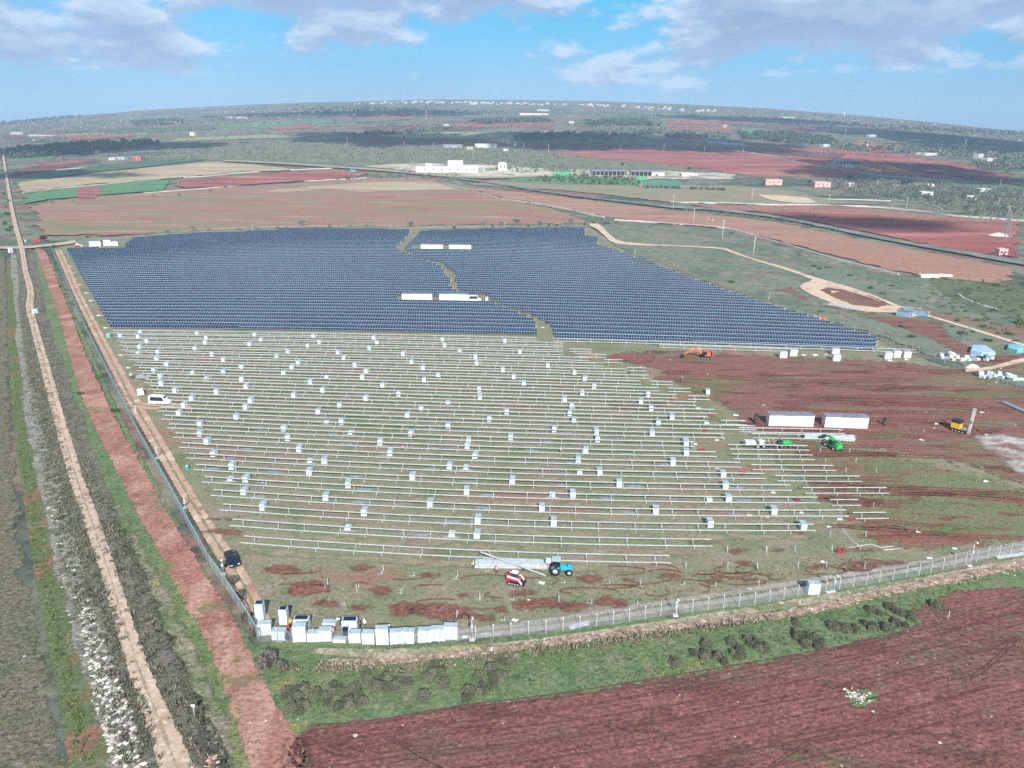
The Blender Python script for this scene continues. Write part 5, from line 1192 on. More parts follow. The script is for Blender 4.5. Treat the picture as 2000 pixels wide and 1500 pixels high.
MV['green'] = vcol_mat('green_leaves', A(70, 92, 56), A(118, 136, 86), trans=.35)
MV['olive'] = vcol_mat('olive_leaves', A(92, 102, 78), A(170, 174, 140), trans=.35)
MV['dark'] = vcol_mat('dark_evergreen_leaves', A(54, 74, 60), A(98, 116, 90), trans=.3)
MV['far'] = vcol_mat('far_tree_leaves', A(86, 100, 84), A(144, 150, 130), trans=.3)
MV['bare'] = vcol_mat('bare_twigs', A(120, 112, 104), A(168, 158, 150), trans=.3)
MV['red'] = vcol_mat('russet_leaves', A(70, 30, 28), A(110, 54, 46), trans=.2)
MV['grass'] = vcol_mat('weeds', A(70, 104, 52), A(138, 148, 84), trans=.3)
MV['yellow'] = vcol_mat('yellow_flowers', A(168, 150, 40), A(214, 190, 50), trans=.2)
MV['reed'] = vcol_mat('dry_reeds', A(112, 104, 84), A(168, 158, 134), trans=.2)
MV['stone'] = vcol_mat('pale_stones', A(146, 140, 130), A(218, 210, 198), rough=.9)
MV['clod'] = vcol_mat('red_clods', A(120, 78, 68), A(216, 190, 172), rough=.95)

# low cushions and tussocks over the left bank (nobody could count them)
def tussocks(name, poly, n, r, h, leaf, mat, k=14, seed=1, hemi=True, up=True):
    pts = sample_px(poly, n); g = np.random.default_rng(seed); C, Rd = [], []
    for x, y, z in pts:
        s = g.uniform(.5, 1.5); C.append((x, y, z)); Rd.append((r*s, r*s, h*s))
    me = leaf_mesh(name, C, Rd, k, leaf, mat, seed, hemi=hemi, upright=up, shell=.2); return tag(link(name, me), kind='stuff')
tussocks('scrub', [(40,480),(52,480),(62,600),(100,760),(150,960),(205,1130),(265,1310),(320,1500),(250,1500),(195,1300),(135,1090),(92,930),(56,740),(40,560)], 1500, .5, .5, .36, MV['grey'], 16, 2)
tussocks('scrub', [(44,500),(62,620),(100,780),(150,960),(210,1150),(270,1330),(320,1500),(230,1500),(180,1320),(120,1100),(84,930),(52,740),(38,560)], 900, .5, .45, .36, MV['dome'], 16, 32)
tussocks('weeds', [(44,500),(62,620),(100,780),(150,960),(210,1150),(270,1330),(320,1500),(230,1500),(180,1320),(120,1100),(84,930),(52,740),(38,560)], 700, .45, .4, .3, MV['green'], 14, 33)
tussocks('scrub', [(56,480),(68,500),(92,640),(132,790),(186,930),(232,1050),(280,1170),(350,1330),(420,1500),(372,1500),(326,1380),(264,1240),(206,1080),(156,920),(108,760),(73,640),(50,540)], 1150, .5, .55, .38, MV['grey'], 16, 3)
tussocks('scrub', [(-20,560),(14,560),(22,800),(60,1100),(150,1500),(-30,1500)], 2200, .35, .25, .24, MV['dome'], 9, 4)
tussocks('weeds', [(20,520),(30,660),(60,900),(110,1180),(190,1500),(150,1500),(110,1300),(60,1060),(26,780),(16,560)], 1500, .3, .28, .25, MV['grass'], 9, 5)
tussocks('weeds', [(74,500),(100,560),(160,730),(225,880),(330,1100),(430,1280),(520,1480),(430,1500),(370,1370),(280,1160),(200,950),(140,780),(92,620)], 2600, .28, .26, .22, MV['grass'], 9, 6)
tussocks('weeds', [(505,1262),(760,1262),(1200,1230),(1600,1166),(1800,1126),(1960,1100),(1900,1170),(1640,1256),(1200,1342),(760,1398),(600,1412),(545,1400)], 2600, .3, .25, .22, MV['grass'], 9, 7)
tussocks('weeds', [(470,1100),(1000,1110),(1300,1110),(1700,1080),(1700,1110),(1300,1170),(900,1215),(560,1215)], 900, .25, .15, .2, MV['grass'], 8, 8)
tussocks('yellow_flowers', [(300,1050),(330,1080),(420,1260),(470,1400),(430,1390),(360,1220),(300,1090)], 260, .3, .2, .16, MV['yellow'], 7, 9)
tussocks('yellow_flowers', [(1270,1322),(1380,1298),(1390,1285),(1300,1300)], 70, .3, .2, .16, MV['yellow'], 7, 10)
tussocks('yellow_flowers', [(560,1412),(610,1408),(600,1425),(570,1440)], 40, .3, .2, .16, MV['yellow'], 7, 11)
tussocks('reeds', [(640,1300),(760,1304),(1000,1276),(1200,1250),(1400,1222),(1520,1206),(1520,1212),(1400,1232),(1200,1262),(1000,1290),(760,1318),(560,1314),(560,1306)], 420, .35, .75, .42, MV['reed'], 7, 12)
tussocks('scrub', [(1800,545),(1900,545),(2030,560),(2030,700),(1960,660),(1880,620),(1830,590)], 520, 1.1, .9, .6, MV['green'], 26, 13)
tussocks('scrub', [(1200,440),(1400,450),(1600,506),(1750,542),(1850,600),(2030,690),(2030,720),(1900,640),(1750,590),(1600,540),(1450,500),(1210,480)], 700, .7, .4, .5, MV['green'], 12, 14)
tussocks('scrub', [(1240,482),(1400,490),(1560,540),(1540,560),(1700,640),(1820,690),(1700,652),(1500,588),(1300,510)], 600, .6, .35, .5, MV['dome'], 12, 15)
tussocks('weeds', [(1150,700),(1500,700),(1850,720),(2020,820),(2020,1030),(1720,1040),(1640,900),(1430,850)], 1200, .4, .14, .3, MV['grass'], 8, 16)
# stones of the left bank and of the ploughed field
def stones(name, pts, smin, smax, mat, seed):
    g = np.random.default_rng(seed); base = np.array([(1,0,0),(0,1,0),(-1,0,0),(0,-1,0),(0,0,1),(.6,.6,.55),(-.6,.6,.5),(-.6,-.6,.55),(.6,-.6,.5)], float)
    fs = [(0,5,8),(1,6,5),(2,7,6),(3,8,7),(5,6,4),(6,7,4),(7,8,4),(8,5,4),(0,1,5),(1,2,6),(2,3,7),(3,0,8)]
    V, F, v = [], [], []
    for x, y, z in pts:
        s = smin + (smax-smin)*g.random()**2.2; a = g.uniform(0, 6.3); c, q = math.cos(a), math.sin(a); sc = np.array([s*g.uniform(.7, 1.3), s*g.uniform(.6, 1.1), s*g.uniform(.45, .85)])
        B = base*sc*g.uniform(.8, 1.2, base.shape); W = np.stack([B[:, 0]*c - B[:, 1]*q + x, B[:, 0]*q + B[:, 1]*c + y, B[:, 2] + z], 1); b = len(V)
        V.extend(map(tuple, W)); F.extend([tuple(i+b for i in f) for f in fs]); v.extend([g.uniform(0, 1)]*len(base))
    me = bpy.data.meshes.new(name); me.from_pydata(V, [], F); me.materials.append(mat); set_attr(me, 'v', v); me.update(); return tag(link(name, me), kind='stuff')
stones('rubble', sample_px([(30,520),(42,520),(62,680),(95,850),(140,1040),(190,1200),(240,1340),(290,1500),(215,1500),(170,1330),(120,1150),(88,980),(58,800),(36,650)], 1700), .08, .4, MV['stone'], 3)
stones('rubble', sample_px([(150,1180),(180,1180),(215,1290),(262,1400),(285,1500),(225,1500),(190,1390)], 1000), .12, .46, MV['stone'], 4)
stones('field_stones', sample_px([(600,1425),(900,1385),(1400,1312),(1800,1226),(1900,1170),(2040,1130),(2040,1560),(520,1560)], 2600), .05, .22, MV['clod'], 5)
stones('field_stones', sample_px([(1760,1196),(1850,1152),(2040,1100),(2040,1180),(1850,1210)], 600), .06, .24, MV['stone'], 6)
stones('field_stones', sample_px([(80,500),(110,560),(176,760),(255,920),(340,1070),(412,1200),(500,1390),(560,1500),(490,1500),(430,1330),(370,1200),(290,1050),(210,890),(150,740),(100,600)], 2200), .05, .2, MV['clod'], 7)
stones('field_stones', sample_px([(130,640),(170,760),(280,980),(360,1130),(430,1270),(500,1460),(420,1460),(360,1330),(260,1110),(180,900),(120,720)], 900), .05, .22, MV['stone'], 8)
stones('rubble', sample_px([(618,1288),(760,1285),(1000,1262),(1200,1235),(1400,1210),(1600,1186),(1820,1134),(2020,1092),(2020,1102),(1820,1147),(1600,1198),(1400,1222),(1200,1247),(1000,1274),(760,1297),(620,1300)], 2600), .08, .34, MV['clod'], 9)
stones('rubble', sample_px([(395,1475),(415,1470),(430,1490),(420,1515),(395,1510)], 90), .12, .4, MV['clod'], 12)
b_ = G(1672, 1362); stones('stone_pile', [(b_.x + rng.normal(0, .75), b_.y + rng.normal(0, .6), rng.uniform(0, .35)) for _ in range(110)], .12, .36, MV['stone'], 10)
bpy.data.objects['stone_pile']['kind'] = 'thing'; tag(bpy.data.objects['stone_pile'], 'small heap of pale stones on a green patch in the ploughed field', 'stone pile')
field('grass_patch', [(1648,1362),(1655,1345),(1690,1346),(1722,1352),(1716,1374),(1690,1386),(1660,1384)], m_grass, 6, cells=16, soft=.8)

# ---- single shrubs and trees
def tree_kind(name, crown_c, crown_r, n, leaf, mat, trunk, seed, hemi=False, upright=False, shell=.35, jv=.3):
    me = leaf_mesh(name + '_crown', crown_c, crown_r, n, leaf, mat, seed, hemi, jv, shell, upright); tr = None
    if trunk:
        mb = MB(); h, r_ = trunk; mb.tube([(0, 0, -.1), (.05, .02, h*.5), (0, .05, h)], r_, 7, 0, r_*.6)
        for i in range(5):
            a = i*1.26 + seed; mb.tube([(0, .03, h*.7), (math.cos(a)*h*.25, math.sin(a)*h*.25, h*1.05), (math.cos(a)*h*.5, math.sin(a)*h*.5, h*1.35)], r_*.45, 5, 0, r_*.15)
        tr = mb.mesh(name + '_trunk', M['bark'])
    return me, tr
def plant(name, kind, p, s, label, cat, group=None, sz=None):
    root = empty(name, p, rng.uniform(0, 6.28), label, cat, group); root.scale = (s, s, s*(sz or 1))
    link('crown', kind[0], root)
    if kind[1]: link('trunk', kind[1], root)
    return root
g0 = np.random.default_rng(3)
def clumps(n, spread, zc, r, zs=.4):
    return [(g0.normal(0, spread*.5), g0.normal(0, spread*.5), zc + g0.uniform(-zs, zs)) for _ in range(n)], [(r*g0.uniform(.7, 1.2),)*2 + (r*g0.uniform(.6, 1.0),) for _ in range(n)]
DOME = [tree_kind('dome_shrub', [(0, 0, 0)] + [(g0.normal(0, .45), g0.normal(0, .45), .25) for _ in range(3)], [(1.15, 1.1, 1.15)] + [(.7, .7, .75)]*3, 1100, .13, MV['dome'], (.6, .07), s, True, False, .86, .14) for s in (1, 2, 3)]
BUSH = [tree_kind('bush', *clumps(5, 1.0, .7, .8), 150, .22, MV['green'], (.7, .07), s) for s in (4, 5)]
BARE = [tree_kind('bare_tree', *clumps(7, 1.6, 2.6, 1.3, .7), 150, .34, MV['bare'], (1.8, .12), s, upright=True) for s in (6, 7)]
PINE = [tree_kind('evergreen_tree', *clumps(9, 2.4, 4.2, 1.7, 1.2), 220, .4, MV['dark'], (3.2, .25), s) for s in (8, 9)]
CYP = [tree_kind('cypress', [(0, 0, 1.2+i*.9) for i in range(7)], [(.75-.07*i, .75-.07*i, .9) for i in range(7)], 110, .3, MV['dark'], (1.0, .14), 10)]
OLV = [tree_kind('olive_tree', *clumps(7, 2.0, 2.5, 1.15, .6), 150, .3, MV['olive'], (1.6, .18), s) for s in (11, 12)]
RUS = [tree_kind('russet_tree', *clumps(7, 1.8, 2.6, 1.3, .8), 170, .34, MV['red'], (1.6, .16), 13)]
SPK = [tree_kind('spiky_shrub', [(0, 0, .3)], [(1.0, .9, 1.7)], 420, .5, MV['bare'], (.5, .06), 14, True, True, .2)]
domes = [(500+.3*x, 1200+.3*y) for x, y in [(195,505),(315,480),(385,540),(265,545),(290,600),(230,612),(465,545),(530,500),(600,520),(640,485),(600,585),(690,580),(720,420),(850,410),(780,480),(900,485),(935,445),(1090,545),(1115,420),(1190,380),(1225,460),(1390,515),(1490,505),(1450,410),(1530,365),(1560,435),(1600,400),(1645,325)]] + \
 [(900+.3*x, 1030+.3*y) for x, y in [(1590,840),(1600,770),(1680,850),(1810,840),(1765,760),(1870,735),(1970,790),(1400,890)]] + [(1400+.3*x, 1030+.3*y) for x, y in [(525,640),(530,720),(575,770),(640,725),(680,765),(765,660),(830,668),(1020,655),(1110,665),(1000,548),(1120,522),(1190,565),(1270,600),(1165,632),(1430,520)]]
order = sorted(range(len(domes)), key=lambda i: domes[i][0])
for n_, i in enumerate(order):
    x, y = domes[i]; p = G(x, y)
    plant('dome_shrub', DOME[i % 3], p, rng.uniform(.75, 1.05), f"low dome-shaped grey-green shrub in the grass strip, {nth(n_+1)} counted from the west", 'shrub', 'dome shrubs in the grass strip', rng.uniform(.85, 1.05))
for i, (x, y, s) in enumerate([(523,1302,1.3),(552,1312,.8),(456,1140,.8),(469,1172,.9),(480,1215,.9),(493,1243,.8),(436,1108,.7)]):
    plant('spiky_shrub', SPK[0], G(x, y), s, f"leafless spiky grey shrub outside the fence corner, {nth(i+1)} of a scattered line", 'shrub', 'leafless shrubs outside the west fence')
far_b = [(171,464,1.2),(200,463,.8),(228,462,.9),(327,456,1.5),(345,455,1.0),(380,453,2.0),(408,452,1.6),(465,449,1.3),(542,447,1.2),(560,446,1),(590,444,2.6),(644,444,1.6),(662,443,1.2),(684,444,1.5),(716,444,1.6),(735,444,1.1),(803,444,2.2),(887,446,1.3),(945,443,2.0),(962,444,1.2),(980,443,2.1),(1010,442,2.7),(1032,443,1.3),(1055,442,2.0),(1072,442,1.4),(1088,442,1.3),(1114,440,2.6),(1142,440,1.4),(1160,438,1.8),(1188,436,2.0),(1204,436,1.3)]
for i, (x, y, s) in enumerate(far_b):
    big = s > 1.9
    plant('bush', (BARE if big else BUSH)[i % 2], G(x, y), s*(.62 if big else .9), f"{'tall grey half-bare' if big else 'low green'} bush behind the far fence, {nth(i+1)} from the west", 'bush', 'bushes behind the far fence')
for i, (x, y, s) in enumerate([(101,398,1.0),(142,394,.8),(184,391,1.0),(350,384,1.1),(300,385,.7),(410,375,1.0),(660,361,.9),(650,343,.9)]):
    plant('bare_tree', BARE[i % 2], G(x, y), s, f"lone leafless tree on the fallow field, {nth(i+1)} from the west", 'tree', 'leafless trees on the fallow field')
for i, (x, y, s, d) in enumerate([(175,302,1.6,'left of two pale ones by the red cube house'),(190,303,2.0,'right one left of the red cube house'),(234,305,2.1,'behind the red cube house')]):
    plant('olive_tree', OLV[i % 2], G(x, y), s, f"pale rounded tree {d}", 'tree', 'trees at the far left farm')
plant('evergreen_tree', PINE[0], G(915, 289), 1.55, 'big dark evergreen tree standing beside the long white barn', 'tree')
for i, (x, y, s, d) in enumerate([(1345,333,1.0,'over the farm yard right'),(1215,325,1.0,'behind the dark shed'),(1658,352,1.3,'round, right of the second pink house'),(1582,362,1.2,'between the pink houses'),(1764,362,1.2,'left of a pair in the olive wood'),(1776,362,1.3,'right of a pair in the olive wood'),(1418,268,1.5,'behind the greenhouses'),(1345,262,1.4,'left of the greenhouses'),(1840,301,1.4,'by the far white villa'),(1897,353,.9,'at the dark strip, right'),(1690,282,1.0,'beside the far pink house'),(517,243,1.3,'on the far left green field')]):
    plant('evergreen_tree', PINE[i % 2], G(x, y), s, f"dark round evergreen tree {d}", 'tree', 'dark evergreen trees across the countryside')
for i, (x, y) in enumerate([(1613,358),(1677,362),(1696,358),(1736,362),(1640,362)]):
    plant('cypress', CYP[0], G(x, y), 1.0, f"slim dark cypress among the garden plots, {nth(i+1)} from the west", 'tree', 'cypresses by the pink houses')
plant('russet_tree', RUS[0], G(87, 471), 1.0, 'dark russet bushy tree beside the red trailer, north-west corner', 'tree')
plant('bush', BUSH[0], G(1990, 634), 1.6, 'bright green round bush in the grey scrub near the right edge', 'bush')
plant('bush', BUSH[1], G(157, 772), .7, 'dark low bush on the grass verge left of the red strip', 'bush')
plant('bush', BUSH[1], G(107, 484), 1.3, 'dark bush hugging the outer side of the fence top corner', 'bush')
for i, (x, y) in enumerate([(100,492),(108,510),(114,524),(126,556),(140,590),(152,618),(200,735),(232,800)]): plant('bush', BUSH[i % 2], G(x-8, y+6), rng.uniform(.5, 1.0), f"small bush beside the outer fence foot, {nth(i+1)} from the north", 'bush', 'bushes along the outer fence foot')
for i, (x, y) in enumerate([(12,405),(14,420),(10,438),(16,452),(22,446),(8,380),(18,395),(12,360)]): plant('bush', BUSH[i % 2], G(x, y), rng.uniform(1.0, 1.8), 'dark bush in the verge left of the far dirt track', 'bush', 'bushes in the verge of the far dirt track')
pb = [(1220,438),(1391,445),(1409,466),(1440,463),(1493,467),(1376,552),(1425,486),(1580,479),(1428,553),(1560,500),(1590,522),(1600,527),(1620,524),(1660,540),(1700,565),(1720,575),(1780,590),(1840,600),(1850,615),(1860,640),(1870,628),(1880,652),(1900,650),(1920,640),(1950,650),(1930,668),(1970,655),(1985,668),(1940,610),(1960,590),(1980,610),(1900,590),(1890,575),(1915,565),(1945,560),(1970,570),(1720,553),(1745,560),(1740,560),(1600,610),(1780,660),(1760,640)]
for i, (x, y) in enumerate(pb): plant('bush', (BUSH if i % 3 else DOME)[i % 2], G(x, y), rng.uniform(.7, 1.5), 'low dark bush scattered in the grey pasture east of the panels', 'bush', 'bushes scattered in the pasture', .7)
for i, (x, y, _) in enumerate(sample_px([(360,366),(420,353),(560,343),(650,338),(700,343),(560,354),(440,362)], 34)): plant('bush', BUSH[i % 2], Vector((x, y, zat(x, y))), rng.uniform(.5, 1.2), 'tiny dark bush dotted over the far red field between two walls', 'bush', 'bushes on the far red field')

# ---- woods, groves, orchards: far-off masses
def wood(name, poly, n, h, r, leaf, mat, k=26, seed=1, aspect=1.0, per=2, spread=.5):
    pts = sample_px(poly, n); g = np.random.default_rng(seed); C, Rd, lf, vs = [], [], [], []
    for x, y, z in pts:
        s = g.uniform(.65, 1.3); b = g.uniform(0, 1)
        for q in range(per): C.append((x+g.normal(0, r*spread), y+g.normal(0, r*spread), z+h*s*(.5+.25*q))); Rd.append((r*s*(1-.25*q), r*s*(1-.25*q), h*s*.45*aspect)); lf.append(leaf*s); vs.append(b)
    me = leaf_mesh(name, C, Rd, k, np.array(lf), mat, seed, False, .25, .3, False, vs); return tag(link(name, me), kind='stuff')
wood('olive_grove', [(240,318),(330,298),(440,286),(640,278),(900,285),(1010,294),(1140,307),(1120,318),(960,322),(830,320),(700,324),(560,320),(440,313),(300,310)], 1350, 4.5, 1.15, .9, MV['olive'], 16, 21)
wood('olive_wood', [(1600,362),(1640,352),(1760,356),(1880,366),(2040,385),(2040,432),(1900,424),(1830,404),(1780,396),(1680,380)], 1100, 4.0, 1.9, 1.1, MV['far'], 18, 22)
wood('palm_plot', [(1020,355),(1100,342),(1240,348),(1255,362),(1250,366),(1100,360)], 240, 3.6, 1.6, 1.2, MV['green'], 18, 23)
wood('farm_trees', [(640,352),(700,340),(820,340),(930,348),(930,356),(820,352),(720,354)], 110, 3.2, 1.6, 1.0, MV['far'], 20, 24)
wood('farm_trees', [(950,322),(1100,322),(1300,338),(1290,346),(1130,340),(960,336)], 170, 3.6, 1.5, 1.0, MV['far'], 18, 25)
wood('orchard', [(1330,402),(1480,403),(1640,403),(1850,425),(2030,435),(2030,443),(1840,435),(1700,423),(1560,417),(1430,413)], 520, 1.5, .7, .7, MV['far'], 12, 26, per=1)
wood('hedge', [(1255,366),(1420,372),(1420,374),(1255,369)], 90, 3.2, .9, .8, MV['dark'], 20, 27)
wood('hedge', [(900,357),(1090,383),(1300,407),(1500,428),(1720,470),(1720,466),(1500,424),(1300,404),(1090,380),(900,354)], 420, 1.1, .9, .7, MV['far'], 12, 28, per=1)
wood('hedge', [(880,364),(1000,392),(1090,410),(1150,424),(1150,420),(1090,405),(1000,388),(880,360)], 200, 1.0, .9, .7, MV['far'], 12, 29, per=1)
D_ = MV['dark']; F_ = MV['far']
for i, (poly, n, mt) in enumerate([([(10,296),(110,285),(300,276),(312,284),(200,297),(120,306),(20,312)], 420, D_), ([(0,232),(60,230),(160,222),(165,228),(60,240),(0,246)], 160, D_), ([(250,238),(360,234),(360,242),(260,248)], 120, D_),
   ([(560,216),(700,206),(820,214),(780,222),(600,226)], 220, D_), ([(1000,270),(1040,263),(1130,263),(1090,272),(1010,275)], 130, D_), ([(1080,268),(1200,254),(1300,252),(1300,262),(1250,270),(1100,276)], 260, F_), ([(1140,238),(1250,234),(1290,246),(1150,247)], 220, D_),
   ([(1440,262),(1530,259),(1620,271),(1640,283),(1560,282),(1450,273)], 320, D_), ([(1300,260),(1420,264),(1420,271),(1300,269)], 140, F_), ([(1600,284),(1800,294),(2020,315),(2020,328),(1850,306),(1640,291)], 420, F_), ([(1890,318),(2030,332),(2030,344),(1900,328)], 160, F_),
   ([(600,224),(960,216),(1000,222),(640,232)], 200, F_), ([(400,234),(600,222),(620,228),(420,242)], 200, F_), ([(1500,232),(1700,244),(2030,272),(2030,280),(1700,252),(1500,240)], 420, D_), ([(660,268),(860,250),(900,256),(720,266)], 160, F_), ([(900,238),(1060,232),(1080,238),(940,244)], 160, D_)]):
    wood('far_wood', poly, n, 7.5, 4.5, 3.2, mt, 16, 40+i)
for i, (y0, y1, n) in enumerate([(4, 10, 900), (10, 20, 1100), (20, 38, 1300), (38, 62, 1300), (55, 90, 900)]):
    hz = lambda x: float(np.interp(x, [q[0] for q in _cr], [q[1] for q in _cr]))
    xs = np.linspace(0, 2000, 15); poly = [(x, hz(x) + y0) for x in xs] + [(x, hz(x) + y1) for x in xs[::-1]]
    wood('scattered_far_trees', poly, n, [7, 6, 5, 4.5, 4][i], [7, 5, 4, 3, 2.4][i], [5, 4, 3, 2.2, 1.8][i], F_ if i % 2 == 0 else MV['olive'], 10, 60+i, per=1)
# ================================================================== BUILDINGS
def wins(mb, x0, x1, y, z0, z1, n, w_, m=0):
    for i in range(n): mb.box((x0 + (x1-x0)*(i+.5)/n, y, (z0+z1)/2), (w_, .12, z1-z0), m)
def house(px0, px1, pyb, pyt, mat, label, name='house', cat='house', dp=None, ang=None, win=3, roof='flat', extra=None, group=None):
    a, b = G(px0, pyb), G(px1, pyb); L_ = (b-a).length; h = max(2.2, top_height((a+b)/2, (px0+px1)/2, pyt)); g = math.atan2(b.y-a.y, b.x-a.x); dp = dp or max(4, min(L_*.7, 14)); c = (a+b)/2 + nrm(g)*dp/2; c.z = min(a.z, b.z)
    root = empty(name, c, g if ang is None else ang, label, cat, group)
    mb = MB(); mb.box((0, 0, h/2-.5), (L_, dp, h+1)); 
    if extra:
        for ex in extra: mb.box((ex[0]*L_, ex[1]*dp, ex[4]*h + ex[5]*h/2), (ex[2]*L_, ex[3]*dp, ex[5]*h))
    mb.build('wall', mat, root)
    mb = MB()
    if roof == 'flat':
        for s in (-1, 1): mb.box((0, s*(dp/2-.1), h+.2), (L_+.1, .25, .42)); mb.box((s*(L_/2-.1), 0, h+.2), (.25, dp-.4, .42))
        mb.box((0, 0, h+.03), (L_-.4, dp-.4, .06)); mb.build('roof', mat, root)
    else:
        mb.prism([(-dp/2-.3, h), (dp/2+.3, h), (0, h+dp*.18)], -L_/2-.3, L_/2+.3, 0, axis='x'); mb.build('roof', M['roofgrey'] if roof == 'grey' else M['rust'], root)
    if win:
        for i in range(win):
            mb = MB(); mb.box((-L_*.42 + L_*.84*(i+.5)/win, -dp/2-.03, h*.58), (min(1.3, L_/win*.4), .1, h*.26)); mb.build('window', M['glass'], root)
        mb = MB(); mb.box((L_*.08, -dp/2-.04, 1.05), (1.1, .12, 2.1)); mb.build('door', M['dark'], root)
    return root
house(812,945,338,326,M['plaster'],'long rambling white farmhouse with tower block among palms','farmhouse','farmhouse',dp=16,win=7,extra=[(.09,.1,.21,.6,1,1.05),(.03,0,.12,.5,1,1.0),(-.31,.1,.09,.4,1,.55),(.46,-.35,.10,.3,0,1.05),(.30,-.2,.22,.5,1,.28)])
house(973,990,334,319,M['plaster'],'square white two-storey tower house right of the white farmhouse','tower_house','house',win=2,extra=[(0,.1,.7,.6,1,.15)])
house(928,970,289,281,M['plaster'],'long low white barn right of the big dark tree','barn','barn',win=0)
house(866,902,289,284,M['galv_d'],'low grey shed left of the big dark tree','shed','shed',win=0,roof='grey')
house(912,924,293,287,M['pink'],'small pinkish hut below the big dark tree','hut','hut',win=1)
house(983,992,296,291,M['plaster'],'tiny white hut left of the white water tank','hut','hut',win=1)
def shed_open(px0, px1, pyb, pyt, label, wallx=None):
    a, b = G(px0, pyb), G(px1, pyb); L_ = (b-a).length; h = top_height((a+b)/2, (px0+px1)/2, pyt)*.72; g = math.atan2(b.y-a.y, b.x-a.x); dp = 16; c = (a+b)/2 + nrm(g)*dp/2; root = empty('open_shed', c, g, label, 'shed')
    n = max(4, int(L_/6))
    me = MB().box((0, 0, h/2), (.35, .35, h)).mesh('post', M['white'])
    for i in range(n+1):
        for s in (-1, 1): link('post', me, root, (-L_/2+L_*i/n, s*(dp/2-.4), 0))
    mb = MB(); nb = 3
    for i in range(nb):
        x0, x1 = -L_/2-.4 + (L_+.8)*i/nb, -L_/2-.4 + (L_+.8)*(i+1)/nb; mb.prism([(-dp/2-.5, h), (dp/2+.5, h), (dp/2+.5, h+.25), (0, h+2.2), (-dp/2-.5, h+.25)], x0+.02, x1-.02, 0, axis='x')
    mb.build('roof', M['roofgrey'], root); mb = MB(); mb.box((0, dp/2-.7, h/2), (L_*.98, .2, h*.98)); mb.build('back_wall', M['plaster_g'], root)
    if wallx: mb = MB(); mb.box((L_*wallx[0], -dp/2+.1, h/2), (L_*wallx[1], .25, h*.96)); mb.build('front_wall', M['plaster'], root)
shed_open(1156,1228,344,331,'long open shed with dark roof and white posts, left one')
shed_open(1232,1298,345,332,'long open shed with dark roof and white front wall, right one',(.3,.38))
for x0, x1, yb, yt, d in [(1081,1113,345,336,'long bright green box building left of the dark sheds'),(1242,1263,352,345,'short bright green box below the right dark shed')]: house(x0,x1,yb,yt,M['greenroof'],d,'green_shed','shed',dp=5,win=0)
house(1331,1362,345,339,M['plaster'],'low white house with dark car row right of sheds','house','house',win=4)
b = G(1006, 288); root = empty('water_tank', b, 0, 'round white water tank on legs in the far fields', 'water tank'); hh = top_height(b, 1006, 279); mb = MB(); mb.tube([(0,0,hh*.25),(0,0,hh*.35),(0,0,hh*.85),(0,0,hh)], hh*.34, 14, 0, hh*.26); mb.build('tank', M['white'], root)
for a in range(4): MB().bar((math.cos(a*1.57+.7)*hh*.25, math.sin(a*1.57+.7)*hh*.25, -.3), (math.cos(a*1.57+.7)*hh*.22, math.sin(a*1.57+.7)*hh*.22, hh*.3), .3, .3).build('leg', M['concrete'], root)
# the unfinished arcade house
a, b = G(1628, 327), G(1676, 328); L_ = (b-a).length; h = top_height((a+b)/2, 1650, 312); g = math.atan2(b.y-a.y, b.x-a.x); c = (a+b)/2 + nrm(g)*6; root = empty('arcade_house', c, g, 'grey unfinished two-storey house with arched openings on red field', 'house')
mb = MB(); mb.box((-L_*.3, 0, h/2), (L_*.38, 12, h)); mb.box((L_*.2, 1, h/2-.2), (L_*.6, 10, h*.94)); mb.build('wall', M['plaster_g'], root)
mb = MB(); mb.box((L_*.2, .8, h*.97), (L_*.62, 10.6, .35)); mb.box((-L_*.3, 0, h+.1), (L_*.40, 12.4, .35)); mb.build('roof', M['concrete'], root)
for i in range(5): MB().tube([(L_*(-.06+.13*i), -4.1, h*.70), (L_*(-.06+.13*i), -3.9, h*.70)], h*.13, 14).box((L_*(-.06+.13*i), -4.05, h*.58), (h*.24, .16, h*.26)).build('window', M['glass'], root)
for i in range(2): MB().box((-L_*(.4-.18*i), -6.05, h*.6), (2, .16, h*.4)).build('window', M['glass'], root)
MB().box((L_*.1, -4.02, 1.1), (1.6, .16, 2.2)).build('door', M['dark'], root)
for i, (x0, x1, yb, yt) in enumerate([(1614,1626,327,320),(1680,1694,331,325),(1697,1708,334,329),(1710,1720,336,331)]): house(x0,x1,yb,yt,M['tan'] if i else M['plaster_g'],f"ruined low stone hut beside the grey unfinished house, {nth(i+1)} from the west",'ruin','ruin',dp=4,win=1,group='ruined huts by the unfinished house')
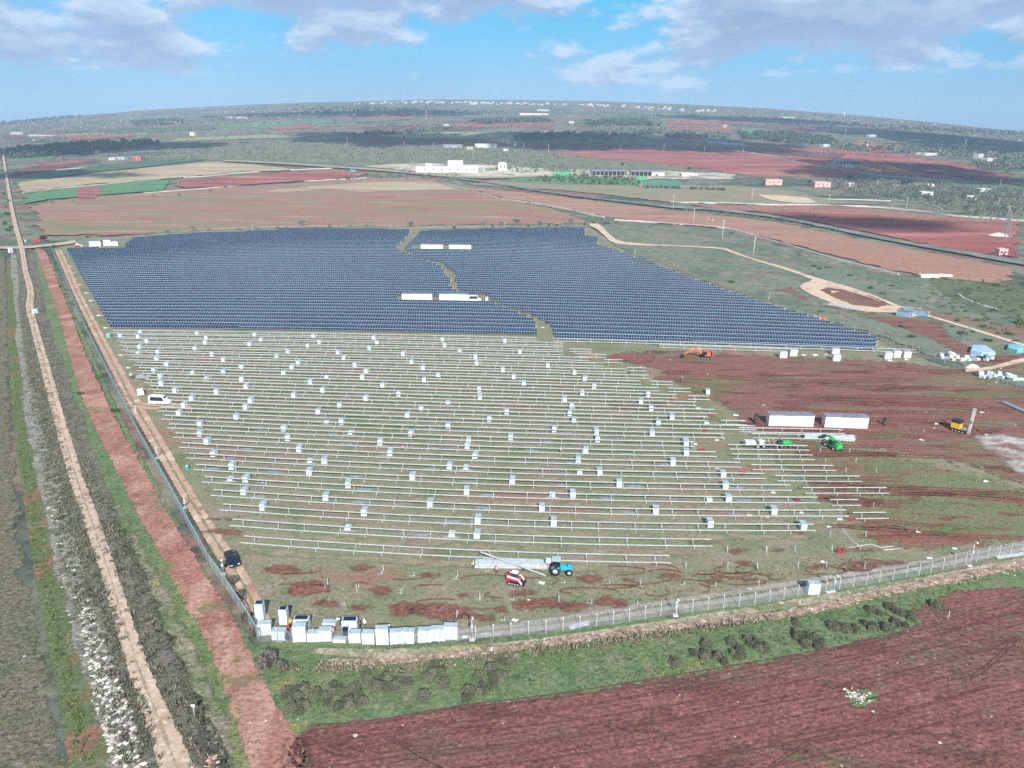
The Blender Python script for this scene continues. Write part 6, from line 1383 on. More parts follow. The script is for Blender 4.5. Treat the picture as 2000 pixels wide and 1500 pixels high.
for x0, x1, yb, yt, m, d in [(1495,1527,362,351,'pink','pink flat-roofed house beside the green plot'),(1591,1622,366,356,'pink','pink and white house by the garden trees'),(1681,1695,290,281,'pink','pink two-storey house by the distant wood'),(1557,1576,285,279,'plaster','long white barn behind the far red field, left'),(1608,1623,287,282,'plaster','white barn behind the far red field, right'),
  (1807,1830,304,299,'plaster','white villa low before the right far wood'),(1790,1802,302,298,'pink','small pink house left of the low white villa'),(1911,1920,309,301,'plaster','white tower-like house far right'),(1928,1947,315,309,'plaster','long white house right of the white tower-like house'),(1800,1822,382,375,'plaster','white house hidden in the olive wood, left'),(1888,1907,389,383,'plaster','white house hidden in the olive wood, right'),(1914,1935,374,369,'plaster','white house behind the olive wood'),
  (1657,1668,364,358,'plaster','little white house behind the cypress trees'),(1812,1824,366,360,'cream','cream house among dark round trees'),(1746,1756,368,362,'cream','cream hut among dark round trees'),(1950,1967,500,487,'pink','small pink cube house by the ditch, right edge'),(371,379,266,258,'cream','cream square tower in the left far grove'),(213,224,313,308,'plaster','white hut left of the red cube house'),(226,243,312,307,'plaster_g','grey shed left of the red cube house'),(260,275,314,306,'redhouse','red cube house on the pale yard at far left'),
  (84,105,298,292,'plaster','white house in front of the dark wood at far left'),(14,22,293,288,'plaster','white house at the left edge by dark wood'),(21,36,263,258,'plaster','white barn at far left plain'),(56,100,266,263,'plaster','long pale greenhouse-like barn at far left plain'),(440,478,233,228,'plaster','white estate on the left far plain'),(322,350,241,237,'plaster','white farm at the dark wood, left plain'),(504,517,228,225,'plaster','white roofs right of the white estate'),(1255,1268,268,263,'plaster','white barn by the far thicket, left'),(1272,1300,271,265,'plaster','white barn by the far thicket, right'),
  (1050,1072,217,214,'plaster','long white works below the distant town'),(1015,1072,225,221,'cream','long cream roof on the far plain'),(1111,1121,241,237,'plaster','white house in front of the far dark wood'),(866,877,247,243,'plaster','white house on the far dark field'),(1413,1420,249,244,'pink','pink cube house on the far red strip'),(1062,1090,261,256,'pink','pinkish row house in the thicket, far centre'),(1527,1552,231,228,'plaster','white works on the right far plain'),(1700,1712,268,263,'plaster','white house far right plain'),(1785,1798,276,272,'plaster','white house by far right dark field'),(1830,1842,284,280,'plaster','cream-white house by right plain fields')]:
    house(x0,x1,yb,yt,M[m],d,win=min(3, max(1, int((x1-x0)/7))),roof='flat' if m != 'pink' else 'flat')
# greenhouses
for i, (x0, x1, yb, yt) in enumerate([(1391,1420,281,273),(1420,1454,284,276)]):
    a, b = G(x0, yb), G(x1, yb); L_ = (b-a).length; g = math.atan2(b.y-a.y, b.x-a.x); c = (a+b)/2 + nrm(g)*15; root = empty('greenhouse', c, g, f"pale glass greenhouse block, {['left','right'][i]} of two at the far wood", 'greenhouse'); n = 5
    mb = MB()
    for j in range(n): x_0 = -L_/2 + L_*j/n; w_ = L_/n; mb.prism([(x_0+.05, 0), (x_0+w_-.05, 0), (x_0+w_-.05, 3.2), (x_0+w_/2, 5), (x_0+.05, 3.2)], -15, 15, 0)
    mb.build('glazing', M['bluetarp'], root); MB().box((0, -15.1, 1.2), (3, .2, 2.4)).build('door', M['white'], root)
# small things along the west track
def hut(px, py, w_, h, m, label, nm, cat):
    b = G(px, py); root = empty(nm, b, .1, label, cat); MB().box((0, w_*.4, h/2), (w_, w_*.8, h)).build('wall', m, root); MB().box((0, w_*.4, h+.06), (w_+.2, w_*.8+.2, .12)).build('roof', M['card_top'], root); MB().box((.1*w_, -.03, h*.42), (w_*.4, .06, h*.8)).build('door', M['galv_d'], root)
hut(69, 614, 2.0, 2.0, M['card'], 'pale square utility hut beside the bend of the dirt track', 'utility_hut', 'hut')
hut(21, 494, 2.6, 3.0, M['plaster'], 'small white hut at the track crossing, far left', 'utility_hut', 'hut')
hut(50, 473, 1.0, 1.5, M['card'], 'white cabinet on the grass above the track crossing', 'cabinet', 'cabinet')
hut(1627, 575, 2.0, 1.4, M['tan'], 'tan block stack next to the sand heap on the turnaround', 'block_stack', 'stack')
hut(951, 589, 1.2, 2.0, M['white'], 'white cabinet right of the white van among the panels', 'cabinet', 'cabinet')
hut(212, 660, 1.4, 1.4, M['tealtarp'], 'teal box at the left end of the far frames', 'tool_box', 'box')
b = G(366, 917); root = empty('blue_barrel', b, 0, 'blue barrel standing alone at the left end of a frame row', 'barrel'); MB().tube([(0,0,0),(0,0,.1),(0,0,.85),(0,0,.95)], .38, 14).build('barrel', M['cyan'], root); MB().tube([(0,0,.95),(0,0,1.0)], .33, 14).build('lid', M['white'], root)
# the distant town and the scattered farms of the plain
tm = []
for i, (sx, sy, sz) in enumerate([(1,1,1),(1.4,1,1.3),(.8,1.2,1.8)]):
    mb = MB(); mb.box((0, 0, 3*sz), (18*sx, 14*sy, 6*sz)); mb.box((3*sx, 0, 6*sz+1.4), (7*sx, 8*sy, 2.8)); 
    for q in range(3): mb.box((-6*sx+6*sx*q, -7*sy-.05, 3.5*sz), (2, .2, 2.4), 1)
    tm.append(mb.mesh('town_house', [M['plaster'], M['glass']]))
hz = lambda x: float(np.interp(x, [q[0] for q in _cr], [q[1] for q in _cr]))
tg = np.random.default_rng(11); spots_t = []
for i in range(150):
    x = tg.choice([tg.uniform(690, 860), tg.uniform(820, 1000), tg.uniform(980, 1180), tg.uniform(1150, 1395)]); spots_t.append((x, hz(x) + 3.5 + (x-690)/700*7 + abs(tg.normal(0, 1.8))))
for n_, (x, y) in enumerate(sorted(spots_t)):
    p = G(x, y); o = link('town_house', tm[n_ % 3], None, p, (0, 0, tg.uniform(-.4, .4)), (tg.uniform(.45, .95),)*3)
    tag(o, 'tiny white building of the distant town on the horizon', 'building', 'white buildings of the distant town')
for n_ in range(70):
    x = tg.uniform(0, 2000); y = hz(x) + 3 + tg.random()**1.5*42
    if 690 < x < 1330 and y < hz(x)+14: continue
    p = G(x, y); s = tg.uniform(.25, .55)*(.55 if y > hz(x)+20 else 1.0); o = link('farm_building', tm[n_ % 3], None, p, (0, 0, tg.uniform(-.5, .5)), (s*1.4, s, s*.8))
    tag(o, 'tiny pale farm building scattered over the far plain', 'building', 'pale farm buildings over the far plain')

# ================================================================== VEHICLES
def wheels(root, xs, y, r_, wd, tyre='wheel', hub=True):
    for x in xs:
        for s in (-1, 1):
            mb = MB(); mb.wheel((x, s*y, r_), r_, wd, 0, 18); o = mb.build('wheel', M['black'], root)
            if hub: mb = MB(); mb.wheel((x, s*(y+wd*.5), r_), r_*.55, .04, 0, 14); mb.build('rim', M['galv'], o)
def car(loc, rz, paint, label, L_=4.7, W_=1.85, H_=1.7, kind='suv', roofbox=False, cat='car', name='parked_car'):
    root = empty(name, loc, rz, label, cat); hw = W_/2
    if kind == 'van':
        low = [(-L_/2,.35),(L_/2-.1,.35),(L_/2,.6),(L_/2-.1,1.0),(L_/2-1.0,1.25),(-L_/2,1.25)]; top = [(-L_/2+.02,1.25),(L_/2-1.0,1.25),(L_/2-1.75,H_-.15),(L_/2-2.1,H_),(-L_/2+.1,H_),(-L_/2+.02,H_-.1)]
    else:
        low = [(-L_/2,.38),(L_/2-.12,.34),(L_/2,.55),(L_/2-.06,.85),(L_/2-.35,1.0),(L_/2-1.35,1.1),(-L_/2+.12,1.1),(-L_/2,.9)]; top = [(-L_/2+.18,1.1),(L_/2-1.30,1.1),(L_/2-2.0,H_-.1),(L_/2-2.3,H_),(-L_/2+.75,H_),(-L_/2+.4,H_-.12)]
    mb = MB(); mb.prism(low, -hw, hw); n = len(top)
    ins = .16; vs = []
    for s in (-1, 1):
        for x, z in top: vs.append((x, s*(hw-.03-(ins if z > 1.3 else 0)), z))
    mb.add(vs, [tuple(range(n))[::-1], tuple(range(n, 2*n))] + [(i, (i+1) % n, n+(i+1) % n, n+i) for i in range(n)])
    body = mb.build('body', paint, root); bv = body.modifiers.new('soft', 'BEVEL'); bv.width = .06; bv.segments = 2; bv.limit_method = 'ANGLE'
    zc = (1.22, H_-.22); fx = (L_/2-1.5, L_/2-2.05) if kind != 'van' else (L_/2-1.12, L_/2-1.72)
    mb = MB(); w0, w1 = hw-.14, hw-.28; mb.add([(fx[0]+.04,-w0,zc[0]),(fx[0]+.04,w0,zc[0]),(fx[1]+.06,w1,zc[1]+.05),(fx[1]+.06,-w1,zc[1]+.05)], [(0,1,2,3)]); mb.build('windscreen', M['glass'], root)
    xr = -L_/2+.6 if kind != 'van' else -L_/2+.35
    for s in (-1, 1):
        mb = MB(); y0, y1 = s*(hw+.002), s*(hw-.155); q = [(xr,y0,zc[0]-.0),(fx[0]-.18,y0,zc[0]),(fx[1]-.12,y1,zc[1]),(xr+.3,y1,zc[1])]; mb.add(q, [(0,1,2,3) if s < 0 else (3,2,1,0)]); mb.build('side_window', M['glass'], root)
        mb = MB(); mb.box((L_/2-.1, s*(hw-.3), .78), (.12, .42, .18)); mb.build('headlight', M['white'], root)
        mb = MB(); mb.box((-L_/2-.01, s*(hw-.2), .9), (.05, .2, .3)); mb.build('tail_light', M['red'], root)
        mb = MB(); mb.box((fx[0]-.25, s*(hw+.1), 1.22), (.14, .18, .16)); mb.build('mirror', paint, root)
    mb = MB(); mb.box((-L_/2+.12 if kind == 'van' else -L_/2+.33, 0, H_-.45), (.05, W_-.5, .42), 0, 0, 0, -.3 if kind != 'van' else 0); mb.build('rear_window', M['glass'], root)
    wheels(root, (-L_/2+.9, L_/2-.95), hw-.12, .36, .24)
    if roofbox:
        mb = MB(); mb.prism([(-1.2,H_+.1),(.6,H_+.1),(.8,H_+.2),(.5,H_+.42),(-1.1,H_+.42),(-1.25,H_+.3)], -.62, .1); mb.build('roof_box', M['dark'], root)
        for x in (-.9, .3): MB().box((x, 0, H_+.06), (.06, W_-.4, .05)).build('roof_bar', M['galv_d'], root)
    return root
def heading(p0, p1): a, b = G(*p0), G(*p1); return math.atan2(b.y-a.y, b.x-a.x)
car(G(454, 1099), heading((440, 1072), (462, 1112)), M['navy'], 'dark navy estate car with black roof box on the dirt track', roofbox=True)
car(G(314, 789), heading((290, 788), (335, 790)), M['cwhite'], 'white minibus with dark side windows at left ends of the frames', 6.0, 2.0, 2.6, 'van', cat='van', name='parked_van')
car(G(275, 770), heading((272, 760), (276, 780)) + math.pi, M['cwhite'], 'small white van parked on the inner dirt track', 4.3, 1.8, 1.85, 'van', cat='van', name='parked_van')
car(G(281, 740), heading((262, 740), (300, 741)), M['silver'], 'silver hatchback parked beside a few workers', 4.2, 1.75, 1.5)
car(G(927, 588), heading((900, 588), (940, 588)), M['cwhite'], 'white panel van at the end of the nearer cabins among panels', 6.0, 2.1, 2.7, 'van', cat='van', name='parked_van')
car(G(73, 473), 0.1, M['red'], 'red farm trailer-like van at the track crossing', 5.0, 2.0, 2.0, 'van', cat='van', name='parked_van')
car(G(1970, 742), 2.6, M['navy'], 'dark pickup-like car by the white bundles at right edge', 4.5, 1.8, 1.6) if False else None
def track_set(root, L_, r_, y, wd, m='black'):
    for s in (-1, 1):
        mb = MB(); n = 8; prof = [(L_/2*1 - r_ + r_*math.cos(a), r_ + r_*math.sin(a)) for a in np.linspace(-1.57, 1.57, n)] + [(-L_/2 + r_ + r_*math.cos(a), r_ + r_*math.sin(a)) for a in np.linspace(1.57, 4.71, n)]
        mb.prism(prof, s*y - wd/2, s*y + wd/2); t = mb.build('crawler_track', M['black'], root)
        mb = MB()
        for i in range(4): mb.wheel((-L_/2 + r_ + (L_-2*r_)*i/3, s*(y+wd*.5), r_), r_*.55, .05, 0, 12)
        mb.build('roller', M['galv_d'], t)
# orange excavator, boom reaching left
ex = empty('excavator', G(1378, 700), .0, 'orange tracked excavator with its boom stretched low to the west', 'excavator')
track_set(ex, 3.8, .42, 1.05, .55)
MB().box((0, 0, .95), (1.6, 1.4, .3)).build('undercarriage', M['dark'], ex)
mb = MB(); mb.box((.7, 0, 1.75), (2.4, 2.5, 1.2), 0); mb.box((1.75, 0, 1.7), (.7, 2.5, 1.3)); mb.box((-.6, .75, 1.5), (1.4, .95, .8)); bd = mb.build('body', M['orange'], ex)
mb = MB(); mb.box((-.55, -.75, 2.05), (1.45, .95, 1.75), 0, taper=.9); cb = mb.build('cab', M['dark'], ex)
MB().box((-.55, -1.235, 2.15), (1.15, .03, 1.1)).build('window', M['glass'], cb); MB().box((-1.29, -.75, 2.15), (.03, .75, 1.2)).build('window', M['glass'], cb); MB().box((-.55, -.75, 2.96), (1.3, .88, .08)).build('roof', M['orange'], cb)
MB().bar((-.9, .1, 1.7), (-3.6, .1, 3.6), .5, .6).bar((-3.5, .1, 3.6), (-5.9, .1, 2.7), .45, .5).build('boom', M['orange'], ex)
MB().bar((-5.6, .1, 3.0), (-7.6, .1, 1.2), .36, .42).build('stick', M['orange'], ex); MB().tube([(-1.4, .1, 2.9), (-3.4, .1, 4.0)], .1, 7).tube([(-4.2, .1, 3.9), (-5.7, .1, 3.3)], .09, 7).build('ram', M['galv'], ex)
MB().prism([(-7.4,1.3),(-7.9,1.5),(-8.7,.9),(-8.5,.15),(-7.9,.1),(-7.5,.6)], -.5, .7).build('bucket', M['dark'], ex)
# green telehandler seen from behind
te = empty('telehandler', G(1626, 876), 1.85, 'bright green telehandler lifting its boom toward the beam stack', 'telehandler')
mb = MB(); mb.prism([(-2.3,.7),(2.0,.7),(2.2,1.0),(1.9,1.35),(-1.6,1.45),(-2.4,1.5),(-2.5,1.0)], -.75, .95); mb.box((-2.0, .1, 1.75), (.9, 1.4, .5)); mb.build('body', M['green'], te)
mb = MB(); mb.box((-.1, .62, 1.95), (1.5, .85, 1.2), 0, taper=.88); c_ = mb.build('cab', M['glass'], te); MB().box((-.1, .62, 2.6), (1.35, .8, .1)).build('roof', M['green'], c_)
MB().bar((-2.2, -.35, 2.0), (2.2, -.35, 2.5), .42, .46).bar((2.0, -.35, 2.45), (3.9, -.35, 2.1), .34, .36).build('boom', M['green'], te); MB().box((4.0, -.35, 1.7), (.15, 1.3, .9)).box((4.6, -.75, 1.3), (1.2, .12, .06)).box((4.6, .05, 1.3), (1.2, .12, .06)).build('fork', M['dark'], te)
wheels(te, (-1.5, 1.5), 1.0, .62, .42)
# green tractor with trailer carrying riders
gt = empty('green_tractor', G(1531, 873), 0.02, 'green tractor coupled to a low trailer of white cartons', 'tractor')
mb = MB(); mb.prism([(-.6,.9),(1.7,.9),(1.85,1.3),(1.6,1.6),(-.2,1.7),(-.6,1.3)], -.42, .42); mb.box((-.95, 0, 1.15), (1.0, 1.3, .3)); mb.build('body', M['green'], gt); MB().box((-.9, 0, 1.6), (.5, .55, .5)).build('seat', M['dark'], gt)
MB().bar((-1.3,-.5,1.3),(-1.35,-.5,2.5),.08,.08).bar((-1.3,.5,1.3),(-1.35,.5,2.5),.08,.08).bar((-1.35,-.55,2.5),(-1.35,.55,2.5),.08,.08).build('roll_bar', M['dark'], gt)
wheels(gt, (-1.0,), .85, .72, .42); wheels(gt, (1.3,), .7, .5, .28)
tl = empty('trailer', G(1483, 873), 0.02, 'low trailer behind the green tractor, loaded with white cartons', 'trailer')
MB().box((0, 0, .85), (8.0, 2.1, .16)).bar((4.0, 0, .8), (5.2, 0, .7), .14, .14).build('bed', M['galv_d'], tl); wheels(tl, (-.6, .7), .95, .48, .26)
for x in (-3.2, -1.9, .2): MB().box((x, 0, 1.35), (1.15, 1.6, .8)).build('carton', M['card'], tl)
# light blue tractor
bt = empty('blue_tractor', G(1096, 1119), -.12, 'light blue tractor with open cab beside the broad beam stack', 'tractor')
mb = MB(); mb.prism([(-.3,.8),(1.9,.8),(2.05,1.2),(1.9,1.5),(1.2,1.62),(-.2,1.72),(-.3,1.2)], -.4, .4); mb.box((-1.0, .95, 1.55), (1.5, .4, .12)); mb.box((-1.0, -.95, 1.55), (1.5, .4, .12)); mb.build('body', M['cyan'], bt)
MB().box((-.9, 0, 1.15), (1.6, 1.2, .5)).build('chassis', M['dark'], bt); c_ = MB()
for x, y in ((-.25, .65), (-.25, -.65), (-1.6, .65), (-1.6, -.65)): c_.bar((x, y, 1.4), (x, y, 2.75), .09, .09)
c_ = c_.build('cab', M['dark'], bt); MB().box((-.92, 0, 2.8), (1.6, 1.5, .14)).build('roof', M['card_top'], c_); MB().box((-.25, 0, 2.1), (.04, 1.2, 1.1)).build('window', M['glass'], c_)
MB().box((-1.0, 0, 1.7), (.5, .55, .6)).build('seat', M['dark'], bt); MB().tube([(1.1,-.3,1.6),(1.1,-.3,2.4)], .05, 6).build('exhaust', M['dark'], bt); MB().box((-2.3, 0, 2.4), (.9, .9, .5)).bar((-2.3, 0, 1.0), (-2.3, 0, 2.3), .12, .12).build('rear_box', M['card'], bt)
wheels(bt, (-1.05,), .9, .85, .5); wheels(bt, (1.45,), .75, .6, .36)
# red and white compact track loader
sl = empty('track_loader', G(1006, 1139), -.35, 'red and white compact track loader carrying a long steel beam', 'loader')
track_set(sl, 2.3, .36, .78, .42)
mb = MB(); mb.prism([(-1.4,.5),(.9,.5),(1.1,.9),(.5,1.2),(-1.2,1.45),(-1.45,1.2)], -.58, .58); mb.build('body', M['red'], sl); mb = MB(); mb.box((0, 0, 1.65), (1.25, 1.05, 1.2), 0, taper=.86); c_ = mb.build('cab', M['glass'], sl); MB().box((0, 0, 2.28), (1.15, 1.0, .08)).build('roof', M['white'], c_)
for s in (-1, 1): MB().bar((-1.25, s*.72, 1.6), (.9, s*.72, 1.35), .18, .26).bar((.8, s*.72, 1.4), (1.5, s*.72, .5), .16, .2).build('lift_arm', M['white'], sl)
MB().box((1.7, 0, .45), (.3, 1.6, .5)).build('attachment', M['dark'], sl)
lb = [G(938, 1098) + Vector((0, 0, 2.2)), G(1066, 1133) + Vector((0, 0, .9))]; tag(MB().bar(lb[0], lb[1], .2, .2).build('steel_beam', M['galv'], None), 'long steel beam held slantwise over the red loader', 'beam')
# yellow drilling rig
dr = empty('drill_rig', G(1872, 843), -.9, 'yellow tracked drilling rig with tall white mast', 'drill rig')
track_set(dr, 3.2, .4, .95, .45); mb = MB(); mb.box((-.7, 0, 1.75), (2.2, 2.0, 1.5)); mb.build('body', M['yellow'], dr); mb = MB(); mb.box((-.7, 0, 2.9), (2.3, 2.1, .8), 0, taper=.94); mb.build('engine_cover', M['dark'], dr)
MB().box((.9, 0, 1.1), (1.6, 1.2, .5)).bar((.6, 0, 1.2), (2.3, 0, 1.4), .4, .3).build('chassis', M['galv_d'], dr)
mb = MB()
for x, y in ((2.2,-.25),(2.2,.25),(2.6,-.25),(2.6,.25)): mb.bar((x, y, .1), (x+.25, y, 7.4), .09, .09)
for i in range(14):
    z = .4 + i*.5; mb.bar((2.2, -.25, z), (2.6, -.25, z+.5), .05, .05); mb.bar((2.2, .25, z), (2.2, -.25, z+.5), .05, .05)
mb.build('mast', M['white'], dr); MB().box((2.5, 0, 3.6), (.5, .6, .9)).tube([(2.4, 0, .0), (2.5, 0, 3.2)], .09, 8).build('drill_head', M['galv_d'], dr)
# small ones far off
bh = empty('backhoe', G(1390, 433), 0, 'small tan backhoe loader far off on the ochre field', 'backhoe'); mb = MB(); mb.box((0,0,1.3),(3.0,1.8,1.2)); mb.box((1.6,0,1.2),(1.2,1.2,.8)); mb.build('body', M['tan'], bh); MB().box((-.4,0,2.4),(1.4,1.5,1.2),0,taper=.9).build('cab', M['glass'], bh); MB().bar((-1.5,0,1.5),(-3.0,0,3.2),.3,.3).bar((-3.0,0,3.2),(-4.0,0,1.0),.3,.3).build('boom', M['yellow'], bh); MB().box((2.8,0,.8),(.8,2.2,.8)).build('bucket', M['dark'], bh); wheels(bh, (-1.1, 1.3), .9, .65, .4, hub=False)
tr = empty('truck', G(691, 336), 0, 'blue lorry on the farm lane in front of the olive grove', 'lorry'); MB().box((-1.5,0,2.4),(6.5,2.4,2.8)).build('cargo_box', M['cyan'], tr); MB().box((3.0,0,1.8),(2.0,2.3,2.2),0,taper=.9).build('cab', M['bluebox'], tr); MB().box((4.0,0,2.2),(.06,1.9,.8)).build('windscreen', M['glass'], tr); wheels(tr, (-3.2, -2.0, 2.8), 1.0, .52, .35, hub=False)
ld = empty('mini_loader', G(152, 482), .3, 'small orange and white loader by the north-west cabins', 'loader'); mb = MB(); mb.prism([(-1.4,.5),(1.2,.5),(1.4,1.0),(.6,1.4),(-1.4,1.5)], -.6, .6); mb.build('body', M['orange'], ld); MB().box((-.2,0,1.9),(1.2,1.0,1.0),0,taper=.85).build('cab', M['white'], ld); MB().bar((.4,-.6,1.5),(2.2,-.6,.7),.2,.2).bar((.4,.6,1.5),(2.2,.6,.7),.2,.2).box((2.5,0,.5),(.7,1.6,.6)).build('bucket', M['white'], ld); wheels(ld, (-.9, .8), .7, .45, .35, hub=False)

# ================================================================== PEOPLE
def skin_person(pose, shirt, trousers, name):
    """one continuous body grown on a skeleton; clothing by height on the same surface"""
    J = {'pelvis': (0,0,.95), 'waist': (0,.0,1.12), 'chest': (0,0,1.36), 'neck': (0,0,1.53), 'jaw': (0,-.02,1.60), 'head': (0,-.015,1.70), 'crown': (0,0,1.78)}
    for s, k in ((-1, 'l'), (1, 'r')):
        J['hip'+k] = (s*.10,0,.90); J['knee'+k] = (s*.12,-.02,.50); J['ank'+k] = (s*.13,.02,.09); J['toe'+k] = (s*.15,-.16,.04)
        J['sho'+k] = (s*.19,0,1.45); J['elb'+k] = (s*.27,.03,1.18); J['wri'+k] = (s*.29,-.06,.94); J['palm'+k] = (s*.29,-.09,.86)
    J.update(pose)
    names = list(J); idx = {n: i for i, n in enumerate(names)}; E = [('pelvis','waist'),('waist','chest'),('chest','neck'),('neck','jaw'),('jaw','head'),('head','crown')]
    rad = {'pelvis': (.16,.12), 'waist': (.15,.11), 'chest': (.18,.12), 'neck': (.06,.06), 'jaw': (.075,.085), 'head': (.085,.10), 'crown': (.06,.07)}
    for k in 'lr':
        E += [('pelvis','hip'+k),('hip'+k,'knee'+k),('knee'+k,'ank'+k),('ank'+k,'toe'+k),('chest','sho'+k),('sho'+k,'elb'+k),('elb'+k,'wri'+k),('wri'+k,'palm'+k)]
        rad.update({'hip'+k: (.10,.10), 'knee'+k: (.068,.068), 'ank'+k: (.05,.05), 'toe'+k: (.045,.04), 'sho'+k: (.075,.075), 'elb'+k: (.05,.05), 'wri'+k: (.034,.034), 'palm'+k: (.042,.022)})
        w_ = Vector(J['wri'+k]); pl = Vector(J['palm'+k]); d = (pl-w_).normalized(); side = d.cross(Vector((0, 1, 0.2))).normalized(); fwd = d.cross(side).normalized()
        for f, (o, l) in enumerate(((-.033,.062),(-.011,.075),(.011,.07),(.033,.055))):
            a = pl + d*.035 + fwd*o; b_ = a + d*l*.6 + side*.01; c = b_ + d*l*.3 + side*.025
            for q, (nm, p) in enumerate(((f'f{f}a{k}', a), (f'f{f}b{k}', b_), (f'f{f}c{k}', c))): J[nm] = tuple(p); names.append(nm); idx[nm] = len(names)-1; rad[nm] = (.011-.0015*q,)*2
            E += [('palm'+k, f'f{f}a{k}'), (f'f{f}a{k}', f'f{f}b{k}'), (f'f{f}b{k}', f'f{f}c{k}')]
        a = w_.lerp(pl, .5) - fwd*.045; b_ = a + d*.045 - fwd*.025
        for nm, p in ((f'ta{k}', a), (f'tb{k}', b_)): J[nm] = tuple(p); names.append(nm); idx[nm] = len(names)-1; rad[nm] = (.012,)*2
        E += [('palm'+k, f'ta{k}'), (f'ta{k}', f'tb{k}')]
    me = bpy.data.meshes.new(name); me.from_pydata([J[n] for n in names], [(idx[a], idx[b]) for a, b in E], []); o = bpy.data.objects.new(name, me); COL.objects.link(o)
    sk = o.modifiers.new('skin', 'SKIN'); sk.use_smooth_shade = True
    for i, n in enumerate(names): me.skin_vertices[0].data[i].radius = rad[n]
    me.skin_vertices[0].data[0].use_root = True
    sb = o.modifiers.new('sub', 'SUBSURF'); sb.levels = 1; sb.render_levels = 1
    dg = bpy.context.evaluated_depsgraph_get(); ev = bpy.data.meshes.new_from_object(o.evaluated_get(dg)); bpy.data.objects.remove(o)
    ev.name = name; ev.materials.clear()
    for m_ in (trousers, shirt, M['skin'], M['dark']): ev.materials.append(m_)
    arr = [(Vector(J[a]), Vector(J[b]), a, b) for a, b in E]
    for p in ev.polygons:
        c = p.center; best = min(arr, key=lambda s: ((c - s[0]) - (s[1]-s[0])*max(0, min(1, (c-s[0]).dot(s[1]-s[0])/max(1e-9, (s[1]-s[0]).length_squared)))).length); a = best[2]
        mi = 1
        if a in ('neck','jaw','head') or a.startswith(('palm','f0','f1','f2','f3','ta','wri')): mi = 2
        elif a.startswith(('hip','knee')) or (a == 'pelvis' and best[3].startswith('hip')): mi = 0
        elif a.startswith('ank'): mi = 3
        p.material_index = mi; p.use_smooth = True
    head = Vector(J['head']); 
    return ev, head, (Vector(J['crown'])-Vector(J['jaw'])).normalized()
def cloth(n, c): return solid(n, c, .85, 0, .1, 3)
SH = {'white': cloth('white_shirt', (.75,.75,.72)), 'hivis': cloth('hi_vis_vest', (.70,.42,.08)), 'red': cloth('red_jacket', (.62,.06,.06)), 'pink': cloth('pink_shirt', (.70,.32,.32)), 'dark': cloth('dark_jacket', (.03,.03,.045)), 'blue': cloth('blue_jacket', (.10,.16,.36))}
TR = {'blue': cloth('blue_trousers', (.04,.06,.17)), 'dark': cloth('dark_trousers', (.03,.03,.04)), 'grey': cloth('grey_trousers', (.15,.15,.17))}
hel = {k: solid(k + '_helmet', c, .4) for k, c in (('white', (.8,.8,.8)), ('red', (.6,.05,.05)), ('yellow', (.7,.5,.05)), ('orange', (.75,.25,.05)))}
STAND = {}
WALK = {'kneel': (-.11,-.16,.52), 'ankl': (-.12,-.22,.10), 'toel': (-.12,-.40,.06), 'kneer': (.11,.02,.50), 'ankr': (.12,.24,.16), 'toer': (.13,.10,.05), 'elbl': (-.25,.14,1.2), 'wril': (-.27,.10,.96), 'palml': (-.27,.08,.88), 'elbr': (.25,-.06,1.2), 'wrir': (.26,-.22,1.02), 'palmr': (.26,-.29,.97)}
BEND = {'waist': (0,-.12,1.08), 'chest': (0,-.38,1.20), 'neck': (0,-.54,1.22), 'jaw': (0,-.62,1.20), 'head': (0,-.71,1.22), 'crown': (0,-.78,1.24), 'shol': (-.19,-.44,1.20), 'shor': (.19,-.44,1.20), 'elbl': (-.24,-.52,.94), 'wril': (-.2,-.62,.72), 'palml': (-.19,-.65,.64), 'elbr': (.24,-.52,.94), 'wrir': (.2,-.62,.72), 'palmr': (.19,-.65,.64)}
REACH = {'elbl': (-.24,-.18,1.28), 'wril': (-.2,-.42,1.3), 'palml': (-.19,-.5,1.31), 'elbr': (.24,-.18,1.28), 'wrir': (.2,-.42,1.3), 'palmr': (.19,-.5,1.31)}
CROUCH = {'pelvis': (0,.08,.48), 'waist': (0,.02,.64), 'chest': (0,-.12,.84), 'neck': (0,-.20,1.0), 'jaw': (0,-.25,1.06), 'head': (0,-.28,1.14), 'crown': (0,-.28,1.22), 'hipl': (-.11,.05,.46), 'hipr': (.11,.05,.46), 'kneel': (-.18,-.36,.50), 'kneer': (.18,-.36,.50), 'ankl': (-.15,-.10,.09), 'ankr': (.15,-.10,.09), 'toel': (-.17,-.28,.04), 'toer': (.17,-.28,.04), 'shol': (-.19,-.14,.92), 'shor': (.19,-.14,.92), 'elbl': (-.26,-.32,.70), 'wril': (-.2,-.5,.56), 'palml': (-.19,-.55,.5), 'elbr': (.26,-.32,.70), 'wrir': (.2,-.5,.56), 'palmr': (.19,-.55,.5)}
hm = MB(); n_ = 10
for k_ in range(5):
    a = k_/4*1.45
    for i in range(n_): hm.v.append((.125*math.cos(a)*math.cos(2*math.pi*i/n_), .145*math.cos(a)*math.sin(2*math.pi*i/n_), .13*math.sin(a)))
hm.f = [(k_*n_+i, k_*n_+(i+1) % n_, (k_+1)*n_+(i+1) % n_, (k_+1)*n_+i) for k_ in range(4) for i in range(n_)] + [tuple(range(40, 50))]; hm.m = [0]*len(hm.f); hm.sm = [True]*len(hm.f)
hm.box((0, -.14, .005), (.16, .10, .015))
CACHE = {}
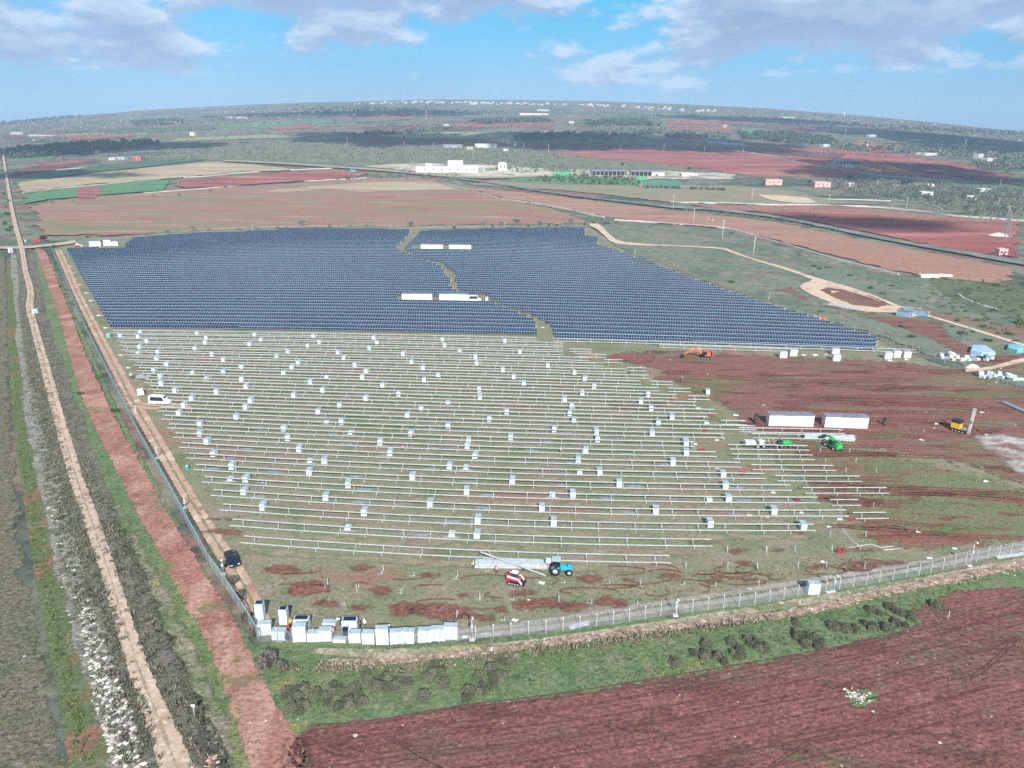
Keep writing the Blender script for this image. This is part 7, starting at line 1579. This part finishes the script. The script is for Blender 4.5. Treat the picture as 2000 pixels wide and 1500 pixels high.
def person(px, py, pose, shirt, trous, helmet, rz, label, z=0.0):
    key = (pose, shirt, trous)
    if key not in CACHE: CACHE[key] = skin_person({'stand': STAND, 'walk': WALK, 'bend': BEND, 'reach': REACH, 'crouch': CROUCH}[pose], SH[shirt], TR[trous], 'person')
    me, hd, up = CACHE[key]; p = G(px, py); o = link('person', me, None, (p.x, p.y, z), (0, 0, rz)); tag(o, label, 'person', 'site workers')
    h = link('helmet' if helmet != 'hair' else 'hair', hm.mesh('helmet', hel.get(helmet, M['dark'])), o, hd + up*.03); h.rotation_euler = Vector((0, 0, 1)).rotation_difference(up).to_euler()
    mb = MB(); [mb.box((s*.035, -.098, 0), (.022, .012, .012)) for s in (-1, 1)]; f = mb.build('eye', M['dark'], o, hd); mb = MB(); mb.prism([(-.09, -.05), (-.12, -.045), (-.095, .0)], -.012, .012, 0, axis='x'); mb.build('nose', M['skin'], o, hd)
for a in [(925,1112,'reach','white','blue','yellow',-1.4,'worker in white shirt and blue trousers at the left end of the beam stack'),(970,1121,'stand','pink','blue','red',.3,'worker in pink shirt and blue trousers left of the red loader'),(1081,1123,'stand','red','blue','red',.2,'worker in red shirt by the rear wheel of the blue tractor'),
  (561,1232,'bend','red','dark','red',.6,'worker in red bending over crates near the fence corner'),(568,1226,'stand','hivis','dark','orange',.2,'worker in orange vest beside the tall double crate'),(588,1222,'stand','white','dark','orange',0,'worker in white behind the tall double crate'),(610,1238,'crouch','dark','dark','hair',.4,'dark clothed worker crouching right of the tall double crate'),(652,1243,'stand','pink','blue','red',1.2,'worker in pink between crates left of leaning panel'),(665,1219,'bend','white','dark','hair',-1.2,'worker in white stooping left of wide panel-topped crate'),(704,1233,'reach','dark','dark','hair',1.4,'black clothed worker right of wide panel-topped crate'),(713,1227,'stand','white','grey','white',.1,'worker in white standing apart on the red soil'),(763,1231,'bend','white','dark','red',-1.0,'worker in white with red cap bent over a crate'),
  (1154,703,'crouch','pink','dark','orange',0,'worker crouching at far short frame, north end'),(1228,732,'crouch','dark','dark','hair',0,'dark clothed worker crouching between short frames'),(1250,725,'stand','hivis','blue','orange',.5,'worker in orange vest at the end of a short frame'),(1332,745,'walk','blue','grey','white',.4,'lone worker in blue walking on the churned red soil'),(806,859,'reach','red','dark','red',1.5,'worker in red unwrapping a white stack mid-field'),(786,879,'bend','red','dark','white',.3,'worker in red bending at a frame in mid-field'),(1095,887,'reach','pink','blue','white',.2,'worker in pink at a frame post, centre right'),
  (1902,845,'stand','dark','grey','hair',.4,'worker in dark jacket just right of the drilling rig'),(1911,843,'crouch','red','dark','red',.4,'worker in red crouching right of the drilling rig'),(256,739,'stand','white','dark','white',.3,'worker in white left of the silver hatchback'),(260,740,'stand','red','dark','white',1.0,'worker in red touching distance from the silver hatchback'),(116,486,'walk','dark','dark','hair',.3,'dark clothed person walking at the far north-west gate')]:
    person(*a)
for i, (dx, sh) in enumerate([(.9, 'white'), (1.9, 'hivis'), (2.9, 'red')]):
    q = G(1483, 873) + Vector((dx, 0, 0)); key = ('crouch', sh, 'dark')
    if key not in CACHE: CACHE[key] = skin_person(CROUCH, SH[sh], TR['dark'], 'person')
    me, hd, up = CACHE[key]; o = link('person', me, None, (q.x, q.y, .93), (0, 0, .5*i)); tag(o, f"worker in {['white','orange','red'][i]} sitting on the low trailer with cartons", 'person', 'site workers'); link('helmet', hm.mesh('helmet', hel['yellow']), o, hd + up*.03)

# ================================================================== CLOUDS THAT SHADE THE FAR FIELDS, AND AIR

def make_clouds():
    sun_dir = Vector((math.sin(SUN_AZ)*math.cos(SUN_EL), -math.cos(SUN_AZ)*math.cos(SUN_EL), math.sin(SUN_EL))); C, Rd, lf = [], [], []
    g = np.random.default_rng(5)
    for px, py, rx, ry in [(1720,432,60,40),(1880,346,170,110),(1720,322,130,70),(1440,288,220,110),(760,272,260,140),(880,268,200,120),(110,292,260,160),(260,288,220,140),(1240,274,300,180),(1800,268,420,260),(1960,284,300,180),(620,224,480,260),(1560,240,420,240),(1980,300,240,160),(60,340,110,50),(1100,282,220,90)]:
        p = G(px, py); alt = 1150 + g.uniform(-100, 150); q = p + sun_dir*((alt - p.z)/sun_dir.z)
        for i in range(7):
            C.append((q.x + g.normal(0, .5)*rx, q.y + g.normal(0, .5)*ry, q.z + g.uniform(-20, 20))); Rd.append((rx*g.uniform(.4, .75), ry*g.uniform(.4, .75), min(rx, ry)*.35)); lf.append(max(9, rx*.13))
    me = leaf_mesh('clouds', C, Rd, 190, np.array(lf), solid('cloud_white', (.85, .86, .88), 1.0), 9, False, .1, .1); tag(link('clouds', me), kind='stuff')
make_clouds()
def add_haze(dens=1.0e-4, col=(.72, .84, 1.0), g=0.0):
    top = max(_cz) + 75.0; X = 6950.0; bot = -60.0
    mb = MB(); mb.box((0, 0, (top+bot)/2), (2*X, 2*X, top-bot))
    m, nt, N, L = mat_nodes('haze_air'); o = N.new('ShaderNodeOutputMaterial'); v = N.new('ShaderNodeVolumePrincipled')
    v.inputs['Color'].default_value = (*col, 1); v.inputs['Density'].default_value = dens; v.inputs['Anisotropy'].default_value = g
    L.new(v.outputs[0], o.inputs["Volume"])
    tag(mb.build('haze', m), kind='stuff')
add_haze(HAZE, HAZE_C, HAZE_G)
